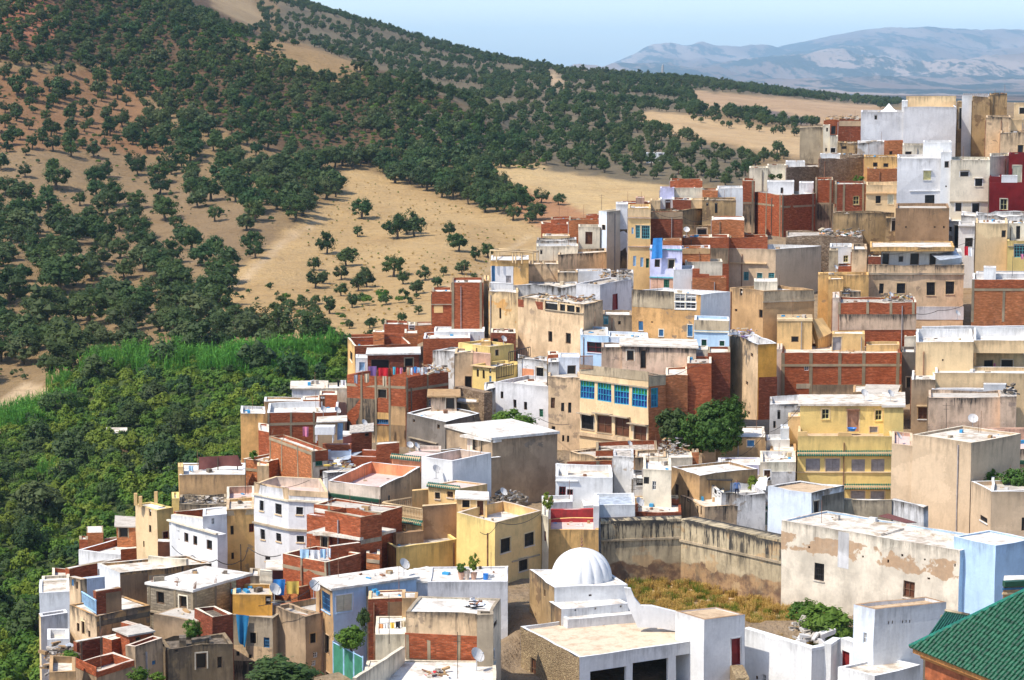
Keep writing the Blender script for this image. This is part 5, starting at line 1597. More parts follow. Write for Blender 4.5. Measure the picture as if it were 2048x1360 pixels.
h.box([(1484, 304), (1658, 300)], 780, 'brick', 216.5, 5, p=.3, roof='concroof'); h.w('R 1565 246 10 10')
h.box([(1630, 232), (1792, 228)], 700, 'brickdark', 221, 5, p=.25, roof='limeold'); h.box([(1538, 212), (1632, 211)], 320, 'warmwhite', 222.6, 3, p=.1, part='roof_room'); h.w('R 1566 256 56 84 greydoor')
h = House('tan_block_house', 'large plain tan house with a flat white roof in the middle of the town')
a = h.box([(85, 858), (553, 812)], 1300, 'tangrey', 199, 8, p=.0, slab=.22, roof='lime', over=.15)
Z(460, 760)
h.box([(1700, 408), (1890, 440)], 565, 'pinkwhite', 202, 5, p=0, slab=.2, roof='lime', part='porch_wall', over=.5); h.w('R 1760 466 42 78 g;R 1865 470 60 150 dark')
h.box([(1590, 580), (1935, 548)], 1010, 'tangrey', 196.6, 6, p=.25, roof='lime', cop='white')
Z(960, 640)
h = House('white_house', 'white house with dark red windows and a brick lined roof terrace')
h.box([(540, 1118), (952, 1128)], 1310, 'white', 192, 6, p=.5, roof='limeold'); h.w('R 588 1240 48 94 redw;R 642 1250 40 76 redw'); h.cornice('R', 1150, 'white', .1, .2, 540, 700)
h.box([(628, 1014), (952, 1004)], 1125, 'brick', 198, .4, p=.05, part='terrace_wall', cop='woodlight'); h.frame('R', (848,), ())
h.box([(545, 1030), (630, 1040)], 1120, 'white', 196, .3, p=.02, part='terrace_rail')
h = House('old_white_stub', 'crumbling old white house with a tilted top beside the brick terrace')
h.box([(955, 972), (1100, 985)], 1220, 'oldwhite', 195, 4, p=.2, roof='rubble'); h.box([(1168, 1068), (1372, 1078)], 1280, 'warmwhite', 190, 6, p=.3); h.w('R 1248 1186 28 62 w;R 1190 1150 40 50 g')
h.box([(1095, 1130), (1180, 1128)], 1240, 'oldwhite', 192, 4, p=.2); h.w('R 1145 1162 52 44 g')
h = House('brick_house', 'low red brick roof terrace in front of the blue window house')
h.box([(830, 935), (1272, 922)], 1020, 'brick', 208, 5, p=.4, roof='rubble'); h.box([(1110, 985), (1332, 975)], 1080, 'creamstain', 203, 4, p=.3, roof='limeold')
h.box([(645, 925), (830, 985)], 1020, 'creamstain', 210, 4, p=.3, roof='concroof')
h = House('tan_house', 'tan roof house with a small blue vent')
h.box([(1680, 836), (2042, 832)], 1050, 'tan', 208, 6, p=.12, roof='lime', cop='limeold'); h.w('R 1938 880 52 42 blues;R 1732 882 16 16')
h.box([(1592, 922), (1692, 918)], 1085, 'tan', 207.4, 5, p=.15, cop='white'); h.w('R 1580 990 14 70')
h.box([(1704, 1036), (2008, 1032)], 1220, 'lavender', 203, 4, p=.1, cop='white')
h = House('tan_house', 'narrow tan house with dark slot windows left of the balcony house')
h.box([(1370, 1048), (1572, 1104)], 1400, 'tan', 197, 6, p=.2, roof='lime', cop='white'); h.w('R 1490 1262 18 90 d;R 1408 1220 26 90 brn')
h.box([(1330, 985), (1520, 990)], 1060, 'warmwhite', 204, 4, p=.1); h.box([(1515, 945), (1565, 944)], 1050, 'brickorange', 205, 3, p=.2)
h = House('balcony_house', 'white house with a walled balcony where a person stands')
a = h.box([(1728, 1236), (2045, 1234), (1640, 1160)], 1420, 'oldwhite white', 190, p=.75, roof='limeold', inner='whitelav'); BALCONY = a
h.w('L 1685 1215 20 60 g;L 1710 1225 14 50 g')
Z(960, 980)
h.w('L 1650 155 22 76 g;L 1690 175 20 70 g', a); h.w('L 1610 40 14 60', a)
h.box([(1436, 28), (1610, 120)], 260, 'creamstain', 195, 4, p=.2, roof='limeold'); h.w('R 1490 48 22 84 d;R 1556 140 14 60;R 1582 146 12 60')

# ---- sheet G: the domed shrine and its surroundings
h = House('white_roof_house', 'flat white roofs with a brick stepped edge above the retaining wall')
Z(960, 640)
h.box([(745, 1332), (1250, 1282), (685, 1205)], 1420, 'white', 189, p=.12, roof='lime')
Z(960, 980)
h.box([(940, 58), (1420, 52)], 110, 'cream', 191, 1, p=.1, part='terrace_wall')
h.box([(820, 105), (1112, 104)], 230, 'white', 185, 5, p=.25, roof='tin', inner='white'); h.panel('R', 860, 196, 1110, 225, 'brick', .05)
h.box([(1112, 158), (1442, 156)], 235, 'brickdark', 186.5, 4, p=.15, roof='limeold', cop='brick'); h.box([(1255, 128), (1440, 127)], 170, 'brick', 190, .4, p=.03, cop='brick', part='stepped_wall'); h.box([(1370, 62), (1420, 61)], 140, 'brick', 190.5, .4, p=.03, cop='brick', part='stepped_wall')
h = House('red_terrace_house', 'tan house with a crimson walled roof terrace behind the dome')
h.box([(488, 284), (850, 280)], 620, 'yellowtan', 180, 5, p=.35, roof='pinkroof', inner='crimson')
h.box([(505, 142), (812, 134)], 290, 'crimson', 185.5, .4, p=.02, part='terrace_wall'); h.box([(442, 90), (665, 84)], 300, 'whitelav', 187.5, 3, p=.3); h.box([(812, 118), (852, 116)], 285, 'whitelav', 181, 5, p=.1)
h.box([(444, 178), (490, 190)], 590, 'warmwhite', 178.6, 4, p=.2); h.w('R 465 330 14 70 redw')
h = House('retaining_wall', 'high black streaked retaining wall curving behind the dry garden', 'wall', None)
h.box([(866, 226), (1442, 208)], 780, 'retain', 181.5, 1.6, p=0, roof='retain'); h.cornice('R', 352, 'concstain', .16, .12)
h.box([(1440, 207), (2162, 360)], 920, 'retain', 182.4, 1.6, p=0, roof='retain'); h.cornice('R', 440, 'concstain', .18, .14)
h = House('domed_shrine', 'white shrine with a ribbed dome, stepped white roofs and an open portico', 'shrine', None)
a = h.box([(710, 1194), (1690, 1056), (288, 974)], 1450, 'white stonetan', 150, p=.22, roof='limetan', cop='white', inner='white'); PORTICO = a
h.w('R 918 1345 262 130 open;R 1220 1310 252 180 open;R 1530 1275 258 210 open'); h.w('L 380 1280 36 150 brn')
h.w('R 770 1215 8 8')
b = h.box([(535, 697), (1052, 672), (355, 565)], 970, 'white earth', 161.5, p=.12, roof='lime', cop='white'); DRUM = b
h.w('R 788 757 22 14'); h.w('L 465 740 12 50')
h.box([(578, 852), (1062, 812)], 960, 'white earth', 159.4, 2.4, p=.04, roof='lime', part='roof_step'); h.w('R 676 858 14 14;R 823 848 14 14;R 1004 836 14 14')
h.box([(626, 926), (1132, 884)], 990, 'white', on=a, dep=2.4, p=.04, roof='lime', part='roof_step'); h.w('R 884 968 14 14')
h.box([(1607, 927), (1897, 893), (1400, 866)], 1450, 'white', 153, p=.06, roof='tangravel', cop='brown'); h.w('R 1832 1158 64 190 reddoor')
ext('sweep_wall', '', '', [(1032, 700), (1078, 706), (1105, 772), (1150, 828), (1230, 830), (1612, 925), (1612, 1056), (1270, 985), (1130, 985), (1060, 835)], 157.5, .35, 'white', parent=None)['label'] = 'white wall sweeping down beside the shrine steps'
bpy.data.objects['sweep_wall']['category'] = 'wall'
Z(1480, 980)
h = House('garden_wall', 'white garden wall with a red door in front of the dry garden', 'wall', None)
h.box([(25, 987), (512, 1138)], 1450, 'white', 157.5, .5, p=0, roof='white'); h.w('R 122 1345 16 26;R 172 1350 30 60 w')
h.box([(511, 1138), (656, 1112)], 1450, 'white', 151.6, .5, p=0, roof='white')
h.box([(655, 1108), (725, 1060)], 1450, 'white', 152, .6, p=0, roof='white')
h.box([(724, 1060), (820, 1092)], 1450, 'white', 153, .7, p=0, roof='white'); h.w('R 756 1242 52 176 reddoor')

# ---- sheet H: left edge of the town, upper
Z(460, 540)
h = House('brick_tower_house', 'tall raw brick house standing against the golden slope')
h.box([(1588, 87), (1814, 90)], 430, 'brick', 258, 6, p=.3, cop='concpost'); h.frame('R', (1592, 1796), ()); h.box([(1446, 152), (1592, 150)], 430, 'brick', 259, 5, p=.3, cop='concpost'); h.panel('R', 1462, 255, 1526, 306, 'creamyel', .03); h.cornice('R', 246, 'conc', .1, .1)
h = House('brick_house', 'cluster of low brick roof rooms behind the clothes terrace')
h.box([(1104, 386), (1282, 385)], 470, 'brick', 262, 4, p=.3); h.box([(1278, 392), (1330, 392)], 470, 'warmwhite', 261, 3, p=.2); h.w('R 1302 415 36 50 dark'); h.box([(1326, 392), (1452, 391)], 470, 'brickorange', 260, 4, p=.2, roof='rubble')
h.box([(1460, 442), (1822, 444)], 490, 'white', 253.5, 5, p=.2, roof='lime'); h.box([(1385, 484), (1718, 480)], 560, 'brick', 249, 5, p=.3, roof='lime', cop='white'); h.box([(1250, 452), (1340, 452)], 560, 'brickorange', 252, 4, p=.2)
h = House('brick_house', 'open topped brick house with a yellow left side at the town edge')
h.box([(893, 542), (1292, 526), (842, 484)], 760, 'brick yellowtan', 243, p=.9, roof='limeold', inner='brick'); h.w('L 868 616 20 64 g')
h.box([(1024, 442), (1102, 441)], 560, 'brickorange', 249, 2, p=.1); h.box([(870, 460), (1026, 457)], 540, 'brick', 251.5, .5, p=.05, cop='brick'); h.box([(1100, 458), (1246, 456)], 540, 'brick', 251, .5, p=.05, cop='brick')
h = House('clothes_terrace_house', 'large brick house with laundry on its roof terrace')
a = h.box([(1258, 770), (1562, 722), (835, 745)], 1300, 'brick', 226, p=.95, roof='concroof', cop='brick'); LAUNDRY = a
h.panel('L', 836, 918, 1036, 1300, 'creamstain', .03); h.panel('L', 1138, 975, 1256, 1300, 'tan', .03); h.panel('L', 1036, 1020, 1138, 1300, 'yellowtan', .025); h.panel('R', 1262, 1000, 1560, 1300, 'tan', .03)
h.frame('L', (934, 1037, 1137), (832,), .22); h.frame('R', (1262, 1410), (840,), .22); h.w('L 1090 886 62 64 dark;L 1090 1086 96 36 blueg;R 1430 950 24 50 w')
h.box([(985, 612), (1352, 604)], 760, 'brickdark', 236, 5, p=0, slab=.16, roof='lime', part='roof_room'); h.w('R 1075 690 130 100 dark;R 1280 660 60 60'); h.box([(898, 630), (987, 628)], 760, 'white', 237.5, 3, p=.1, part='roof_room'); h.w('R 945 690 40 60 bluedoor')
h = House('yellow_house', 'small bright yellow house with an iron railed stair')
h.box([(1735, 676), (1902, 696)], 870, 'yellow', 238, 5, p=.3); h.w('R 1772 736 16 58 d;R 1815 748 16 62 d;R 1862 716 14 50;R 1862 792 16 66 bluedoor'); h.cornice('R', 690, 'cream', .1, .3)
h.box([(1862, 550), (2034, 530)], 720, 'yellow', 241, 5, p=.25, roof='rubble'); h.w('R 1910 592 24 42 d'); h.box([(1740, 592), (1864, 602)], 690, 'pink', 240, .6, p=.02); h.box([(1800, 510), (1865, 510)], 620, 'yellowtan', 244, 3, p=.2)
h.box([(1868, 447), (2044, 445)], 570, 'brickdark', 249, 4, p=.2); h.w('R 1900 505 40 30')
h = House('old_white_house', 'blotched old white house left of the small yellow house')
h.box([(1450, 560), (1642, 590)], 820, 'oldwhite', 245, 6, p=.3, roof='lime'); h.box([(1612, 594), (1737, 590)], 850, 'creamstain', 240, 4, p=.25); h.w('R 1712 802 58 86 dark')
h = House('stone_wall', 'rough rubble stone wall below the small yellow house', 'wall', None)
h.box([(1598, 834), (1818, 880)], 1020, 'stone', 232, 1, p=0, roof='stone')
h = House('hut', 'grey hut with a ragged plank roof on the brick house corner', 'hut')
h.box([(1438, 908), (1622, 906)], 1020, 'pinkstain', 223, 4, p=0, slab=.15, roof='woodlight', over=.4); h.w('R 1578 952 62 84 dark;R 1440 975 16 40'); h.box([(1620, 930), (1780, 945)], 1020, 'earth', 225, 2, p=.1)
h = House('grey_concrete_house', 'dark grey cement house with white edged flat roof')
h.box([(1540, 1088), (1785, 1024), (1262, 1024)], 1300, 'grey', 215, p=.18, roof='lime', cop='white'); h.w('L 1315 1080 16 22;L 1490 1122 18 30'); h.cornice('L', 1218, 'conc', .1, .2, 1290, 1490)

# ---- sheet I: left, lower middle
Z(460, 760)
h = House('brick_house', 'brick house with a tan left flank at the ravine edge')
h.box([(75, 238), (252, 240)], 660, 'yellowtan', 224, 5, p=.35, inner='whitelav', cop='white')
a = h.box([(264, 236), (775, 222)], 420, 'brick', 222, 7, p=.6, inner='white', cop='white', roof='lime'); h.frame('R', (270, 432, 600, 768), (312,), .2)
h.box([(244, 152), (524, 148)], 240, 'tan', 230.5, 3, p=.2, cop='white'); h.box([(520, 140), (645, 138)], 240, 'brickorange', 231, 3, p=.2); h.box([(640, 106), (764, 104)], 230, 'brick', 229.6, 3, p=.2); h.w('R 655 150 50 90 brn')
h.box([(684, 58), (834, 56)], 170, 'warmwhite', 233, 4, p=.2); h.box([(442, 62), (692, 58)], 150, 'white', 236, 5, p=.0, slab=.12, roof='limeold')
h = House('brick_house', 'orange brick house with a white roof terrace and concrete ties')
a = h.box([(590, 508), (700, 498), (280, 396)], 700, 'brick brickorange', 205, p=.3, roof='lime', cop='concpost')
h.panel('R', 592, 580, 699, 700, 'warmwhite', .03); h.w('R 635 594 52 34 dg;R 668 660 58 48 brn'); h.frame('L', (284, 365, 480, 586), (470,), .2); h.frame('R', (594,), ())
h.box([(632, 306), (825, 298)], 460, 'cream', 215, 3, p=.0, slab=.1, roof='limeold', part='roof_room'); h.w('R 790 365 40 130 bluedoor')
h.box([(868, 382), (1014, 370)], 520, 'brick', 210, 4, p=.0, slab=.08, roof='rubble', part='roof_room'); h.w('R 980 388 30 30'); h.box([(808, 390), (870, 388)], 480, 'cloth_brown', 211, 2, p=0, part='roof_store')
h.box([(660, 458), (868, 454)], 510, 'brick', 207.4, .4, p=.02, part='terrace_wall', cop='brick'); h.box([(700, 508), (868, 506)], 650, 'whiteblue', 206.6, 3, p=.1)
h.box([(700, 662), (1112, 628)], 720, 'oldwhite', 200.5, 1.2, p=.05, roof='limeold'); h.box([(865, 545), (1052, 540)], 640, 'brick', 204.5, .4, p=.02, cop='brick', part='stepped_wall'); h.box([(945, 500), (1052, 498)], 600, 'brick', 204.8, .4, p=.02, cop='brick', part='stepped_wall'); h.box([(1048, 455), (1212, 448)], 620, 'brick', 204, 1, p=.05, cop='concpost')
h = House('salmon_terrace_house', 'house with a salmon orange walled roof terrace and green tile edging')
a = h.box([(1075, 764), (1366, 622), (703, 718)], 915, 'tangrey pinkwhite', 183, p=.95, inner='salmon', roof='pinkroof', cop='white')
h.cornice('L', 842, 'dkgreen', .25, .3); h.w('L 760 890 50 30 redw;L 930 895 60 30 redw;L 1040 898 40 30 redw')
h.box([(1158, 552), (1368, 574)], 690, 'salmon', 194, 3.5, p=.0, roof='pinkroof', part='roof_room'); h.cornice('R', 556, 'cream', .3, .15, tiles='tileteal'); h.w('R 1180 650 60 60 dark')
h.box([(1330, 510), (1510, 505)], 590, 'pinkwhite', 199, 3, p=.3, roof='pinkroof')
h.box([(1368, 548), (1592, 580)], 790, 'white', 190, 5, p=.85, roof='pinkroof', cop='white', inner='pinkwhite')
h = House('white_round_house', 'white two storey house with a bent front and cream parapet')
a = h.box([(170, 740), (420, 790), (703, 806), (650, 704), (330, 690)], 1320, 'whitelav', 186, poly=True, p=.75, roof='pinkroof', inner='pinkwhite', cop='cream')
for f, x0, x1 in (('0', 171, 419), ('1', 421, 702)): h.panel(f, x0, 750 if f == '0' else 795, x1, 835, 'creamstain', .02)
h.cornice('0', 838, 'warmwhite', .14, .16); h.cornice('1', 868, 'warmwhite', .14, .16); h.cornice('0', 1042, 'conc', .16, .16); h.cornice('1', 1078, 'conc', .16, .16)
h.w('0 228 901 30 74 g;0 348 926 46 74 g;0 236 1106 32 74 g;0 347 1126 36 58 g;0 272 1280 36 40 g;1 500 934 50 54 g;1 503 1140 52 48 g')
h = House('brick_shell_house', 'unfinished dark brick house with stepped broken walls')
h.box([(600, 890), (1084, 945)], 1130, 'brick', 180.5, 3, p=.2, roof='concroof'); h.w('R 822 930 46 64 dark;R 922 966 42 96 w'); h.frame('R', (700, 855, 985), (), .2); h.panel('R', 900, 935, 1080, 955, 'conc', .05)
h.box([(550, 960), (708, 985)], 1260, 'brick', 179, .5, p=.02, cop='brick'); h.box([(605, 930), (700, 945)], 1080, 'brick', 179.8, .5, p=0, roof='limeold')
h.box([(932, 985), (1086, 955)], 1330, 'brick', 172.5, 4, p=.4, roof='concroof', cop='concpost'); h.panel('R', 936, 1135, 1084, 1165, 'conc', .03)
h.hang([(590, 1086), (930, 1136)], 1104, 'limeold', 175, 4.5, p=0, roof='limeold', part='floor_slab')
h.box([(545, 1090), (712, 1112)], 1260, 'brick', 175.6, 3, p=0, roof='concroof'); h.w('R 676 1166 46 100 dark'); h.box([(710, 1112), (930, 1140)], 1200, 'brick', 177, 2, p=0, roof='concroof'); h.w('R 772 1148 80 60 dark;R 860 1160 60 40 dark')
a = h.box([(690, 1304), (935, 1240), (376, 1243)], 1420, 'brick', 168, p=.55, roof='concroof'); h.frame('L', (500, 684), (1360,), .2); h.frame('R', (696,), (), .2)
h.box([(722, 1190), (934, 1168)], 1290, 'brick', 171, .4, p=.02, cop='limeold', part='terrace_wall')
h.box([(975, 1240), (1072, 1250)], 1420, 'brickorange', 172, 3, p=.3); h.panel('R', 980, 1285, 1070, 1310, 'conc', .05)
h = House('yellow_terrace_house', 'big yellow house with balustraded balcony, roof rooms and grilled windows')
a = h.box([(1895, 1018), (2230, 934), (1622, 944)], 1335, 'creamyel yellow', 174, p=.8, roof='lime', inner='creamyel', cop='pinkwhite')
h.w('R 1972 1184 72 104 g'); Z(960, 980); h.w('R 352 354 66 92 g;R 310 530 60 90 g', a); h.cornice('R', 490, 'conc', .1, .1, 230, 420, b=a); Z(460, 760)
h.box([(1188, 1204), (1624, 1130), (1072, 1126)], 1370, 'yellow yellowtan', 176, p=.3, roof='concroof')
h.box([(1380, 902), (1622, 884)], 1150, 'brown', 180.6, .5, p=.02, cop='cream', part='screen_wall'); h.box([(1190, 1098), (1384, 1076)], 1215, 'brown', 178.3, .5, p=.02, part='screen_wall')
b = h.box([(1378, 1010), (1385, 1008), (1086, 962)], 1210, 'creamyel', 180, p=.1, roof='limeold', part='balcony_front'); BALU = b
h.cornice('L', 1004, 'cream', .25, .2, tiles='tileteal'); h.w('L 1170 1080 58 100 bluedoor;L 1243 1060 36 46 d')
h.box([(1645, 778), (1842, 744), (1420, 750)], 900, 'creamyel', 183.5, p=.12, roof='pinkroof', cop='pinkwhite', part='roof_room'); h.cornice('L', 762, 'cream', .2, .2, tiles='tileteal'); h.w('L 1487 830 36 46 g;L 1575 822 42 42 brn')
h.box([(1625, 850), (1838, 858)], 975, 'creamyel', 180.2, 2.6, p=.0, slab=.14, roof='lime', part='roof_room'); h.w('R 1692 878 52 78 g;R 1792 918 44 110 door')
h.box([(1300, 792), (1442, 780)], 905, 'creamyel', 185, .5, p=.02, part='screen_wall')

# ---- sheet J: bottom centre left
Z(460, 980)
h = House('light_blue_house', 'light blue sided house with a long white roof and blue grilled window')
a = h.box([(738, 716), (1336, 632), (612, 646)], 1420, 'ltblue tan', 160, p=0, slab=.16, roof='lime', over=.2)
h.w('L 690 802 62 136 blueg;L 690 1105 36 132 dark;R 820 810 112 122 creams;L 700 1335 30 60 d')
h.box([(1330, 660), (1424, 662)], 790, 'whiteblue', 164.5, 4, p=0, slab=.14, roof='lime')
h = House('white_terrace_house', 'white walled roof terrace with flower pots below the yellow house')
a = h.box([(1418, 656), (1988, 654)], 800, 'whitelav', 163.5, 5, p=.1, roof='lime'); POTS = a
h.box([(1780, 556), (1992, 548)], 660, 'warmwhite', 168.6, .4, p=.03, part='terrace_wall'); h.box([(1280, 575), (1640, 560)], 660, 'warmwhite', 169, .4, p=.02, part='terrace_wall'); h.box([(1190, 590), (1430, 650)], 700, 'white', 168, 3, p=.0, roof='lime')
h = House('brick_panel_house', 'white house with a red brick panelled front above the bottom terrace')
a = h.box([(1862, 888), (1938, 776), (1262, 866)], 1440, 'warmwhite creamstain', 150, p=.14, roof='lime', cop='conc')
h.panel('L', 1250, 1036, 1856, 1216, 'brick', .04); h.frame('L', (1262, 1420, 1632, 1848), (), .22, .06, y0=1036, y1=1216); h.w('R 1900 960 24 40 d;R 1890 1180 14 60')
h.box([(1770, 890), (1885, 888)], 940, 'conc', 148.6, 1.2, p=.3, roof='limeold', part='chimney_box')
h = House('bottom_terrace', 'bright white flat roof terrace at the bottom edge', 'terrace')
h.box([(905, 1560), (1905, 1560)], 1700, 'warmwhite', 138.5, 11.4, p=.08, roof='lime')
h = House('brick_alcove_house', 'small brick and tan roof alcove with a washing line')
h.box([(988, 780), (1258, 770)], 1030, 'brickdark', 158.5, 2.5, p=.1, roof='limeold', cop='cream'); h.panel('R', 1130, 800, 1256, 1000, 'brown', .03); h.box([(1040, 1030), (1262, 1030)], 1200, 'warmwhite', 153, 5, p=.1, roof='lime'); h.box([(1230, 770), (1345, 768)], 900, 'tan', 157.6, 2, p=.1)
h = House('orange_house', 'orange walled open room above weathered flats at the bottom left')
h.box([(18, 748), (302, 744)], 930, 'orange', 163.4, 3.5, p=.3, roof='concroof', cop='cream'); h.w('R 272 790 42 66 dark')
h.box([(18, 888), (305, 908)], 1440, 'conc', 163, 5, p=.2, roof='concroof'); h.w('R 262 1092 42 74 blueg;R 55 1170 24 32;R 145 1194 24 32;R 242 1218 24 30;R 165 1060 44 78 g'); h.panel('R', 18, 1120, 304, 1440, 'creamstain', .02)
h = House('weathered_flats', 'weathered tan flats with pale blue shutters at the bottom edge')
h.box([(310, 824), (545, 898)], 1440, 'pinkstain', 164, 5, p=.45, roof='concroof', inner='tan', cop='brick'); h.w('R 366 1096 92 92 lblues;R 488 1152 34 74 dark;R 380 892 50 66 brn;R 486 926 44 70 brn;R 440 1330 40 40'); h.panel('R', 312, 960, 544, 1000, 'conc', .03)
h.box([(540, 900), (650, 880)], 1440, 'tangrey', 160.6, 4, p=.3, roof='concroof'); h.w('R 590 1060 40 70 g;R 610 1180 30 40 w;R 600 1240 30 40 w')
h.box([(495, 694), (645, 664)], 800, 'brickorange', 168.5, 3, p=.3, roof='concroof'); h.box([(400, 668), (500, 690)], 780, 'yellow', 170.5, 3, p=.3); h.box([(215, 680), (305, 690)], 780, 'pink', 169, 2, p=.05)
h.box([(300, 565), (420, 570)], 700, 'cloth_brown', 171.5, 2.4, p=0, slab=.08, roof='limeold', over=.5)
h.box([(20, 640), (140, 620)], 760, 'brickdark', 172, 3, p=.2); h.box([(140, 600), (216, 598)], 720, 'conc', 171, 2, p=.2)

# ---- sheet K / L: bottom left corner and the ravine edge
Z(0, 680)
h = House('tan_house', 'tan house with a brown cloth fence on its roof at the ravine edge')
a = h.box([(1284, 962), (1755, 958)], 1130, 'tan', 205, 6, p=.15, roof='lime', cop='white'); h.box([(1274, 905), (1312, 904)], 1150, 'creamyel', 205.5, 2, p=.05)
h.box([(1735, 846), (1912, 868)], 1030, 'brickorange', 212, 4, p=.3); h.frame('R', (1740, 1845), (930,), .2); h.box([(1850, 640), (1925, 650)], 1000, 'brick', 217, 3, p=.2); h.box([(1840, 900), (1925, 905)], 1040, 'cream', 209, 2, p=.1)
Z(0, 980)
h = House('yellow_house', 'cream yellow house with a white roof and concrete stubs at the ravine edge')
a = h.box([(1125, 142), (1238, 124), (970, 100)], 460, 'yellow cream', 196, p=.12, roof='lime'); h.w('L 1075 160 16 54;L 1073 280 16 54;L 1030 386 10 42;R 1185 325 40 50 redw')
h.box([(1130, 370), (1222, 372)], 460, 'wood', 193, 1, p=0, part='porch'); h.box([(1230, 60), (1282, 58)], 240, 'yellow', 199, 3, p=.2)
h = House('white_house', 'white house with four dark windows above the ravine')
a = h.box([(1557, 322), (1622, 314), (1212, 224)], 600, 'white', 182, p=.1, roof='limeold'); h.cornice('L', 262, 'warmwhite', .14, .22)
h.w('L 1270 322 30 68 d;L 1335 343 30 68 d;L 1398 362 30 68 d;L 1500 394 38 70 d')
h.box([(1452, 188), (1622, 172)], 330, 'white', 184.4, 3, p=.1, part='upper_wall'); h.w('R 1525 224 20 46 w'); h.box([(1225, 176), (1454, 205)], 270, 'white', 187, .5, p=.02, inner='brick', part='parapet_wall', cop='warmwhite'); h.box([(1260, 158), (1612, 120)], 230, 'brick', 192, .5, p=.03)
h = House('yellow_house', 'stained yellow house right of the white four window house')
h.box([(1620, 142), (1824, 128)], 610, 'yellowtan', 186.5, 5, p=.3, roof='limeold', cop='creamstain'); h.w('R 1660 290 24 64 d;R 1800 272 36 64 redw;R 1665 470 20 48 d'); h.panel('R', 1622, 145, 1822, 180, 'concstain', .02)
h.box([(1622, 66), (1822, 60)], 170, 'warmwhite', 197, 6, p=.6, inner='pink', roof='pinkroof')
h = House('rubble_house', 'roofless house filled with rubble behind the white four window house')
h.box([(1285, 100), (1622, 95)], 200, 'concstain', 199, 5, p=.5, roof='rubbledark')
h = House('ravine_terrace_house', 'low white house with brick roof rooms hanging over the ravine')
a = h.box([(562, 428), (866, 466)], 520, 'white', 203, 7, p=.6, roof='lime', inner='brick')
h.box([(620, 302), (736, 300)], 400, 'brickorange', 208, 3, p=.05, part='roof_room', roof='lime'); h.box([(568, 356), (630, 356)], 430, 'brick', 205.5, 2, p=.2); h.box([(835, 262), (976, 268)], 440, 'brickorange', 207, 4, p=0, slab=.12, roof='concroof', part='roof_room'); h.w('R 886 305 64 76 dark'); h.box([(862, 422), (978, 412)], 490, 'brick', 200, .6, p=.05); h.box([(742, 348), (838, 335)], 400, 'brick', 209, .4, p=.02)
h = House('long_roof_house', 'long lime roofed house with streaked walls above the white balcony')
a = h.box([(860, 590), (1512, 524), (700, 524)], 850, 'orangestain white', 168, p=.22, roof='limeold', cop='limeold'); h.panel('R', 865, 600, 1060, 850, 'brown', .02); h.panel('R', 1065, 590, 1505, 640, 'concstain', .02)
h.box([(1060, 470), (1330, 500)], 520, 'warmwhite', on=a, dep=.3, p=.02, part='roof_kerb', roof='limeold')
h = House('brick_parapet', 'brick walled terrace with a slanting edge above the ravine', 'terrace')
h.box([(372, 632), (500, 630)], 720, 'brick', 176, 4, p=.4, roof='limeold', inner='brick'); h.box([(496, 560), (870, 490)], 660, 'brick', 178, .5, p=.02)
h = House('balcony_corner_house', 'tan corner house with a pale blue balustraded balcony')
a = h.box([(690, 896), (1072, 826), (495, 822)], 1060, 'orangestain creamstain', 158, p=.1, roof='limeold'); h.w('L 560 985 20 64 d;L 597 988 22 94 d;L 637 1032 14 48 d'); h.panel('R', 690, 905, 1068, 940, 'earthdark', .03)
h.box([(690, 720), (868, 696)], 930, 'brickdark', 158.6, .5, p=.03, part='screen_wall', cop='brown'); h.panel('R', 760, 730, 866, 900, 'brown', .02); h.box([(497, 612), (575, 642)], 850, 'creamstain', 163.4, .5, p=.03, part='screen_wall'); h.w('R 520 662 16 48 blues;R 548 684 16 54 d')
h.box([(572, 642), (752, 618)], 800, 'whiteblue', 166, .5, p=.03, part='back_wall')
CORNERB = a
h = House('white_edge_house', 'tall narrow whitewashed house at the far left edge of the town')
h.box([(292, 908), (482, 874), (278, 884)], 1170, 'whitelav cream', 165, p=.2, roof='lime'); h.box([(298, 655), (494, 646)], 780, 'warmwhite', 173, 2, p=.2, roof='limeold'); h.box([(280, 735), (500, 728)], 880, 'white', 169, 4.5, p=.12, roof='limeold')  # cream left flank puts warm sunlight on whitewash into its colour
h.box([(340, 1066), (492, 1063)], 1200, 'white', 158.4, 3, p=.4, roof='limeold')
h = House('block_house', 'bare concrete block house with a bright flat roof')
a = h.box([(1383, 728), (1792, 610), (1055, 676)], 1100, 'blockwarm block', 162, p=0, slab=.18, roof='lime', over=.12)
h.w('L 1150 772 54 88 dark;L 1310 798 56 88 dark;L 1165 970 52 68 dark;L 1300 985 30 60 dark'); h.cornice('L', 888, 'conc', .12, .14); h.frame('L', (1060, 1240, 1378), (), .2); h.frame('R', (1388, 1535), (), .2); h.panel('R', 1690, 620, 1790, 760, 'brick', .03)
h.box([(1405, 940), (1600, 880)], 1010, 'tangrey', 158.5, 4, p=.02, roof='concroof')
h = House('brick_ruin', 'open brick terraces of an unfinished house at the bottom left')
h.box([(690, 1296), (965, 1212), (538, 1232)], 1480, 'tangrey', 146, p=.75, inner='brick', roof='concroof', cop='pinkwhite'); h.panel('L', 540, 1235, 690, 1300, 'brick', .03); h.panel('R', 692, 1260, 960, 1300, 'brick', .03)
h.box([(968, 1116), (1164, 1056), (900, 1100)], 1480, 'tangrey', 150, p=.6, inner='brick', roof='concroof', cop='pinkwhite'); h.w('R 1100 1235 26 30 blues')
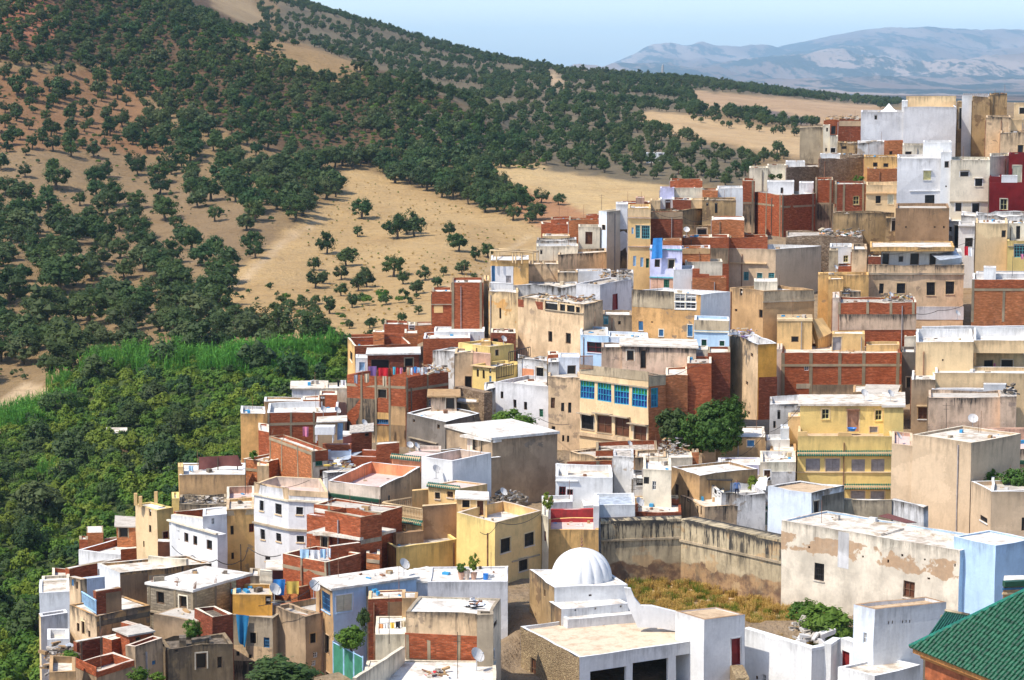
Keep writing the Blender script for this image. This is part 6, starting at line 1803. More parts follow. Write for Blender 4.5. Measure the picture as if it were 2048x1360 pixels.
h.box([(548, 1086), (864, 1030)], 1240, 'brickdark', 155.5, .5, p=.03, cop='concpost'); h.frame('R', (552, 700, 860), (), .2); h.box([(800, 1070), (930, 1040)], 1240, 'brick', 153.5, 1, p=.05); h.box([(926, 1046), (1088, 1020)], 1130, 'brick', 153, 2, p=0, slab=.12, roof='concroof'); h.w('R 990 1075 40 50 dark')
h.box([(866, 945), (1036, 990)], 1080, 'brick', 158.6, .5, p=.03, cop='pinkwhite')
h.box([(352, 1300), (540, 1297)], 1450, 'tan', 143, 4, p=.45, roof='limeold')
h = House('earth_ruin', 'dark crumbling earth walled ruin at the bottom edge')
h.box([(1202, 1128), (1668, 1092)], 1460, 'earthdark', 152, 3, p=.3, roof='rubbledark'); h.w('R 1575 1236 36 84 dark;R 1440 1225 80 110 dark;R 1260 1150 30 30'); h.box([(1520, 905), (1668, 884)], 1150, 'brickdark', 157, 3, p=.3, roof='rubbledark'); h.box([(1280, 1060), (1330, 1055)], 1150, 'earthdark', 153, 1, p=0, roof='rubbledark'); h.box([(1370, 1075), (1500, 1060)], 1150, 'earth', 153.4, .6, p=0, roof='rubbledark')
Z(0, 680)
h = House('garden_hut', 'tiny stone hut with a pale roof among the ravine trees', 'hut')
h.box([(780, 668), (892, 664)], 760, 'pinkstain', 338, 4, p=0, slab=.15, roof='limeold', over=.4); h.w('R 820 690 34 44 dark'); h.box([(830, 722), (980, 718)], 790, 'stone', 334, 3, p=.1, roof='limeold')
Z(1000, 0)
h = House('farm_house', 'small white farm building among the trees of the far wood', 'house', None)
h.box([(1048, 1095), (1176, 1093)], 1140, 'white', 745, 6, p=.2); h.w('R 1090 1105 30 16;R 1150 1105 30 16')

# lay the ground under the houses, then raise them
for H_ in HOUSES:
    for b in H_.boxes:
        if b.on is None and not b.float_: carve(b.c.x, b.c.y, b.R, b.zb - .5)
for H_ in HOUSES: H_.done()

# ================================================================== things on and between the houses
RND = random.Random(11)
def house(name, part=None):
    return next(H for H in HOUSES if H.name == name and (part is None or part in H.label))
def in2(p, P):
    c = False
    for i in range(len(P)):
        a, b = P[i], P[(i + 1) % len(P)]
        if (a.y > p.y) != (b.y > p.y) and p.x < (b.x - a.x) * (p.y - a.y) / (b.y - a.y) + a.x: c = not c
    return c
def roofhit(x, y, dflt=None):
    """the roof that a photo point lies on"""
    X, Y = q(x, y)
    best = None
    for H in HOUSES:
        for b in H.boxes:
            z = b.z + b.slab if b.slab else b.roofz
            p = onz(X, Y, z)
            if p.y > 90 and in2(p.xy, b.P) and (best is None or p.y < best.y): best = p
    if best is None and dflt: best = at(X, Y, dflt)
    return best
def lathe(m, base, prof, n=10, mi=0, ax=None):
    base = Vector(base)
    R = []
    for r, z in prof: R.append([base + Vector((r * math.cos(k * math.tau / n), r * math.sin(k * math.tau / n), z)) for k in range(n)])
    for a, b in zip(R, R[1:]):
        for k in range(n):
            j = (k + 1) % n
            m.quad([a[k], a[j], b[j], b[k]], mi)
    m.quad(R[-1], mi)

# ---- the shrine's dome
sh = house('domed_shrine')
def dome():
    c = sum(DRUM.P, Vector((0, 0))) / DRUM.n
    Z(960, 980)
    base_z = DRUM.roofz
    pc = qat(728, 660, c.y)
    R = 225 * ZS * c.y / F_PX
    top = qat(716, 412, c.y).z
    H = top - base_z
    m = MB()
    NA, NH, lobes = 128, 26, 16
    grid = []
    for i in range(NH + 1):
        t = i / NH
        if i == 0: rr, zz = 1.0, -.02
        else:
            a = t * math.pi / 2
            rr = max(math.cos(a), 0) ** .86
            zz = math.sin(a) ** 1.06
            zz = zz * .96 + .04 * max(0, (t - .75) / .25) ** 2
        row = []
        for k in range(NA):
            th = k * math.tau / NA
            g = abs(math.sin(th * lobes / 2)) ** .55
            r = R * rr * (1 - .065 * (1 - g) * min(1, (1 - t) * 2.2))
            row.append(Vector((pc.x + r * math.cos(th), c.y + r * math.sin(th), base_z + zz * H)))
        grid.append(row)
    v = [p for r in grid for p in r]
    f = [(i * NA + k, i * NA + (k + 1) % NA, (i + 1) * NA + (k + 1) % NA, (i + 1) * NA + k) for i in range(NH) for k in range(NA)]
    uv = [[(0, 9)] * 4] * len(f)
    link('dome', mesh_data('dome', v, f, [MATS['white']], None, uv, True), sh.root)
    m = MB()
    tp = Vector((pc.x, c.y, top - .08))
    m.tube(tp, tp + Vector((0, 0, 1.0)), .035, .012, 6)
    for z, r in ((.28, .11), (.52, .085), (.74, .06)):
        lathe(m, tp + Vector((0, 0, z - r)), [(0.005, 0), (r * .8, r * .5), (r, r), (r * .8, r * 1.5), (.005, r * 2)], 8)
    m.build('finial', MATS['rusty'], sh.root)
dome()
# stairs to the shrine's red door
def stairs(root_name, label, foot, top, width, n, mat):
    m = MB()
    a, b = Vector(foot), Vector(top)
    e = Vector((b.x - a.x, b.y - a.y, 0)); L = e.length; e /= L
    s = Vector((-e.y, e.x, 0)) * width
    for k in range(n):
        p = a + e * (L * k / n)
        m.box(Vector((p.x, p.y, a.z - 1.0)) - s / 2, e * (L / n), s, (0, 0, 1.0 + (b.z - a.z) * (k + 1) / n))
    return prop(m.build(root_name, MATS[mat]), label, 'stairs')
Z(960, 980)
stairs('stone_steps', 'small mossy steps climbing to the red door of the shrine', qat(1880, 1345, 150.6), qat(1835, 1252, 154), .9, 6, 'stonetan')

# ---- green tiled pyramid roof
def green_roof():
    Z(1480, 980)
    P0 = qat(1215, 1128, 125)
    P1 = onz(*q(1800, 1362), P0.z)
    e1 = Vector((P1.x - P0.x, P1.y - P0.y, 0)).normalized()
    e2 = Vector((-e1.y, e1.x, 0))
    S = 12.4
    ap = P0 + (e1 + e2) * (S / 2) + Vector((0, 0, 5.15))
    root = empty('green_roof_pavilion', P0 + (e1 + e2) * (S / 2) - Vector((0, 0, 8)), 'pavilion with a steep glazed green tile roof at the bottom right', 'pavilion')
    C = [P0, P0 + e1 * S, P0 + (e1 + e2) * S, P0 + e2 * S]
    m = MB()
    for i in range(4): m.quad([C[i], C[(i + 1) % 4], ap])
    m.quad(list(reversed(C)))
    m.build('roof', MATS['dkgreen'], root)
    n = 37
    for side in (0, 3):
        A, B = C[side], C[(side + 1) % 4]
        u = (B - A).normalized(); w = Vector((-u.y, u.x, 0))
        slope = (ap - (A + B) / 2); sl = slope.length; sd = slope / sl
        nrm = u.cross(sd).normalized()
        for k in range(n):
            x = S * (k + .5) / n
            length = sl * (1 - abs(x - S / 2) / (S / 2))
            if length < .2: continue
            m = MB()
            t, q_ = 0.0, 0
            r = S / n * .42
            while t < length - .05:
                t1 = min(t + .40, length)
                a = A + u * x + sd * (t - .03) + nrm * .035; b = A + u * x + sd * t1 + nrm * .02
                ra, rb = r * 1.06, r * .92
                ring = lambda c, rr: [c + (u * math.cos(g) + nrm * math.sin(g)) * rr for g in (0, math.pi / 4, math.pi / 2, 3 * math.pi / 4, math.pi)]
                P_, Q_ = ring(a, ra), ring(b, rb)
                for g in range(4): m.quad([P_[g + 1], P_[g], Q_[g], Q_[g + 1]])
                m.quad([P_[4], P_[3], P_[2], P_[1], P_[0]][::-1])
                t += .40
            m.build('tile_row', MATS['tilegreen'], root)
    for a in (C[0], C[1], C[3]):
        m = MB(); m.tube(a + Vector((0, 0, .06)), ap + Vector((0, 0, .10)), .13, .13, 8)
        m.build('hip_ridge', MATS['tilehip'], root)
    # eaves board, carved brick wall, dark openings
    def ring_box(name, inset, z1, z0, mat):
        m = MB()
        q4 = [P0 + (e1 + e2) * inset, C[1] + (e2 - e1) * inset, C[2] - (e1 + e2) * inset, C[3] + (e1 - e2) * inset]
        m.box8([p + Vector((0, 0, z0)) for p in q4], [p + Vector((0, 0, z1)) for p in q4])
        m.build(name, MATS[mat], root)
    ring_box('eaves_board', .12, -.03, -.28, 'woodorange')
    ring_box('cornice', .42, -.283, -.55, 'woodorange')
    ring_box('frieze', .62, -.553, -1.7, 'carvedred')
    ring_box('wall', .72, -1.703, -9, 'dkgreen')
green_roof()
def small_green_roof():
    Z(1480, 980)
    a, b, c, d = qat(1352, 1034, 137), qat(1470, 868, 140.5), qat(1640, 900, 139), qat(1560, 1060, 135)
    root = empty('small_green_roof', a - Vector((0, 0, 3)), 'small sloping green tile roof between the white box house and the pavilion', 'roof')
    m = MB(); m.quad([a, d, c, b]); lo = Vector((0, 0, -.25)); m.quad([b + lo, c + lo, d + lo, a + lo]); m.quad([a + lo, d + lo, d, a]); m.quad([b + lo, a + lo, a, b]); m.quad([c + lo, b + lo, b, c]); m.quad([d + lo, c + lo, c, d])
    m.build('roof', MATS['tilegreen'], root)
    for k in range(11):
        t = (k + .5) / 11
        m = MB(); m.tube(a.lerp(d, t), b.lerp(c, t), .075, .075, 6); m.build('tile_row', MATS['tilegreen'], root)
    m = MB()
    for p in (a, d, c, b): m.tube(p + lo, p - Vector((0, 0, 4)), .3, .3, 4)
    m.tube(b + Vector((0, 0, .05)), c + Vector((0, 0, .05)), .1, .1, 6)
    m.build('support_wall', MATS['concstain'], root)
small_green_roof()

# ---- the dry garden
GARDEN_Z = CAM_Z - 41.9
def garden():
    Z(960, 980)
    pts = [onz(*q(x, y), GARDEN_Z) for x, y in ((1000, 860), (1500, 1000), (1860, 1060), (2300, 1180), (2560, 1120), (2660, 1020), (2500, 800), (2100, 780), (1600, 690), (1040, 640))]
    m = MB(); m.quad(pts); m.quad([p - Vector((0, 0, 2)) for p in reversed(pts)])
    for a, b in zip(pts, pts[1:] + pts[:1]): m.quad([a - Vector((0, 0, 2)), b - Vector((0, 0, 2)), b, a])
    prop(m.build('garden_soil', MATS['tangravel']), kind='structure')
    P2 = [p.xy for p in pts]
    rng = random.Random(3)
    g, s = [], []
    xs, ys = [p.x for p in P2], [p.y for p in P2]
    while len(g) < 1500:
        p = Vector((rng.uniform(min(xs), max(xs)), rng.uniform(min(ys), max(ys))))
        if in2(p, P2): g.append((p.x, p.y, GARDEN_Z - .05)); s.append(.22 + .75 * rng.random() ** 2.2)
    scatter('garden_grass', g, s, 'straw', 'tall dry yellow grass filling the walled garden', 'grass', 40)
garden()
def plant_thing(name, label, cat, pos, h, wide, mat, seed, clumps=46, per=34, size=.045, trunk=True, group=None, low=-.6, zc=.52, hh=.46):
    r = empty(name, pos, label, cat, group)
    r.scale = (h * wide, h * wide, h)
    cr = crown_mesh('crown', seed, mat, clumps=clumps, per=per, size=size, w=.5, h=hh, zc=zc, low=low)
    o = bpy.data.objects.new('crown', cr); COL.objects.link(o); o.parent = r
    if trunk:
        o = bpy.data.objects.new('trunk', trunk_mesh('trunk', seed, .5, .035)); COL.objects.link(o); o.parent = r
    return r
Z(1480, 980)
plant_thing('garden_bush', 'large round leafy green bush in the corner of the dry garden', 'bush', onz(*q(630, 1112), GARDEN_Z), 3.3, 1.45, 'green_leaf', 71, 70, 44, .04, low=-1, zc=.48)
plant_thing('garden_bush', 'smaller green bush left of the large one in the dry garden', 'bush', onz(*q(455, 960), GARDEN_Z), 2.2, 1.3, 'green_leaf', 72, 40, 36, .05, low=-1, zc=.45)
Z(960, 640)
def fig_tree():
    base = qat(1600, 900, 208.5)
    r = empty('fig_tree', base, 'big dark green fig tree filling the gap beside the brick wall', 'fig tree')
    r.scale = (.9, .9, .9)
    rng = np.random.default_rng(73)
    cs, rad = [], []
    for x, y, z, R in ((2.7, .6, 3.8, 1.3), (1.4, 0, 3.2, 1.6), (.2, -.4, 2.7, 1.8), (-1.3, -.5, 1.7, 1.5), (2.3, -.6, 2.3, 1.7), (3.2, 0, 3.2, 1.2), (.8, -1.0, 1.3, 1.5), (-2.4, 0, .9, 1.0), (2.6, -.8, 1.0, 1.3), (.2, 0, 3.4, 1.0), (-.6, -.6, .6, 1.4), (1.6, -1.0, .6, 1.4)):
        for k in range(int(40 * R)):
            d = rng.normal(size=3); d /= np.linalg.norm(d)
            cs.append(np.array((x, y, z)) + d * R * rng.random() ** .3); rad.append(.28 + .25 * rng.random())
    v, f = blob_leaves(rng, np.array(cs), np.array(rad), 30, .15, .8)
    o = bpy.data.objects.new('crown', mesh_data('fig_crown', v.tolist(), f.tolist(), [MATS['fig_leaf']])); COL.objects.link(o); o.parent = r
    m = MB()
    m.tube((.4, 0, -1), (.9, 0, 1.5), .22, .16, 7)
    for t in ((2.4, .3, 3.8), (.2, -.2, 3.0), (-1.4, -.3, 1.9), (2.4, -.5, 2.2)): m.tube((.9, 0, 1.5), t, .12, .05, 5)
    o = bpy.data.objects.new('trunk', mesh_data('fig_trunk', m.v, m.f, [MATS['bark']])); COL.objects.link(o); o.parent = r
fig_tree()
plant_thing('fig_tree', 'lower dark tree growing in the shade left of the big fig tree', 'fig tree', qat(1380, 900, 209.5), 3.6, 1.0, 'dark_leaf', 74, 50, 40, .045, low=-1)
plant_thing('courtyard_tree', 'green tree top rising behind the flat white roof', 'tree', qat(240, 900, 212), 3.6, 1.25, 'green_leaf', 75, 60, 40, .04)
Z(1480, 760)
for k, (x, y, d, hh, lab) in enumerate(((1725, 800, 190.5, 2.4, 'leafy green shrub at the left end of the garden terrace'), (1790, 800, 190, 2.0, 'green shrub second from left on the garden terrace'), (1960, 800, 188, 2.3, 'dark shrub right of the white door on the garden terrace'), (2035, 790, 188, 2.2, 'dark shrub at the right edge of the garden terrace'))):
    plant_thing('terrace_shrub', lab, 'shrub', qat(x, y, d), hh, 1.0, 'fig_leaf' if k > 1 else 'green_leaf', 80 + k, 34, 30, .055, low=-1, zc=.48, group='shrubs of the garden terrace')
Z(0, 980)
plant_thing('vine', 'green vine climbing over the ruin wall below the block house', 'vine', qat(1375, 1085, 155), 1.7, .85, 'green_leaf', 90, 40, 34, .05, low=-1)
for k, (x, y, d, hh, lab) in enumerate(((1000, 1385, 140, 1.15, 'green bush at the bottom edge below the brick ruin'), (485, 1260, 151, 1.15, 'green bush under the tin sheet at the left edge of town'), (1130, 1385, 140, .8, 'small bush at the foot of the earth ruin'))):
    plant_thing('street_bush', lab, 'bush', qat(x, y, d), hh, 1.3, 'green_leaf', 92 + k, 34, 30, .055, low=-1)
Z(460, 980)
plant_thing('street_tree', 'leafy green tree top at the bottom edge below the weathered flats', 'tree', qat(400, 1450, 143), 2.3, 2.2, 'dark_leaf', 96, 80, 40, .038, low=-1)
plant_thing('vine', 'green vine hanging over the teal fence beside the light blue house', 'vine', qat(870, 1150, 150.5), 1.8, 1.35, 'green_leaf', 97, 60, 40, .045, low=-1)
plant_thing('vine', 'tall dark creeper on the light blue wall', 'vine', qat(955, 1020, 157), 1.9, .5, 'dark_leaf', 98, 40, 36, .045, low=-1)
Z(1480, 160)
for x, lab in ((228, 'round potted shrub on the left by the low white house'), (284, 'round potted shrub on the right by the low white house')):
    plant_thing('potted_shrub', lab, 'shrub', qat(x, 715, 334), 1.0, 1.1, 'dark_leaf', int(x), 24, 26, .08, trunk=False, low=-1, group='potted shrubs')
plant_thing('courtyard_bush', 'small green bush in the courtyard left of the earth house', 'bush', qat(845, 745, 315), 1.3, 1.3, 'green_leaf', 99, 24, 26, .08, trunk=False, low=-1)

# ---- satellite dishes
def dish_meshes():
    m = MB()
    R, n = .46, 16
    rings = []
    for i in range(5):
        r = R * i / 4
        rings.append([Vector((r * math.cos(k * math.tau / n), r * math.sin(k * math.tau / n), .30 * (r / R) ** 2 * R)) for k in range(n)])
    for a, b in zip(rings, rings[1:]):
        for k in range(n):
            j = (k + 1) % n
            m.quad([a[k], a[j], b[j], b[k]])
            m.quad([b[k] - Vector((0, 0, .02)), b[j] - Vector((0, 0, .02)), a[j] - Vector((0, 0, .02)), a[k] - Vector((0, 0, .02))])
    rot = (Vector((.62, -.50, .60)).normalized()).to_track_quat('Z', 'Y')
    c = Vector((0, 0, .85))
    bowl = mesh_data('bowl', [c + rot @ v for v in m.v], m.f, [MATS['dish']], None, m.uv, True)
    m = MB(); m.tube((0, 0, -.05), (0, 0, .80), .03, .03, 6); m.tube((-.2, 0, 0), (.2, 0, 0), .025, .025, 5); m.tube((0, -.2, 0), (0, .2, 0), .025, .025, 5)
    mast = mesh_data('mast', m.v, m.f, [MATS['steel']], None, m.uv)
    m = MB(); a = c + rot @ Vector((0, -.40, .05)); b = c + rot @ Vector((0, -.12, .55))
    m.tube(a, b, .018, .018, 5); m.tube(b, b + rot @ Vector((0, .06, -.10)), .045, .045, 6)
    arm = mesh_data('receiver_arm', m.v, m.f, [MATS['steel']], None, m.uv)
    return bowl, mast, arm
DISH = dish_meshes()
def dish(x, y, lab, s=1.0, rz=0.0, d=None):
    p = roofhit(x, y) if d is None else qat(x, y, d)
    if p is None: return
    r = empty('satellite_dish', p, 'satellite dish ' + lab, 'satellite dish', 'satellite dishes on the roofs')
    s *= .68; r.rotation_euler = (0, 0, rz); r.scale = (s, s, s)
    for nm, me in zip(('bowl', 'mast', 'receiver_arm'), DISH):
        o = bpy.data.objects.new(nm, me); COL.objects.link(o); o.parent = r
Z(1480, 460)
dish(790, 722, 'on the roof beside the cream cube house', 1.2); dish(1555, 640, 'above the white roof terrace of the big cream house', 1.1, d=240); dish(1078, 500, 'on the scrap covered brick topped house', 1.0, d=249); dish(685, 300, 'on the stained yellow stack', .9, d=256)
Z(1480, 760)
dish(888, 150, 'left one on the bright yellow house roof', 1.25, -.3); dish(1075, 155, 'right one on the bright yellow house roof', 1.25); dish(1665, 345, 'large one by the weathered house wall', 1.5, -.9, d=209); dish(1135, 460, 'in the corner of the beige house terrace', 1.2, .3); dish(200, 590, 'on the small white terrace house', 1.1, d=203)
Z(960, 640)
dish(1835, 800, 'on the tan roof house with the blue vent', .9); dish(1070, 925, 'in front of the blue window house', .9, d=209); dish(165, 1290, 'on the ground behind the yellow roof rooms', 1.2, d=190)
Z(960, 340); dish(1478, 470, 'on the dark brick ruin above the lavender house', 1.2, -.8, d=272)
Z(960, 980); dish(1140, 158, 'on the flat white roof above the retaining wall', 1.4)
Z(460, 540); dish(1155, 608, 'on the white slab roof above the laundry', 1.5); dish(1958, 540, 'on the small yellow house', 1.2)
Z(460, 760)
dish(668, 262, 'left one on the brick house at the ravine edge', 1.2, d=222); dish(768, 268, 'right one on the brick house at the ravine edge', 1.2, d=222); dish(1288, 512, 'left of a pair on the pink roof', 1.0, -.4, d=199); dish(1335, 518, 'right of a pair on the pink roof', 1.0, .2, d=199); dish(1475, 705, 'on the white annex above the yellow roof room', 1.3, d=188); dish(960, 350, 'on the junk filled brick roof room', 1.0, d=209)
Z(460, 980)
dish(1245, 610, 'on the long white roof of the light blue house', 1.4); dish(318, 805, 'on the corner between orange room and flats', 1.6, d=163); dish(600, 775, 'beside the brick wall on the weathered flats', 1.5, d=161); dish(1765, 1290, 'on the bottom white terrace', 1.7)
Z(0, 980); dish(418, 835, 'on the narrow whitewashed house', 1.0)

# ---- cloth, rugs, sheets
def cloth(name, label, cat, pts, d, mat, group=None, wave=.07, dd=None):
    """hanging cloth: four corner points (photo) at a distance, gently folded"""
    dd = dd or [0, 0, 0, 0]
    P = [qat(x, y, d + e) for (x, y), e in zip(pts, dd)]
    nx, ny = 10, 6
    v, f = [], []
    ph = RND.random() * 6
    for j in range(ny + 1):
        for i in range(nx + 1):
            a = P[0].lerp(P[1], i / nx); b = P[3].lerp(P[2], i / nx)
            p = a.lerp(b, j / ny)
            p.y -= wave * math.sin(i / nx * 9 + ph) * (.3 + j / ny)
            p.z -= wave * .4 * math.sin(i / nx * 6 + ph * 2) * (j / ny)
            v.append(p)
    k = len(v)
    v += [p + Vector((0, .02, 0)) for p in v]
    for j in range(ny):
        for i in range(nx):
            a = j * (nx + 1) + i
            f.append((a, a + nx + 1, a + nx + 2, a + 1)); f.append((k + a, k + a + 1, k + a + nx + 2, k + a + nx + 1))
    o = link(name, mesh_data(name, v, f, [MATS[mat]], None, None, True))
    return prop(o, label, cat, group)
def hung(x, y, w, h, d, mat, label, name='garment', cat='laundry', group=None, **k):
    return cloth(name, label, cat, [(x, y), (x + w, y + RND.uniform(-3, 3)), (x + w * .96, y + h), (x + w * .05, y + h * .97)], d, mat, group, **k)
def line(name, label, cat, pts, r=.012, sag=.25, mat='iron', n=10):
    m = MB()
    for a, b in zip(pts, pts[1:]):
        prev = a
        for k in range(1, n + 1):
            t = k / n
            p = a.lerp(b, t) - Vector((0, 0, sag * 4 * t * (1 - t)))
            m.tube(prev, p, r, r, 4, 0, False); prev = p
    return prop(m.build(name, MATS[mat]), label, cat)
Z(460, 540)
cl = [('cloth_cyan', 'teal'), ('cloth_red', 'red'), ('cloth_pink', 'pink'), ('cloth_black', 'black'), ('cloth_tan', 'tan'), ('cloth_white', 'white'), ('cloth_blue', 'blue'), ('cloth_lightblue', 'light blue'), ('cloth_white', 'second white'), ('cloth_grey', 'grey')]
for k, (mt, nm) in enumerate(cl):
    hung(1165 + k * 25, 694 + (k % 3) * 3, 19, 56 - (k % 4) * 6, 228.4, mt, f'{nm} garment drying on the brick house roof terrace', group='laundry on the clothes terrace')
line('washing_line', 'washing line across the brick house roof terrace', 'line', [qat(1160, 692, 228.5), qat(1420, 700, 228.5)], .015, .05)
hung(990, 690, 60, 70, 231, 'cloth_purple', 'purple cloth hanging in the shade under the white slab roof'); hung(1062, 700, 70, 64, 231, 'cloth_red', 'red patterned cloth hanging under the white slab roof')
hung(888, 752, 26, 60, 224.5, 'cloth_grey', 'grey blue towel hung over the brick parapet', 'towel', 'towel'); hung(962, 744, 34, 62, 224.1, 'cloth_tan', 'pale tan rug hung over the brick parapet', 'rug', 'rug'); hung(1092, 760, 28, 74, 223.6, 'cloth_tan', 'narrow tan mat hung over the brick parapet', 'rug', 'rug')
hung(768, 790, 16, 46, 231, 'cloth_black', 'black garment on the small white roof at the ravine edge'); hung(790, 788, 40, 40, 231, 'cloth_white', 'white garment on the small white roof at the ravine edge')
Z(460, 760)
hung(520, 335, 42, 70, 211, 'cloth_pink', 'pale pink cloth on the orange brick roof')
for k, (x, w, mt, lb) in enumerate(((500, 68, 'cloth_lightblue', 'light blue sheet at the left of the brick balcony line'), (572, 70, 'cloth_white', 'white sheet in the middle of the brick balcony line'), (645, 44, 'cloth_lightblue', 'pale blue patterned sheet on the brick balcony line'), (692, 30, 'cloth_white', 'narrow white sheet at the right of the brick balcony line'))):
    hung(x, 1216 + abs(570 - x) * -.08, w, 66, 169.6 + (x - 500) * -.004, mt, lb, 'sheet', group='sheets on the brick balcony')
Z(460, 980)
for k, (mt, lb) in enumerate((('cloth_orange', 'orange'), ('cloth_white', 'white'), ('cloth_yellow', 'yellow'), ('cloth_black', 'black'), ('cloth_tan', 'beige'))):
    hung(1066 + k * 40, 958 - k * 5, 32, 44, 155, mt, f'{lb} garment on the line in the brick alcove', group='laundry in the brick alcove')
line('washing_line', 'washing line in front of the brick alcove', 'line', [qat(1055, 958, 155.1), qat(1262, 930, 155.1)], .012, .05)
cloth('tarp', 'long faded blue tarpaulin hanging down the grey flats', 'tarpaulin', [(42, 890), (136, 900), (110, 1130), (60, 1080)], 162.4, 'tarp', wave=.12)
cloth('rug', 'bright blue patterned cloth hanging below the shed roof', 'cloth', [(312, 640), (396, 640), (385, 760), (300, 730)], 167.6, 'cloth_blue'); hung(402, 655, 92, 90, 168.2, 'cloth_yellow', 'yellow cloth draped beside the blue one', 'rug', 'cloth')
Z(960, 340)
cloth('rug', 'deep blue patterned rug hanging over the lavender house parapet', 'rug', [(1240, 488), (1305, 486), (1305, 628), (1226, 640)], 261, 'cloth_blue', wave=.05)
Z(1480, 460)
hung(1606, 118, 28, 66, 261, 'cloth_red', 'red cloth beside the tin awning'); hung(1634, 130, 28, 60, 261, 'cloth_white', 'pale cloth beside the tin awning')
hung(2010, 170, 20, 40, 268, 'cloth_pink', 'pink cloth on the teal window'); hung(1815, 955, 14, 60, 229.5, 'cloth_pink', 'pink towel hanging between the veranda doors')
Z(0, 680)
cloth('cloth_fence', 'brown woven cloth fence on the roof at the ravine edge', 'fence', [(1424, 838), (1700, 824), (1735, 900), (1424, 922)], 208, 'cloth_brown', wave=.18)
m = MB()
for x in (1424, 1560, 1700): m.tube(qat(x, 835, 208.1), qat(x, 950, 208.1), .05, .05, 5)
prop(m.build('fence_posts', MATS['bark']), 'thin posts holding the brown cloth fence', 'posts', kind='stuff')
hung(1350, 900, 34, 40, 207, 'cloth_lightblue', 'light blue cloth at the left end of the cloth fence')
def sheet(name, label, cat, pts, mat, th=.04):
    P = [qat(*p) for p in pts]
    m = MB()
    n = (P[1] - P[0]).cross(P[3] - P[0]).normalized()
    if n.z < 0: P.reverse()
    lo = Vector((0, 0, -th))
    m.box8([p + lo for p in P], P)
    return prop(m.build(name, MATS[mat]), label, cat)
Z(1480, 460)
sheet('awning', 'pale tin awning tilted over the long cream house terrace', 'awning', [(1372, 176, 263), (1540, 148, 265), (1594, 196, 261), (1430, 216, 259.6)], 'tin'); sheet('stair_wall', 'cream sloping stair head beside the cream cube house', 'wall', [(516, 640, 246), (590, 628, 247), (660, 735, 246), (560, 782, 244)], 'creamyel', 1.4)
Z(960, 980)
Z(460, 760); sheet('tin_roof', 'slanting pale tin roof between the brick walls', 'tin roof', [(750, 574, 204.5), (880, 520, 208), (946, 512, 208), (850, 566, 204)], 'tin')
Z(0, 980); sheet('tin_roof', 'crumpled tin sheets over the yard at the left edge of town', 'tin roof', [(342, 1168, 155), (500, 1092, 158), (546, 1110, 157.5), (400, 1170, 154.6)], 'tin')
Z(1480, 760); sheet('shade_sheet', 'tilted white shade sheet on the small white terrace', 'awning', [(95, 715, 201), (215, 665, 202), (218, 690, 200), (120, 775, 198.6)], 'cloth_white'); sheet('tin_roof', 'sloping rusty tin roof behind the bright yellow house', 'tin roof', [(882, 110, 223), (900, 30, 228), (1150, 34, 228), (1120, 112, 223)], 'concroof', .1); sheet('pergola_mat', 'dark brown mat pergola on the old lime roof', 'mat', [(990, 972, 178), (1060, 955, 180), (1265, 1018, 177), (1190, 1022, 175)], 'cloth_brown')
Z(1480, 160)
def tent():
    Z(1480, 160)
    c = qat(1066, 224, 351); a = qat(1066, 166, 351)
    m = MB(); R = 1.75
    base = [c + Vector((R * math.cos(k * math.pi / 2 + .6), R * math.sin(k * math.pi / 2 + .6), 0)) for k in range(4)]
    mid = [p.lerp(a, .45) - Vector((0, 0, .16)) for p in base]
    for k in range(4):
        j = (k + 1) % 4
        m.quad([base[k], base[j], mid[j], mid[k]]); m.quad([mid[k], mid[j], a])
        m.quad([base[k] - Vector((0, 0, .25)), base[j] - Vector((0, 0, .25)), base[j], base[k]])
    r = empty('canopy_tent', c - Vector((0, 0, 1)), 'white pointed canopy tent on the palace roof', 'tent')
    m.build('canopy', MATS['cloth_white'], r)
    for p in base:
        m = MB(); m.tube(p - Vector((0, 0, 1.3)), p, .06, .06, 5); m.build('post', MATS['steel'], r)
tent()

# ---- scrap and rubble
def debris(name, label, pts, n, mats, lo=.08, hi=.5, flat=.35, hgt=.3, seed=0):
    """heap of countless bits; pts = outline on roofs: (x, y) photo points (or x, y, d)"""
    rnd = random.Random(seed)
    P = [qat(*p) if len(p) == 3 else (roofhit(*p) or qat(*p, 250)) for p in pts]
    zz = sum(p.z for p in P) / len(P)
    P2 = [p.xy for p in P]
    m = MB()
    xs, ys = [p.x for p in P2], [p.y for p in P2]
    k = 0; tries = 0
    while k < n and tries < n * 40:
        tries += 1
        p = Vector((rnd.uniform(min(xs), max(xs)), rnd.uniform(min(ys), max(ys))))
        if not in2(p, P2): continue
        k += 1
        a, s = rnd.random() * math.tau, rnd.uniform(lo, hi)
        ex = Vector((math.cos(a), math.sin(a), rnd.uniform(-.3, .3))) * s * rnd.uniform(.8, 2.0)
        ey = Vector((-math.sin(a), math.cos(a), rnd.uniform(-.2, .2))) * s * rnd.uniform(.2, .8)
        m.box(Vector((p.x, p.y, zz - .05 + rnd.random() ** 2 * hgt)), ex, ey, (0, 0, s * flat * rnd.uniform(.3, 1)), rnd.randrange(len(mats)))
    o = m.build(name, [MATS[x] for x in mats])
    return prop(o, label, 'debris', None, 'stuff')
MIX = ['rubble', 'woodlight', 'tin', 'rubbledark', 'cloth_white', 'rusty', 'cloth_tan']
Z(960, 340)
debris('roof_scrap', 'scrap and rags scattered on the weathered tan house roof', [(400, 925), (740, 950), (860, 930), (640, 900), (440, 905)], 130, MIX, .1, .5, .4, .5, 1)
debris('plank_heap', 'heap of broken planks on the curved white wall', [(860, 790, 256), (1090, 740, 258), (1050, 715, 262), (880, 760, 262)], 90, ['woodlight', 'rubble', 'bark'], .1, .6, .25, .5, 2)
Z(1480, 160)
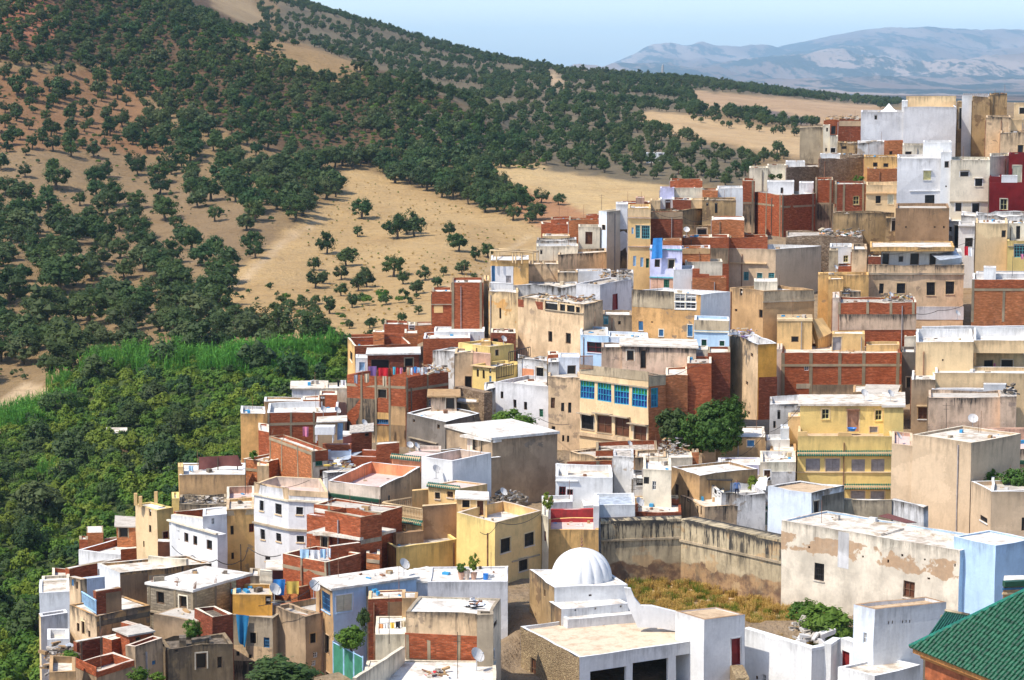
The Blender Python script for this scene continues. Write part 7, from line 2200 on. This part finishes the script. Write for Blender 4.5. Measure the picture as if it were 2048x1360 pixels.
debris('roof_scrap', 'scrap wood and coloured sheets covering the low stone house roof', [(560, 1112, 282.6), (872, 1110, 282.6), (860, 1098, 290), (590, 1098, 290)], 150, MIX + ['cloth_orange', 'dkgreen'], .15, .7, .25, .7, 3)
debris('roof_scrap', 'debris along the brick roof beside the palace', [(610, 284, 352.6), (880, 282, 352.6), (880, 274, 358), (610, 274, 358)], 80, ['rubble', 'woodlight', 'rubbledark'], .1, .5, .4, .5, 5)
Z(960, 640)
debris('brush_heap', 'heap of sticks and rubble on the roof before the fig tree', [(1280, 955, 206), (1480, 955, 206), (1460, 890, 210), (1320, 900, 210)], 200, ['rubble', 'woodlight', 'rubbledark', 'dish'], .08, .35, .4, 1.1, 6)
Z(1480, 460)
debris('roof_scrap', 'bright odds and ends on the brick topped house roof', [(1010, 508), (1230, 506), (1220, 480), (1040, 480)], 60, MIX + ['cloth_yellow', 'cloth_lightblue'], .1, .45, .5, .6, 7)
debris('roof_scrap', 'purple rags and scrap left of the tall tan house', [(-60, 745, 233), (100, 772, 233), (100, 745, 238), (-60, 730, 238)], 60, MIX + ['cloth_purple', 'lavender'], .1, .5, .5, .5, 8)
Z(0, 980)
debris('rubble_fill', 'grey rubble filling the roofless house', [(1295, 130, 199.5), (1610, 120, 199.5), (1600, 80, 204), (1300, 85, 204)], 240, ['rubble', 'dish', 'rubbledark', 'conc'], .12, .5, .5, .5, 9)
debris('yard_rubble', 'stones and scrap in the yard at the left edge of town', [(340, 1270, 150), (540, 1260, 150), (520, 1160, 156), (340, 1180, 156)], 160, ['rubble', 'rubbledark', 'woodlight'], .1, .5, .5, .5, 10)
Z(460, 760)
debris('roof_junk', 'stacked junk on the brick roof room', [(840, 350), (1010, 360), (990, 345), (850, 335)], 70, ['rubbledark', 'iron', 'dish', 'woodlight'], .1, .45, .5, .5, 11)
debris('roof_junk', 'yellow and grey junk under the tin roof', [(720, 625, 203), (880, 610, 203), (860, 580, 206), (740, 590, 206)], 60, MIX + ['cloth_yellow'], .1, .5, .5, .4, 12)
debris('yard_rubble', 'dark rubble behind the yellow roof rooms', [(1900, 880, 188), (2100, 900, 188), (2080, 830, 194), (1910, 840, 194)], 120, ['rubbledark', 'bark', 'rubble'], .1, .5, .5, .5, 13)
Z(460, 540)
debris('roof_scrap', 'timber and scrap at the right of the clothes terrace', [(1400, 728, 228), (1545, 716, 228.5), (1540, 716, 231.5), (1400, 726, 231.5)], 60, MIX, .1, .6, .3, .5, 14)
Z(460, 980)
debris('roof_junk', 'scrap wood and a red cloth on the bottom white terrace', [(1390, 1350), (1560, 1350), (1550, 1300), (1400, 1300)], 26, ['woodlight', 'rusty', 'rubble', 'rubble', 'rusty', 'cloth_red'], .15, .5, .3, .3, 15)
debris('roof_junk', 'bent metal frames on the brick panelled house roof', [(1690, 850), (1830, 845), (1820, 800), (1700, 800)], 24, ['iron', 'rusty', 'cloth_white'], .15, .6, .3, .5, 16)
Z(1480, 760)
debris('roof_scrap', 'blocks stacked on the weathered house corner', [(1870, 105), (1975, 105), (1965, 80), (1880, 80)], 50, ['rubble', 'rubbledark', 'iron'], .1, .4, .6, .6, 17)
Z(960, 980)
debris('garden_stones', 'pale stones lying in the dry garden', [onz_ for onz_ in ((2230, 1050, 160), (2450, 1080, 158), (2480, 1010, 163), (2200, 990, 165))], 40, ['rubble', 'dish'], .2, .8, .5, .1, 18)

# ---- small furniture of the terraces
def barrel(x, y, h, lab):
    p = roofhit(x, y, 204)
    m = MB(); r = h * .3
    lathe(m, p, [(r * .94, 0), (r, h * .08), (r, h * .32), (r * 1.05, h * .36), (r, h * .4), (r, h * .64), (r * 1.05, h * .68), (r, h * .72), (r, h * .94), (r * .9, h)], 14)
    prop(m.build('barrel', MATS['barrelblue'], None, True), lab, 'barrel', 'blue barrels')
Z(1480, 760)
barrel(1780, 493, .95, 'tall blue plastic barrel at the left on the pink terrace'); barrel(1864, 490, .85, 'blue plastic barrel at the right rear on the pink terrace'); barrel(1842, 496, .5, 'short blue plastic drum in front on the pink terrace')
def ladder():
    a, b = qat(1958, 490, 205.6), qat(1964, 375, 207.6)
    r = empty('ladder', a, 'rusty iron ladder leaning on the pink terrace wall', 'ladder')
    s = Vector((.42, 0, 0))
    for o in (Vector(), s):
        m = MB(); m.tube(a + o, b + o, .025, .025, 5); m.build('rail', MATS['rusty'], r)
    for k in range(1, 8):
        p = a.lerp(b, k / 8); m = MB(); m.tube(p, p + s, .018, .018, 5); m.build('rung', MATS['rusty'], r)
ladder()
def basin():
    p = roofhit(800, 392) or qat(800, 392, 204)
    m = MB(); lathe(m, p + Vector((0, 0, .35)), [(.28, 0), (.42, .26), (.46, .28), (.40, .24), (.26, .04)], 16)
    prop(m.build('wash_tub', MATS['plasticblue'], None, True), 'blue plastic wash tub behind the yellow parapet', 'tub')
basin()
Z(460, 980)
for k, (x, y, hh, mt, lab) in enumerate(((1655, 640, .55, 'pink', 'terracotta pot at the left on the white terrace'), (1695, 640, .7, 'pinkwhite', 'tall pale pot on the white terrace'), (1745, 640, .5, 'pink', 'pot holding the tall plant on the white terrace'))):
    p = roofhit(x, y, 164.5); m = MB(); lathe(m, p, [(.16, 0), (.26, hh), (.28, hh), (.22, hh * .9)], 12)
    prop(m.build('flower_pot', MATS[mt], None, True), lab, 'flower pot', 'flower pots')
plant_thing('potted_plant', 'tall bright potted plant on the white terrace', 'plant', (roofhit(1745, 640, 164.5)) + Vector((0, 0, .45)), 1.5, .55, 'lime_leaf', 101, 26, 26, .07, False, low=-1)
plant_thing('potted_plant', 'low potted plants with red flowers on the white terrace', 'plant', (roofhit(1660, 640, 164.5)) + Vector((0, 0, .5)), .8, 1.1, 'green_leaf', 102, 20, 24, .10, False, low=-1)
p = roofhit(1830, 642, 164.5); m = MB(); lathe(m, p, [(.17, 0), (.2, .42), (.22, .44), (.16, .4)], 12)
prop(m.build('bucket', MATS['plasticblue'], None, True), 'bright blue bucket on the white terrace', 'bucket')
Z(960, 640)
plant_thing('potted_plant', 'yellow green plant on the balcony beside the person', 'plant', onz(*q(1950, 1225), BALCONY.roofz), 1.5, .8, 'lime_leaf', 103, 24, 24, .08, False, low=-1)
sheet('shade_sheet', 'white shade cloth at the right end of the balcony', 'awning', [(1960, 1200, 193), (2000, 1125, 195), (2060, 1130, 195), (2045, 1215, 192)], 'cloth_white', .06)
sheet('shade_sheet', 'thin dark pergola roof over the balcony', 'pergola', [(1625, 1142, 193), (1650, 1128, 196), (1815, 1132, 196), (1805, 1150, 193)], 'iron', .05)
m = MB()
for x in (1640, 1800): m.tube(qat(x, 1145, 193.2), qat(x, 1240, 193.2), .03, .03, 5)
prop(m.build('pergola_posts', MATS['iron']), 'thin iron posts of the balcony pergola', 'posts', None, 'stuff')
Z(960, 980); plant_thing('potted_plant', 'trailing yellow green plant at the corner of the crimson terrace', 'plant', qat(480, 150, 178), 1.6, .6, 'lime_leaf', 104, 24, 24, .07, False, low=-1)
Z(460, 760); plant_thing('potted_plant', 'small green plant on the balcony of the ravine brick house', 'plant', qat(165, 575, 211), 1.0, .9, 'green_leaf', 105, 22, 24, .09, False, low=-1)

# rails and balustrades belong to their houses
def rail(root, A, B, n, h, mat, r=.035, turned=False):
    g = MB(); e = (B - A)
    g.tube(A + Vector((0, 0, h)), B + Vector((0, 0, h)), r * 1.6, r * 1.6, 6); g.tube(A + Vector((0, 0, .06)), B + Vector((0, 0, .06)), r * 1.3, r * 1.3, 6)
    o = g.build('balustrade', MATS[mat], root)
    for k in range(n + 1):
        p = A + e * (k / n); m = MB()
        if turned: lathe(m, p, [(r, .06), (r * 1.5, h * .3), (r * .8, h * .6), (r * 1.2, h * .85), (r, h)], 6)
        else: m.tube(p, p + Vector((0, 0, h)), r, r, 5)
        c = m.build('baluster', MATS[mat], None); c.parent = o; c.location = (0, 0, 0)
Z(460, 760)
yr = house('yellow_terrace_house').root
rail(yr, onz(*q(1092, 962), BALU.z), onz(*q(1376, 1009), BALU.z), 26, .95, 'cream', .05, True)
rail(yr, onz(*q(1100, 958), BALU.z), onz(*q(1300, 925), BALU.z), 14, .95, 'cream', .05, True)
Z(960, 340)
cr = house('corner_tower_house').root
rail(cr, qat(72, 868, 257.6), qat(236, 880, 257.0), 16, 1.0, 'white', .04)
m0 = house('corner_tower_house')
for x0, y0, x1, y1, d0, d1 in ((72, 575, 380, 592, 262, 262), (130, 566, 420, 580, 268, 268), (72, 575, 130, 566, 262, 268), (380, 592, 420, 580, 262, 268), (232, 584, 280, 572, 262, 268)):
    m = MB(); m.tube(qat(x0, y0, d0), qat(x1, y1, d1), .09, .09, 4); m.build('pergola_beam', MATS['cream'], cr)
for x, y, d in ((74, 575, 262), (118, 578, 262), (235, 584, 262), (255, 586, 262), (300, 588, 262), (378, 592, 262), (132, 566, 268), (282, 572, 268), (418, 580, 268)):
    t = qat(x, y, d); m = MB(); m.tube(t - Vector((0, 0, 1.3)), t, .08, .08, 4); m.build('pergola_post', MATS['cream'], cr)
Z(0, 980)
br = house('balcony_corner_house').root
rail(br, qat(577, 815, 162.5), qat(688, 886, 158.4), 16, .95, 'ltblueshut', .04)
Z(460, 980); wf = house('weathered_flats').root
rail(wf, qat(218, 676, 168.8), qat(300, 684, 168.6), 9, 1.1, 'warmwhite', .05, True)
Z(960, 640); bw = house('blue_window_house').root
rail(bw, qat(716, 352, 219.5), qat(806, 350, 218.5), 12, 1.25, 'rusty', .03)
yh = house('yellow_house', 'iron railed').root
rail(yh, qat(118, 420, 231), qat(238, 395, 232), 10, 1.2, 'iron', .03); rail(yh, qat(205, 300, 235), qat(360, 262, 236), 12, 1.0, 'iron', .03)
Z(460, 760)
rb = house('brick_house', 'orange brick')
b = rb.boxes[0]
pc = roofhit(672, 450, 206)
m = MB()
for i in range(2):
    for j in range(2): m.tube(pc + Vector((i * 1.5 - .7, j * 1.2, 0)), pc + Vector((i * 1.5 - .7, j * 1.2, .75)), .04, .04, 4)
m.box(pc + Vector((-.8, -.1, .75)), (1.75, 0, 0), (0, 1.4, 0), (0, 0, .7))
prop(m.build('water_tank', MATS['white']), 'white water tank on a frame on the orange brick roof', 'water tank')
Z(0, 980)
yl = house('yellow_house', 'concrete stubs').root
for x, y, y1 in ((972, 100, 12), (1006, 112, 34), (1117, 85, 2)):
    p = qat(x, y, 197.5); m = MB(); m.box(p - Vector((.14, .14, .1)), (.28, 0, 0), (0, .28, 0), (0, 0, (y - y1) * ZS * 197.5 / F_PX)); m.build('concrete_stub', MATS['creamyel'], yl)
# white rail wall leading down to the bottom terrace, teal fence
Z(460, 980)
wseg('terrace_wall', 'white ribbed parapet slanting beside the bottom terrace', 'wall', [(905, 1345, 137.5), (1080, 1232, 143.5), (1250, 1122, 149.5)], 1.1, .25, 'warmwhite')
for k, (x0, y0, x1, y1, d0, d1) in enumerate(((738, 1090, 812, 1128, 153.2, 151.5), (816, 1130, 884, 1166, 151.4, 149.8), (888, 1168, 950, 1200, 149.7, 148.2))):
    a, b = qat(x0, y0, d0), qat(x1, y1, d1)
    r = empty('fence_panel', a - Vector((0, 0, 3.2)), ('left', 'middle', 'right')[k] + ' panel of the teal sheet fence below the light blue house', 'fence', 'teal fence panels')
    m = MB(); m.quad([a - Vector((0, 0, 2.9)), b - Vector((0, 0, 2.9)), b, a]); m.quad([a + Vector((0, .04, 0)), b + Vector((0, .04, 0)), b + Vector((0, .04, -2.9)), a + Vector((0, .04, -2.9))]); m.build('sheet', MATS['greendoor'], r)
    for p in (a, b):
        m = MB(); m.tube(p - Vector((0, 0, 3.2)), p + Vector((0, 0, .1)), .05, .05, 5); m.build('post', MATS['ltblueshut'], r)
    m = MB(); m.tube(a, b, .04, .04, 5); m.tube(a - Vector((0, 0, 2.9)), b - Vector((0, 0, 2.9)), .04, .04, 5); m.build('frame_bar', MATS['ltblueshut'], r)
# cables
Z(0, 980)
line('power_cable', 'black power cable sagging along the white four window house', 'cable', [qat(1230, 400, 186), qat(1380, 470, 181), qat(1550, 500, 180), qat(1722, 505, 184)], .035, .35); line('power_cable', 'black power cable looping from the pole to the white bent house', 'cable', [qat(1722, 505, 184), qat(1775, 410, 184.5), qat(2010, 465, 181)], .035, .4)
m = MB(); m.tube(qat(1727, 600, 184), qat(1722, 388, 184), .06, .05, 6); prop(m.build('pole', MATS['bark']), 'thin leaning cable pole against the stained yellow house', 'pole')
Z(960, 640); line('power_cable', 'cable running across the long white house front', 'cable', [qat(190, 655, 226), qat(420, 700, 222.6), qat(640, 745, 220)], .025, .3)
Z(1480, 460); line('power_cable', 'cable rising past the long cream house', 'cable', [qat(1262, 600, 252), qat(1420, 575, 250), qat(1610, 535, 250)], .03, .2)
for zx, zy, pts, lab in ((1480, 460, [(900, 150, 259), (1300, 132, 259), (1690, 60, 268)], 'wire strung above the long cream house terrace'), (960, 640, [(1210, 395, 212), (1520, 330, 214), (1800, 200, 225)], 'wire from the blue window house to the tall tan house'),
        (460, 540, [(850, 480, 240), (1150, 470, 246), (1450, 420, 252)], 'wire over the open topped brick house'), (460, 760, [(180, 735, 184), (560, 720, 188), (900, 560, 200)], 'wire from the bent white house to the brick stair wall'),
        (460, 980, [(640, 650, 158), (300, 800, 162), (30, 760, 166)], 'wire from the light blue house to the orange room'), (1480, 760, [(430, 190, 205), (180, 380, 206), (-60, 560, 208)], 'wire from the bright yellow house to the tan vent house'),
        (960, 340, [(1230, 280, 268), (1440, 330, 272), (1640, 350, 278)], 'wire from the yellow tower to the brick house'), (960, 980, [(440, 160, 176), (130, 230, 170), (0, 300, 168)], 'wire from the crimson terrace to the yellow house')):
    Z(zx, zy); line('power_cable', lab, 'cable', [qat(*p) for p in pts], .022, .5)
Z(1000, 0)
m = MB(); a, b = qat(1166, 552, 1700), qat(1166, 462, 1700)
m.tube(a - Vector((0, 0, 8)), b, .9, .5, 4); m.tube(a + Vector((-2, 0, -8)), b + Vector((-.5, 0, -1)), .35, .35, 4)
prop(m.build('antenna_mast', MATS['steel']), 'thin antenna mast on the far wooded ridge', 'mast')
for k, (zx, zy, x, y, d, hh) in enumerate(((960, 340, 870, 285, 284, 1.9), (1480, 460, 1950, 330, 254, 2.2), (1480, 760, 1475, 385, 205, 2.8), (460, 760, 112, 820, 199, 2.0), (460, 980, 1630, 1350, 142, 3.0), (460, 980, 1140, 1100, 152, 3.4), (960, 640, 1100, 1420, 186, 3))):
    Z(zx, zy); p = qat(x, y, d); m = MB(); m.tube(p, p + Vector((0, 0, hh)), .025, .02, 5)
    if k % 2 == 0: m.tube(p + Vector((-.35, 0, hh * .92)), p + Vector((.35, 0, hh * .92)), .012, .012, 4); m.tube(p + Vector((-.25, 0, hh * .8)), p + Vector((.25, 0, hh * .8)), .012, .012, 4)
    prop(m.build('roof_aerial', MATS['iron']), ('aerial pole above the brown door house', 'aerial pole on the right edge brick house', 'tall pole beside the pink terrace', 'thin pole on the pinkish roof left of the bent white house', 'pole standing on the bottom white terrace', 'pole in front of the brick alcove', 'aerial pole on the flat white roof above the retaining wall')[k], 'pole', 'poles on the roofs')

# ---- the person on the balcony
def person():
    Z(960, 640)
    foot = qat(1838, 1240, BALCONY.d + .9)
    foot.z = BALCONY.roofz
    J = {'pelvis': (0, 0, .93), 'waist': (0, 0, 1.10), 'chest': (0, .01, 1.32), 'neck': (0, .0, 1.47), 'head': (0, -.02, 1.60), 'crown': (0, -.01, 1.70),
         'hl': (.10, 0, .90), 'kl': (.11, -.02, .50), 'al': (.11, .02, .09), 'tl': (.12, -.14, .03), 'hr': (-.10, 0, .90), 'kr': (-.11, -.03, .50), 'ar': (-.12, .01, .09), 'tr': (-.13, -.15, .03),
         'sl': (.19, 0, 1.40), 'el': (.27, -.03, 1.14), 'wl': (.24, -.20, .98), 'fl': (.22, -.27, .95), 'sr': (-.19, 0, 1.40), 'er': (-.26, -.02, 1.13), 'wr': (-.25, -.14, .92), 'fr': (-.25, -.17, .84)}
    E = 'pelvis-waist waist-chest chest-neck neck-head head-crown pelvis-hl hl-kl kl-al al-tl pelvis-hr hr-kr kr-ar ar-tr chest-sl sl-el el-wl wl-fl chest-sr sr-er er-wr wr-fr'.split()
    R = dict(pelvis=.15, waist=.14, chest=.15, neck=.06, head=.095, crown=.07, hl=.10, kl=.065, al=.045, tl=.04, hr=.10, kr=.065, ar=.045, tr=.04, sl=.07, el=.048, wl=.034, fl=.03, sr=.07, er=.048, wr=.034, fr=.03)
    names = list(J)
    me = bpy.data.meshes.new('person')
    me.from_pydata([J[n] for n in names], [(names.index(a), names.index(b)) for a, b in (e.split('-') for e in E)], [])
    o = bpy.data.objects.new('person', me); COL.objects.link(o); o.location = foot
    md = o.modifiers.new('skin', 'SKIN')
    for i, n in enumerate(names):
        me.skin_vertices[0].data[i].radius = (R[n], R[n] * .85)
        me.skin_vertices[0].data[i].use_root = n == 'pelvis'
    sb = o.modifiers.new('sub', 'SUBSURF'); sb.levels = sb.render_levels = 1
    t = NT('person_clothes')
    z = t.new('SeparateXYZ', Vector=t.new('TexCoord').outputs['Object']).outputs[2]
    c = t.mix(t.ramp(z, .94, .96), (.03, .03, .05), (.10, .16, .32))
    c = t.mix(t.ramp(z, 1.44, 1.46), c, (.28, .15, .09))
    t.color(t.mix(t.ramp(z, 1.66, 1.68), c, (.012, .01, .01)))
    me.materials.append(t.mat)
    prop(o, 'person in a blue top standing on the white balcony', 'person')
person()
build_ground()
build_mountains()
build_vegetation()
def build_haze():
    m = bpy.data.materials.new('haze'); m.use_nodes = True
    n = m.node_tree.nodes; n.remove(n['Principled BSDF'])
    v = n.new('ShaderNodeVolumePrincipled')
    v.inputs['Color'].default_value = (.54, .80, 1.0, 1)
    v.inputs['Density'].default_value = HAZE
    v.inputs['Anisotropy'].default_value = 0.0
    m.node_tree.links.new(v.outputs[0], n['Material Output'].inputs['Volume'])
    b = MB()
    b.box((-16000, -300, -271), (36000, 0, 0), (0, 26000, 0), (0, 0, 721))
    prop(b.build('haze', m), kind='stuff')
HAZE = 4.8e-5
build_haze()
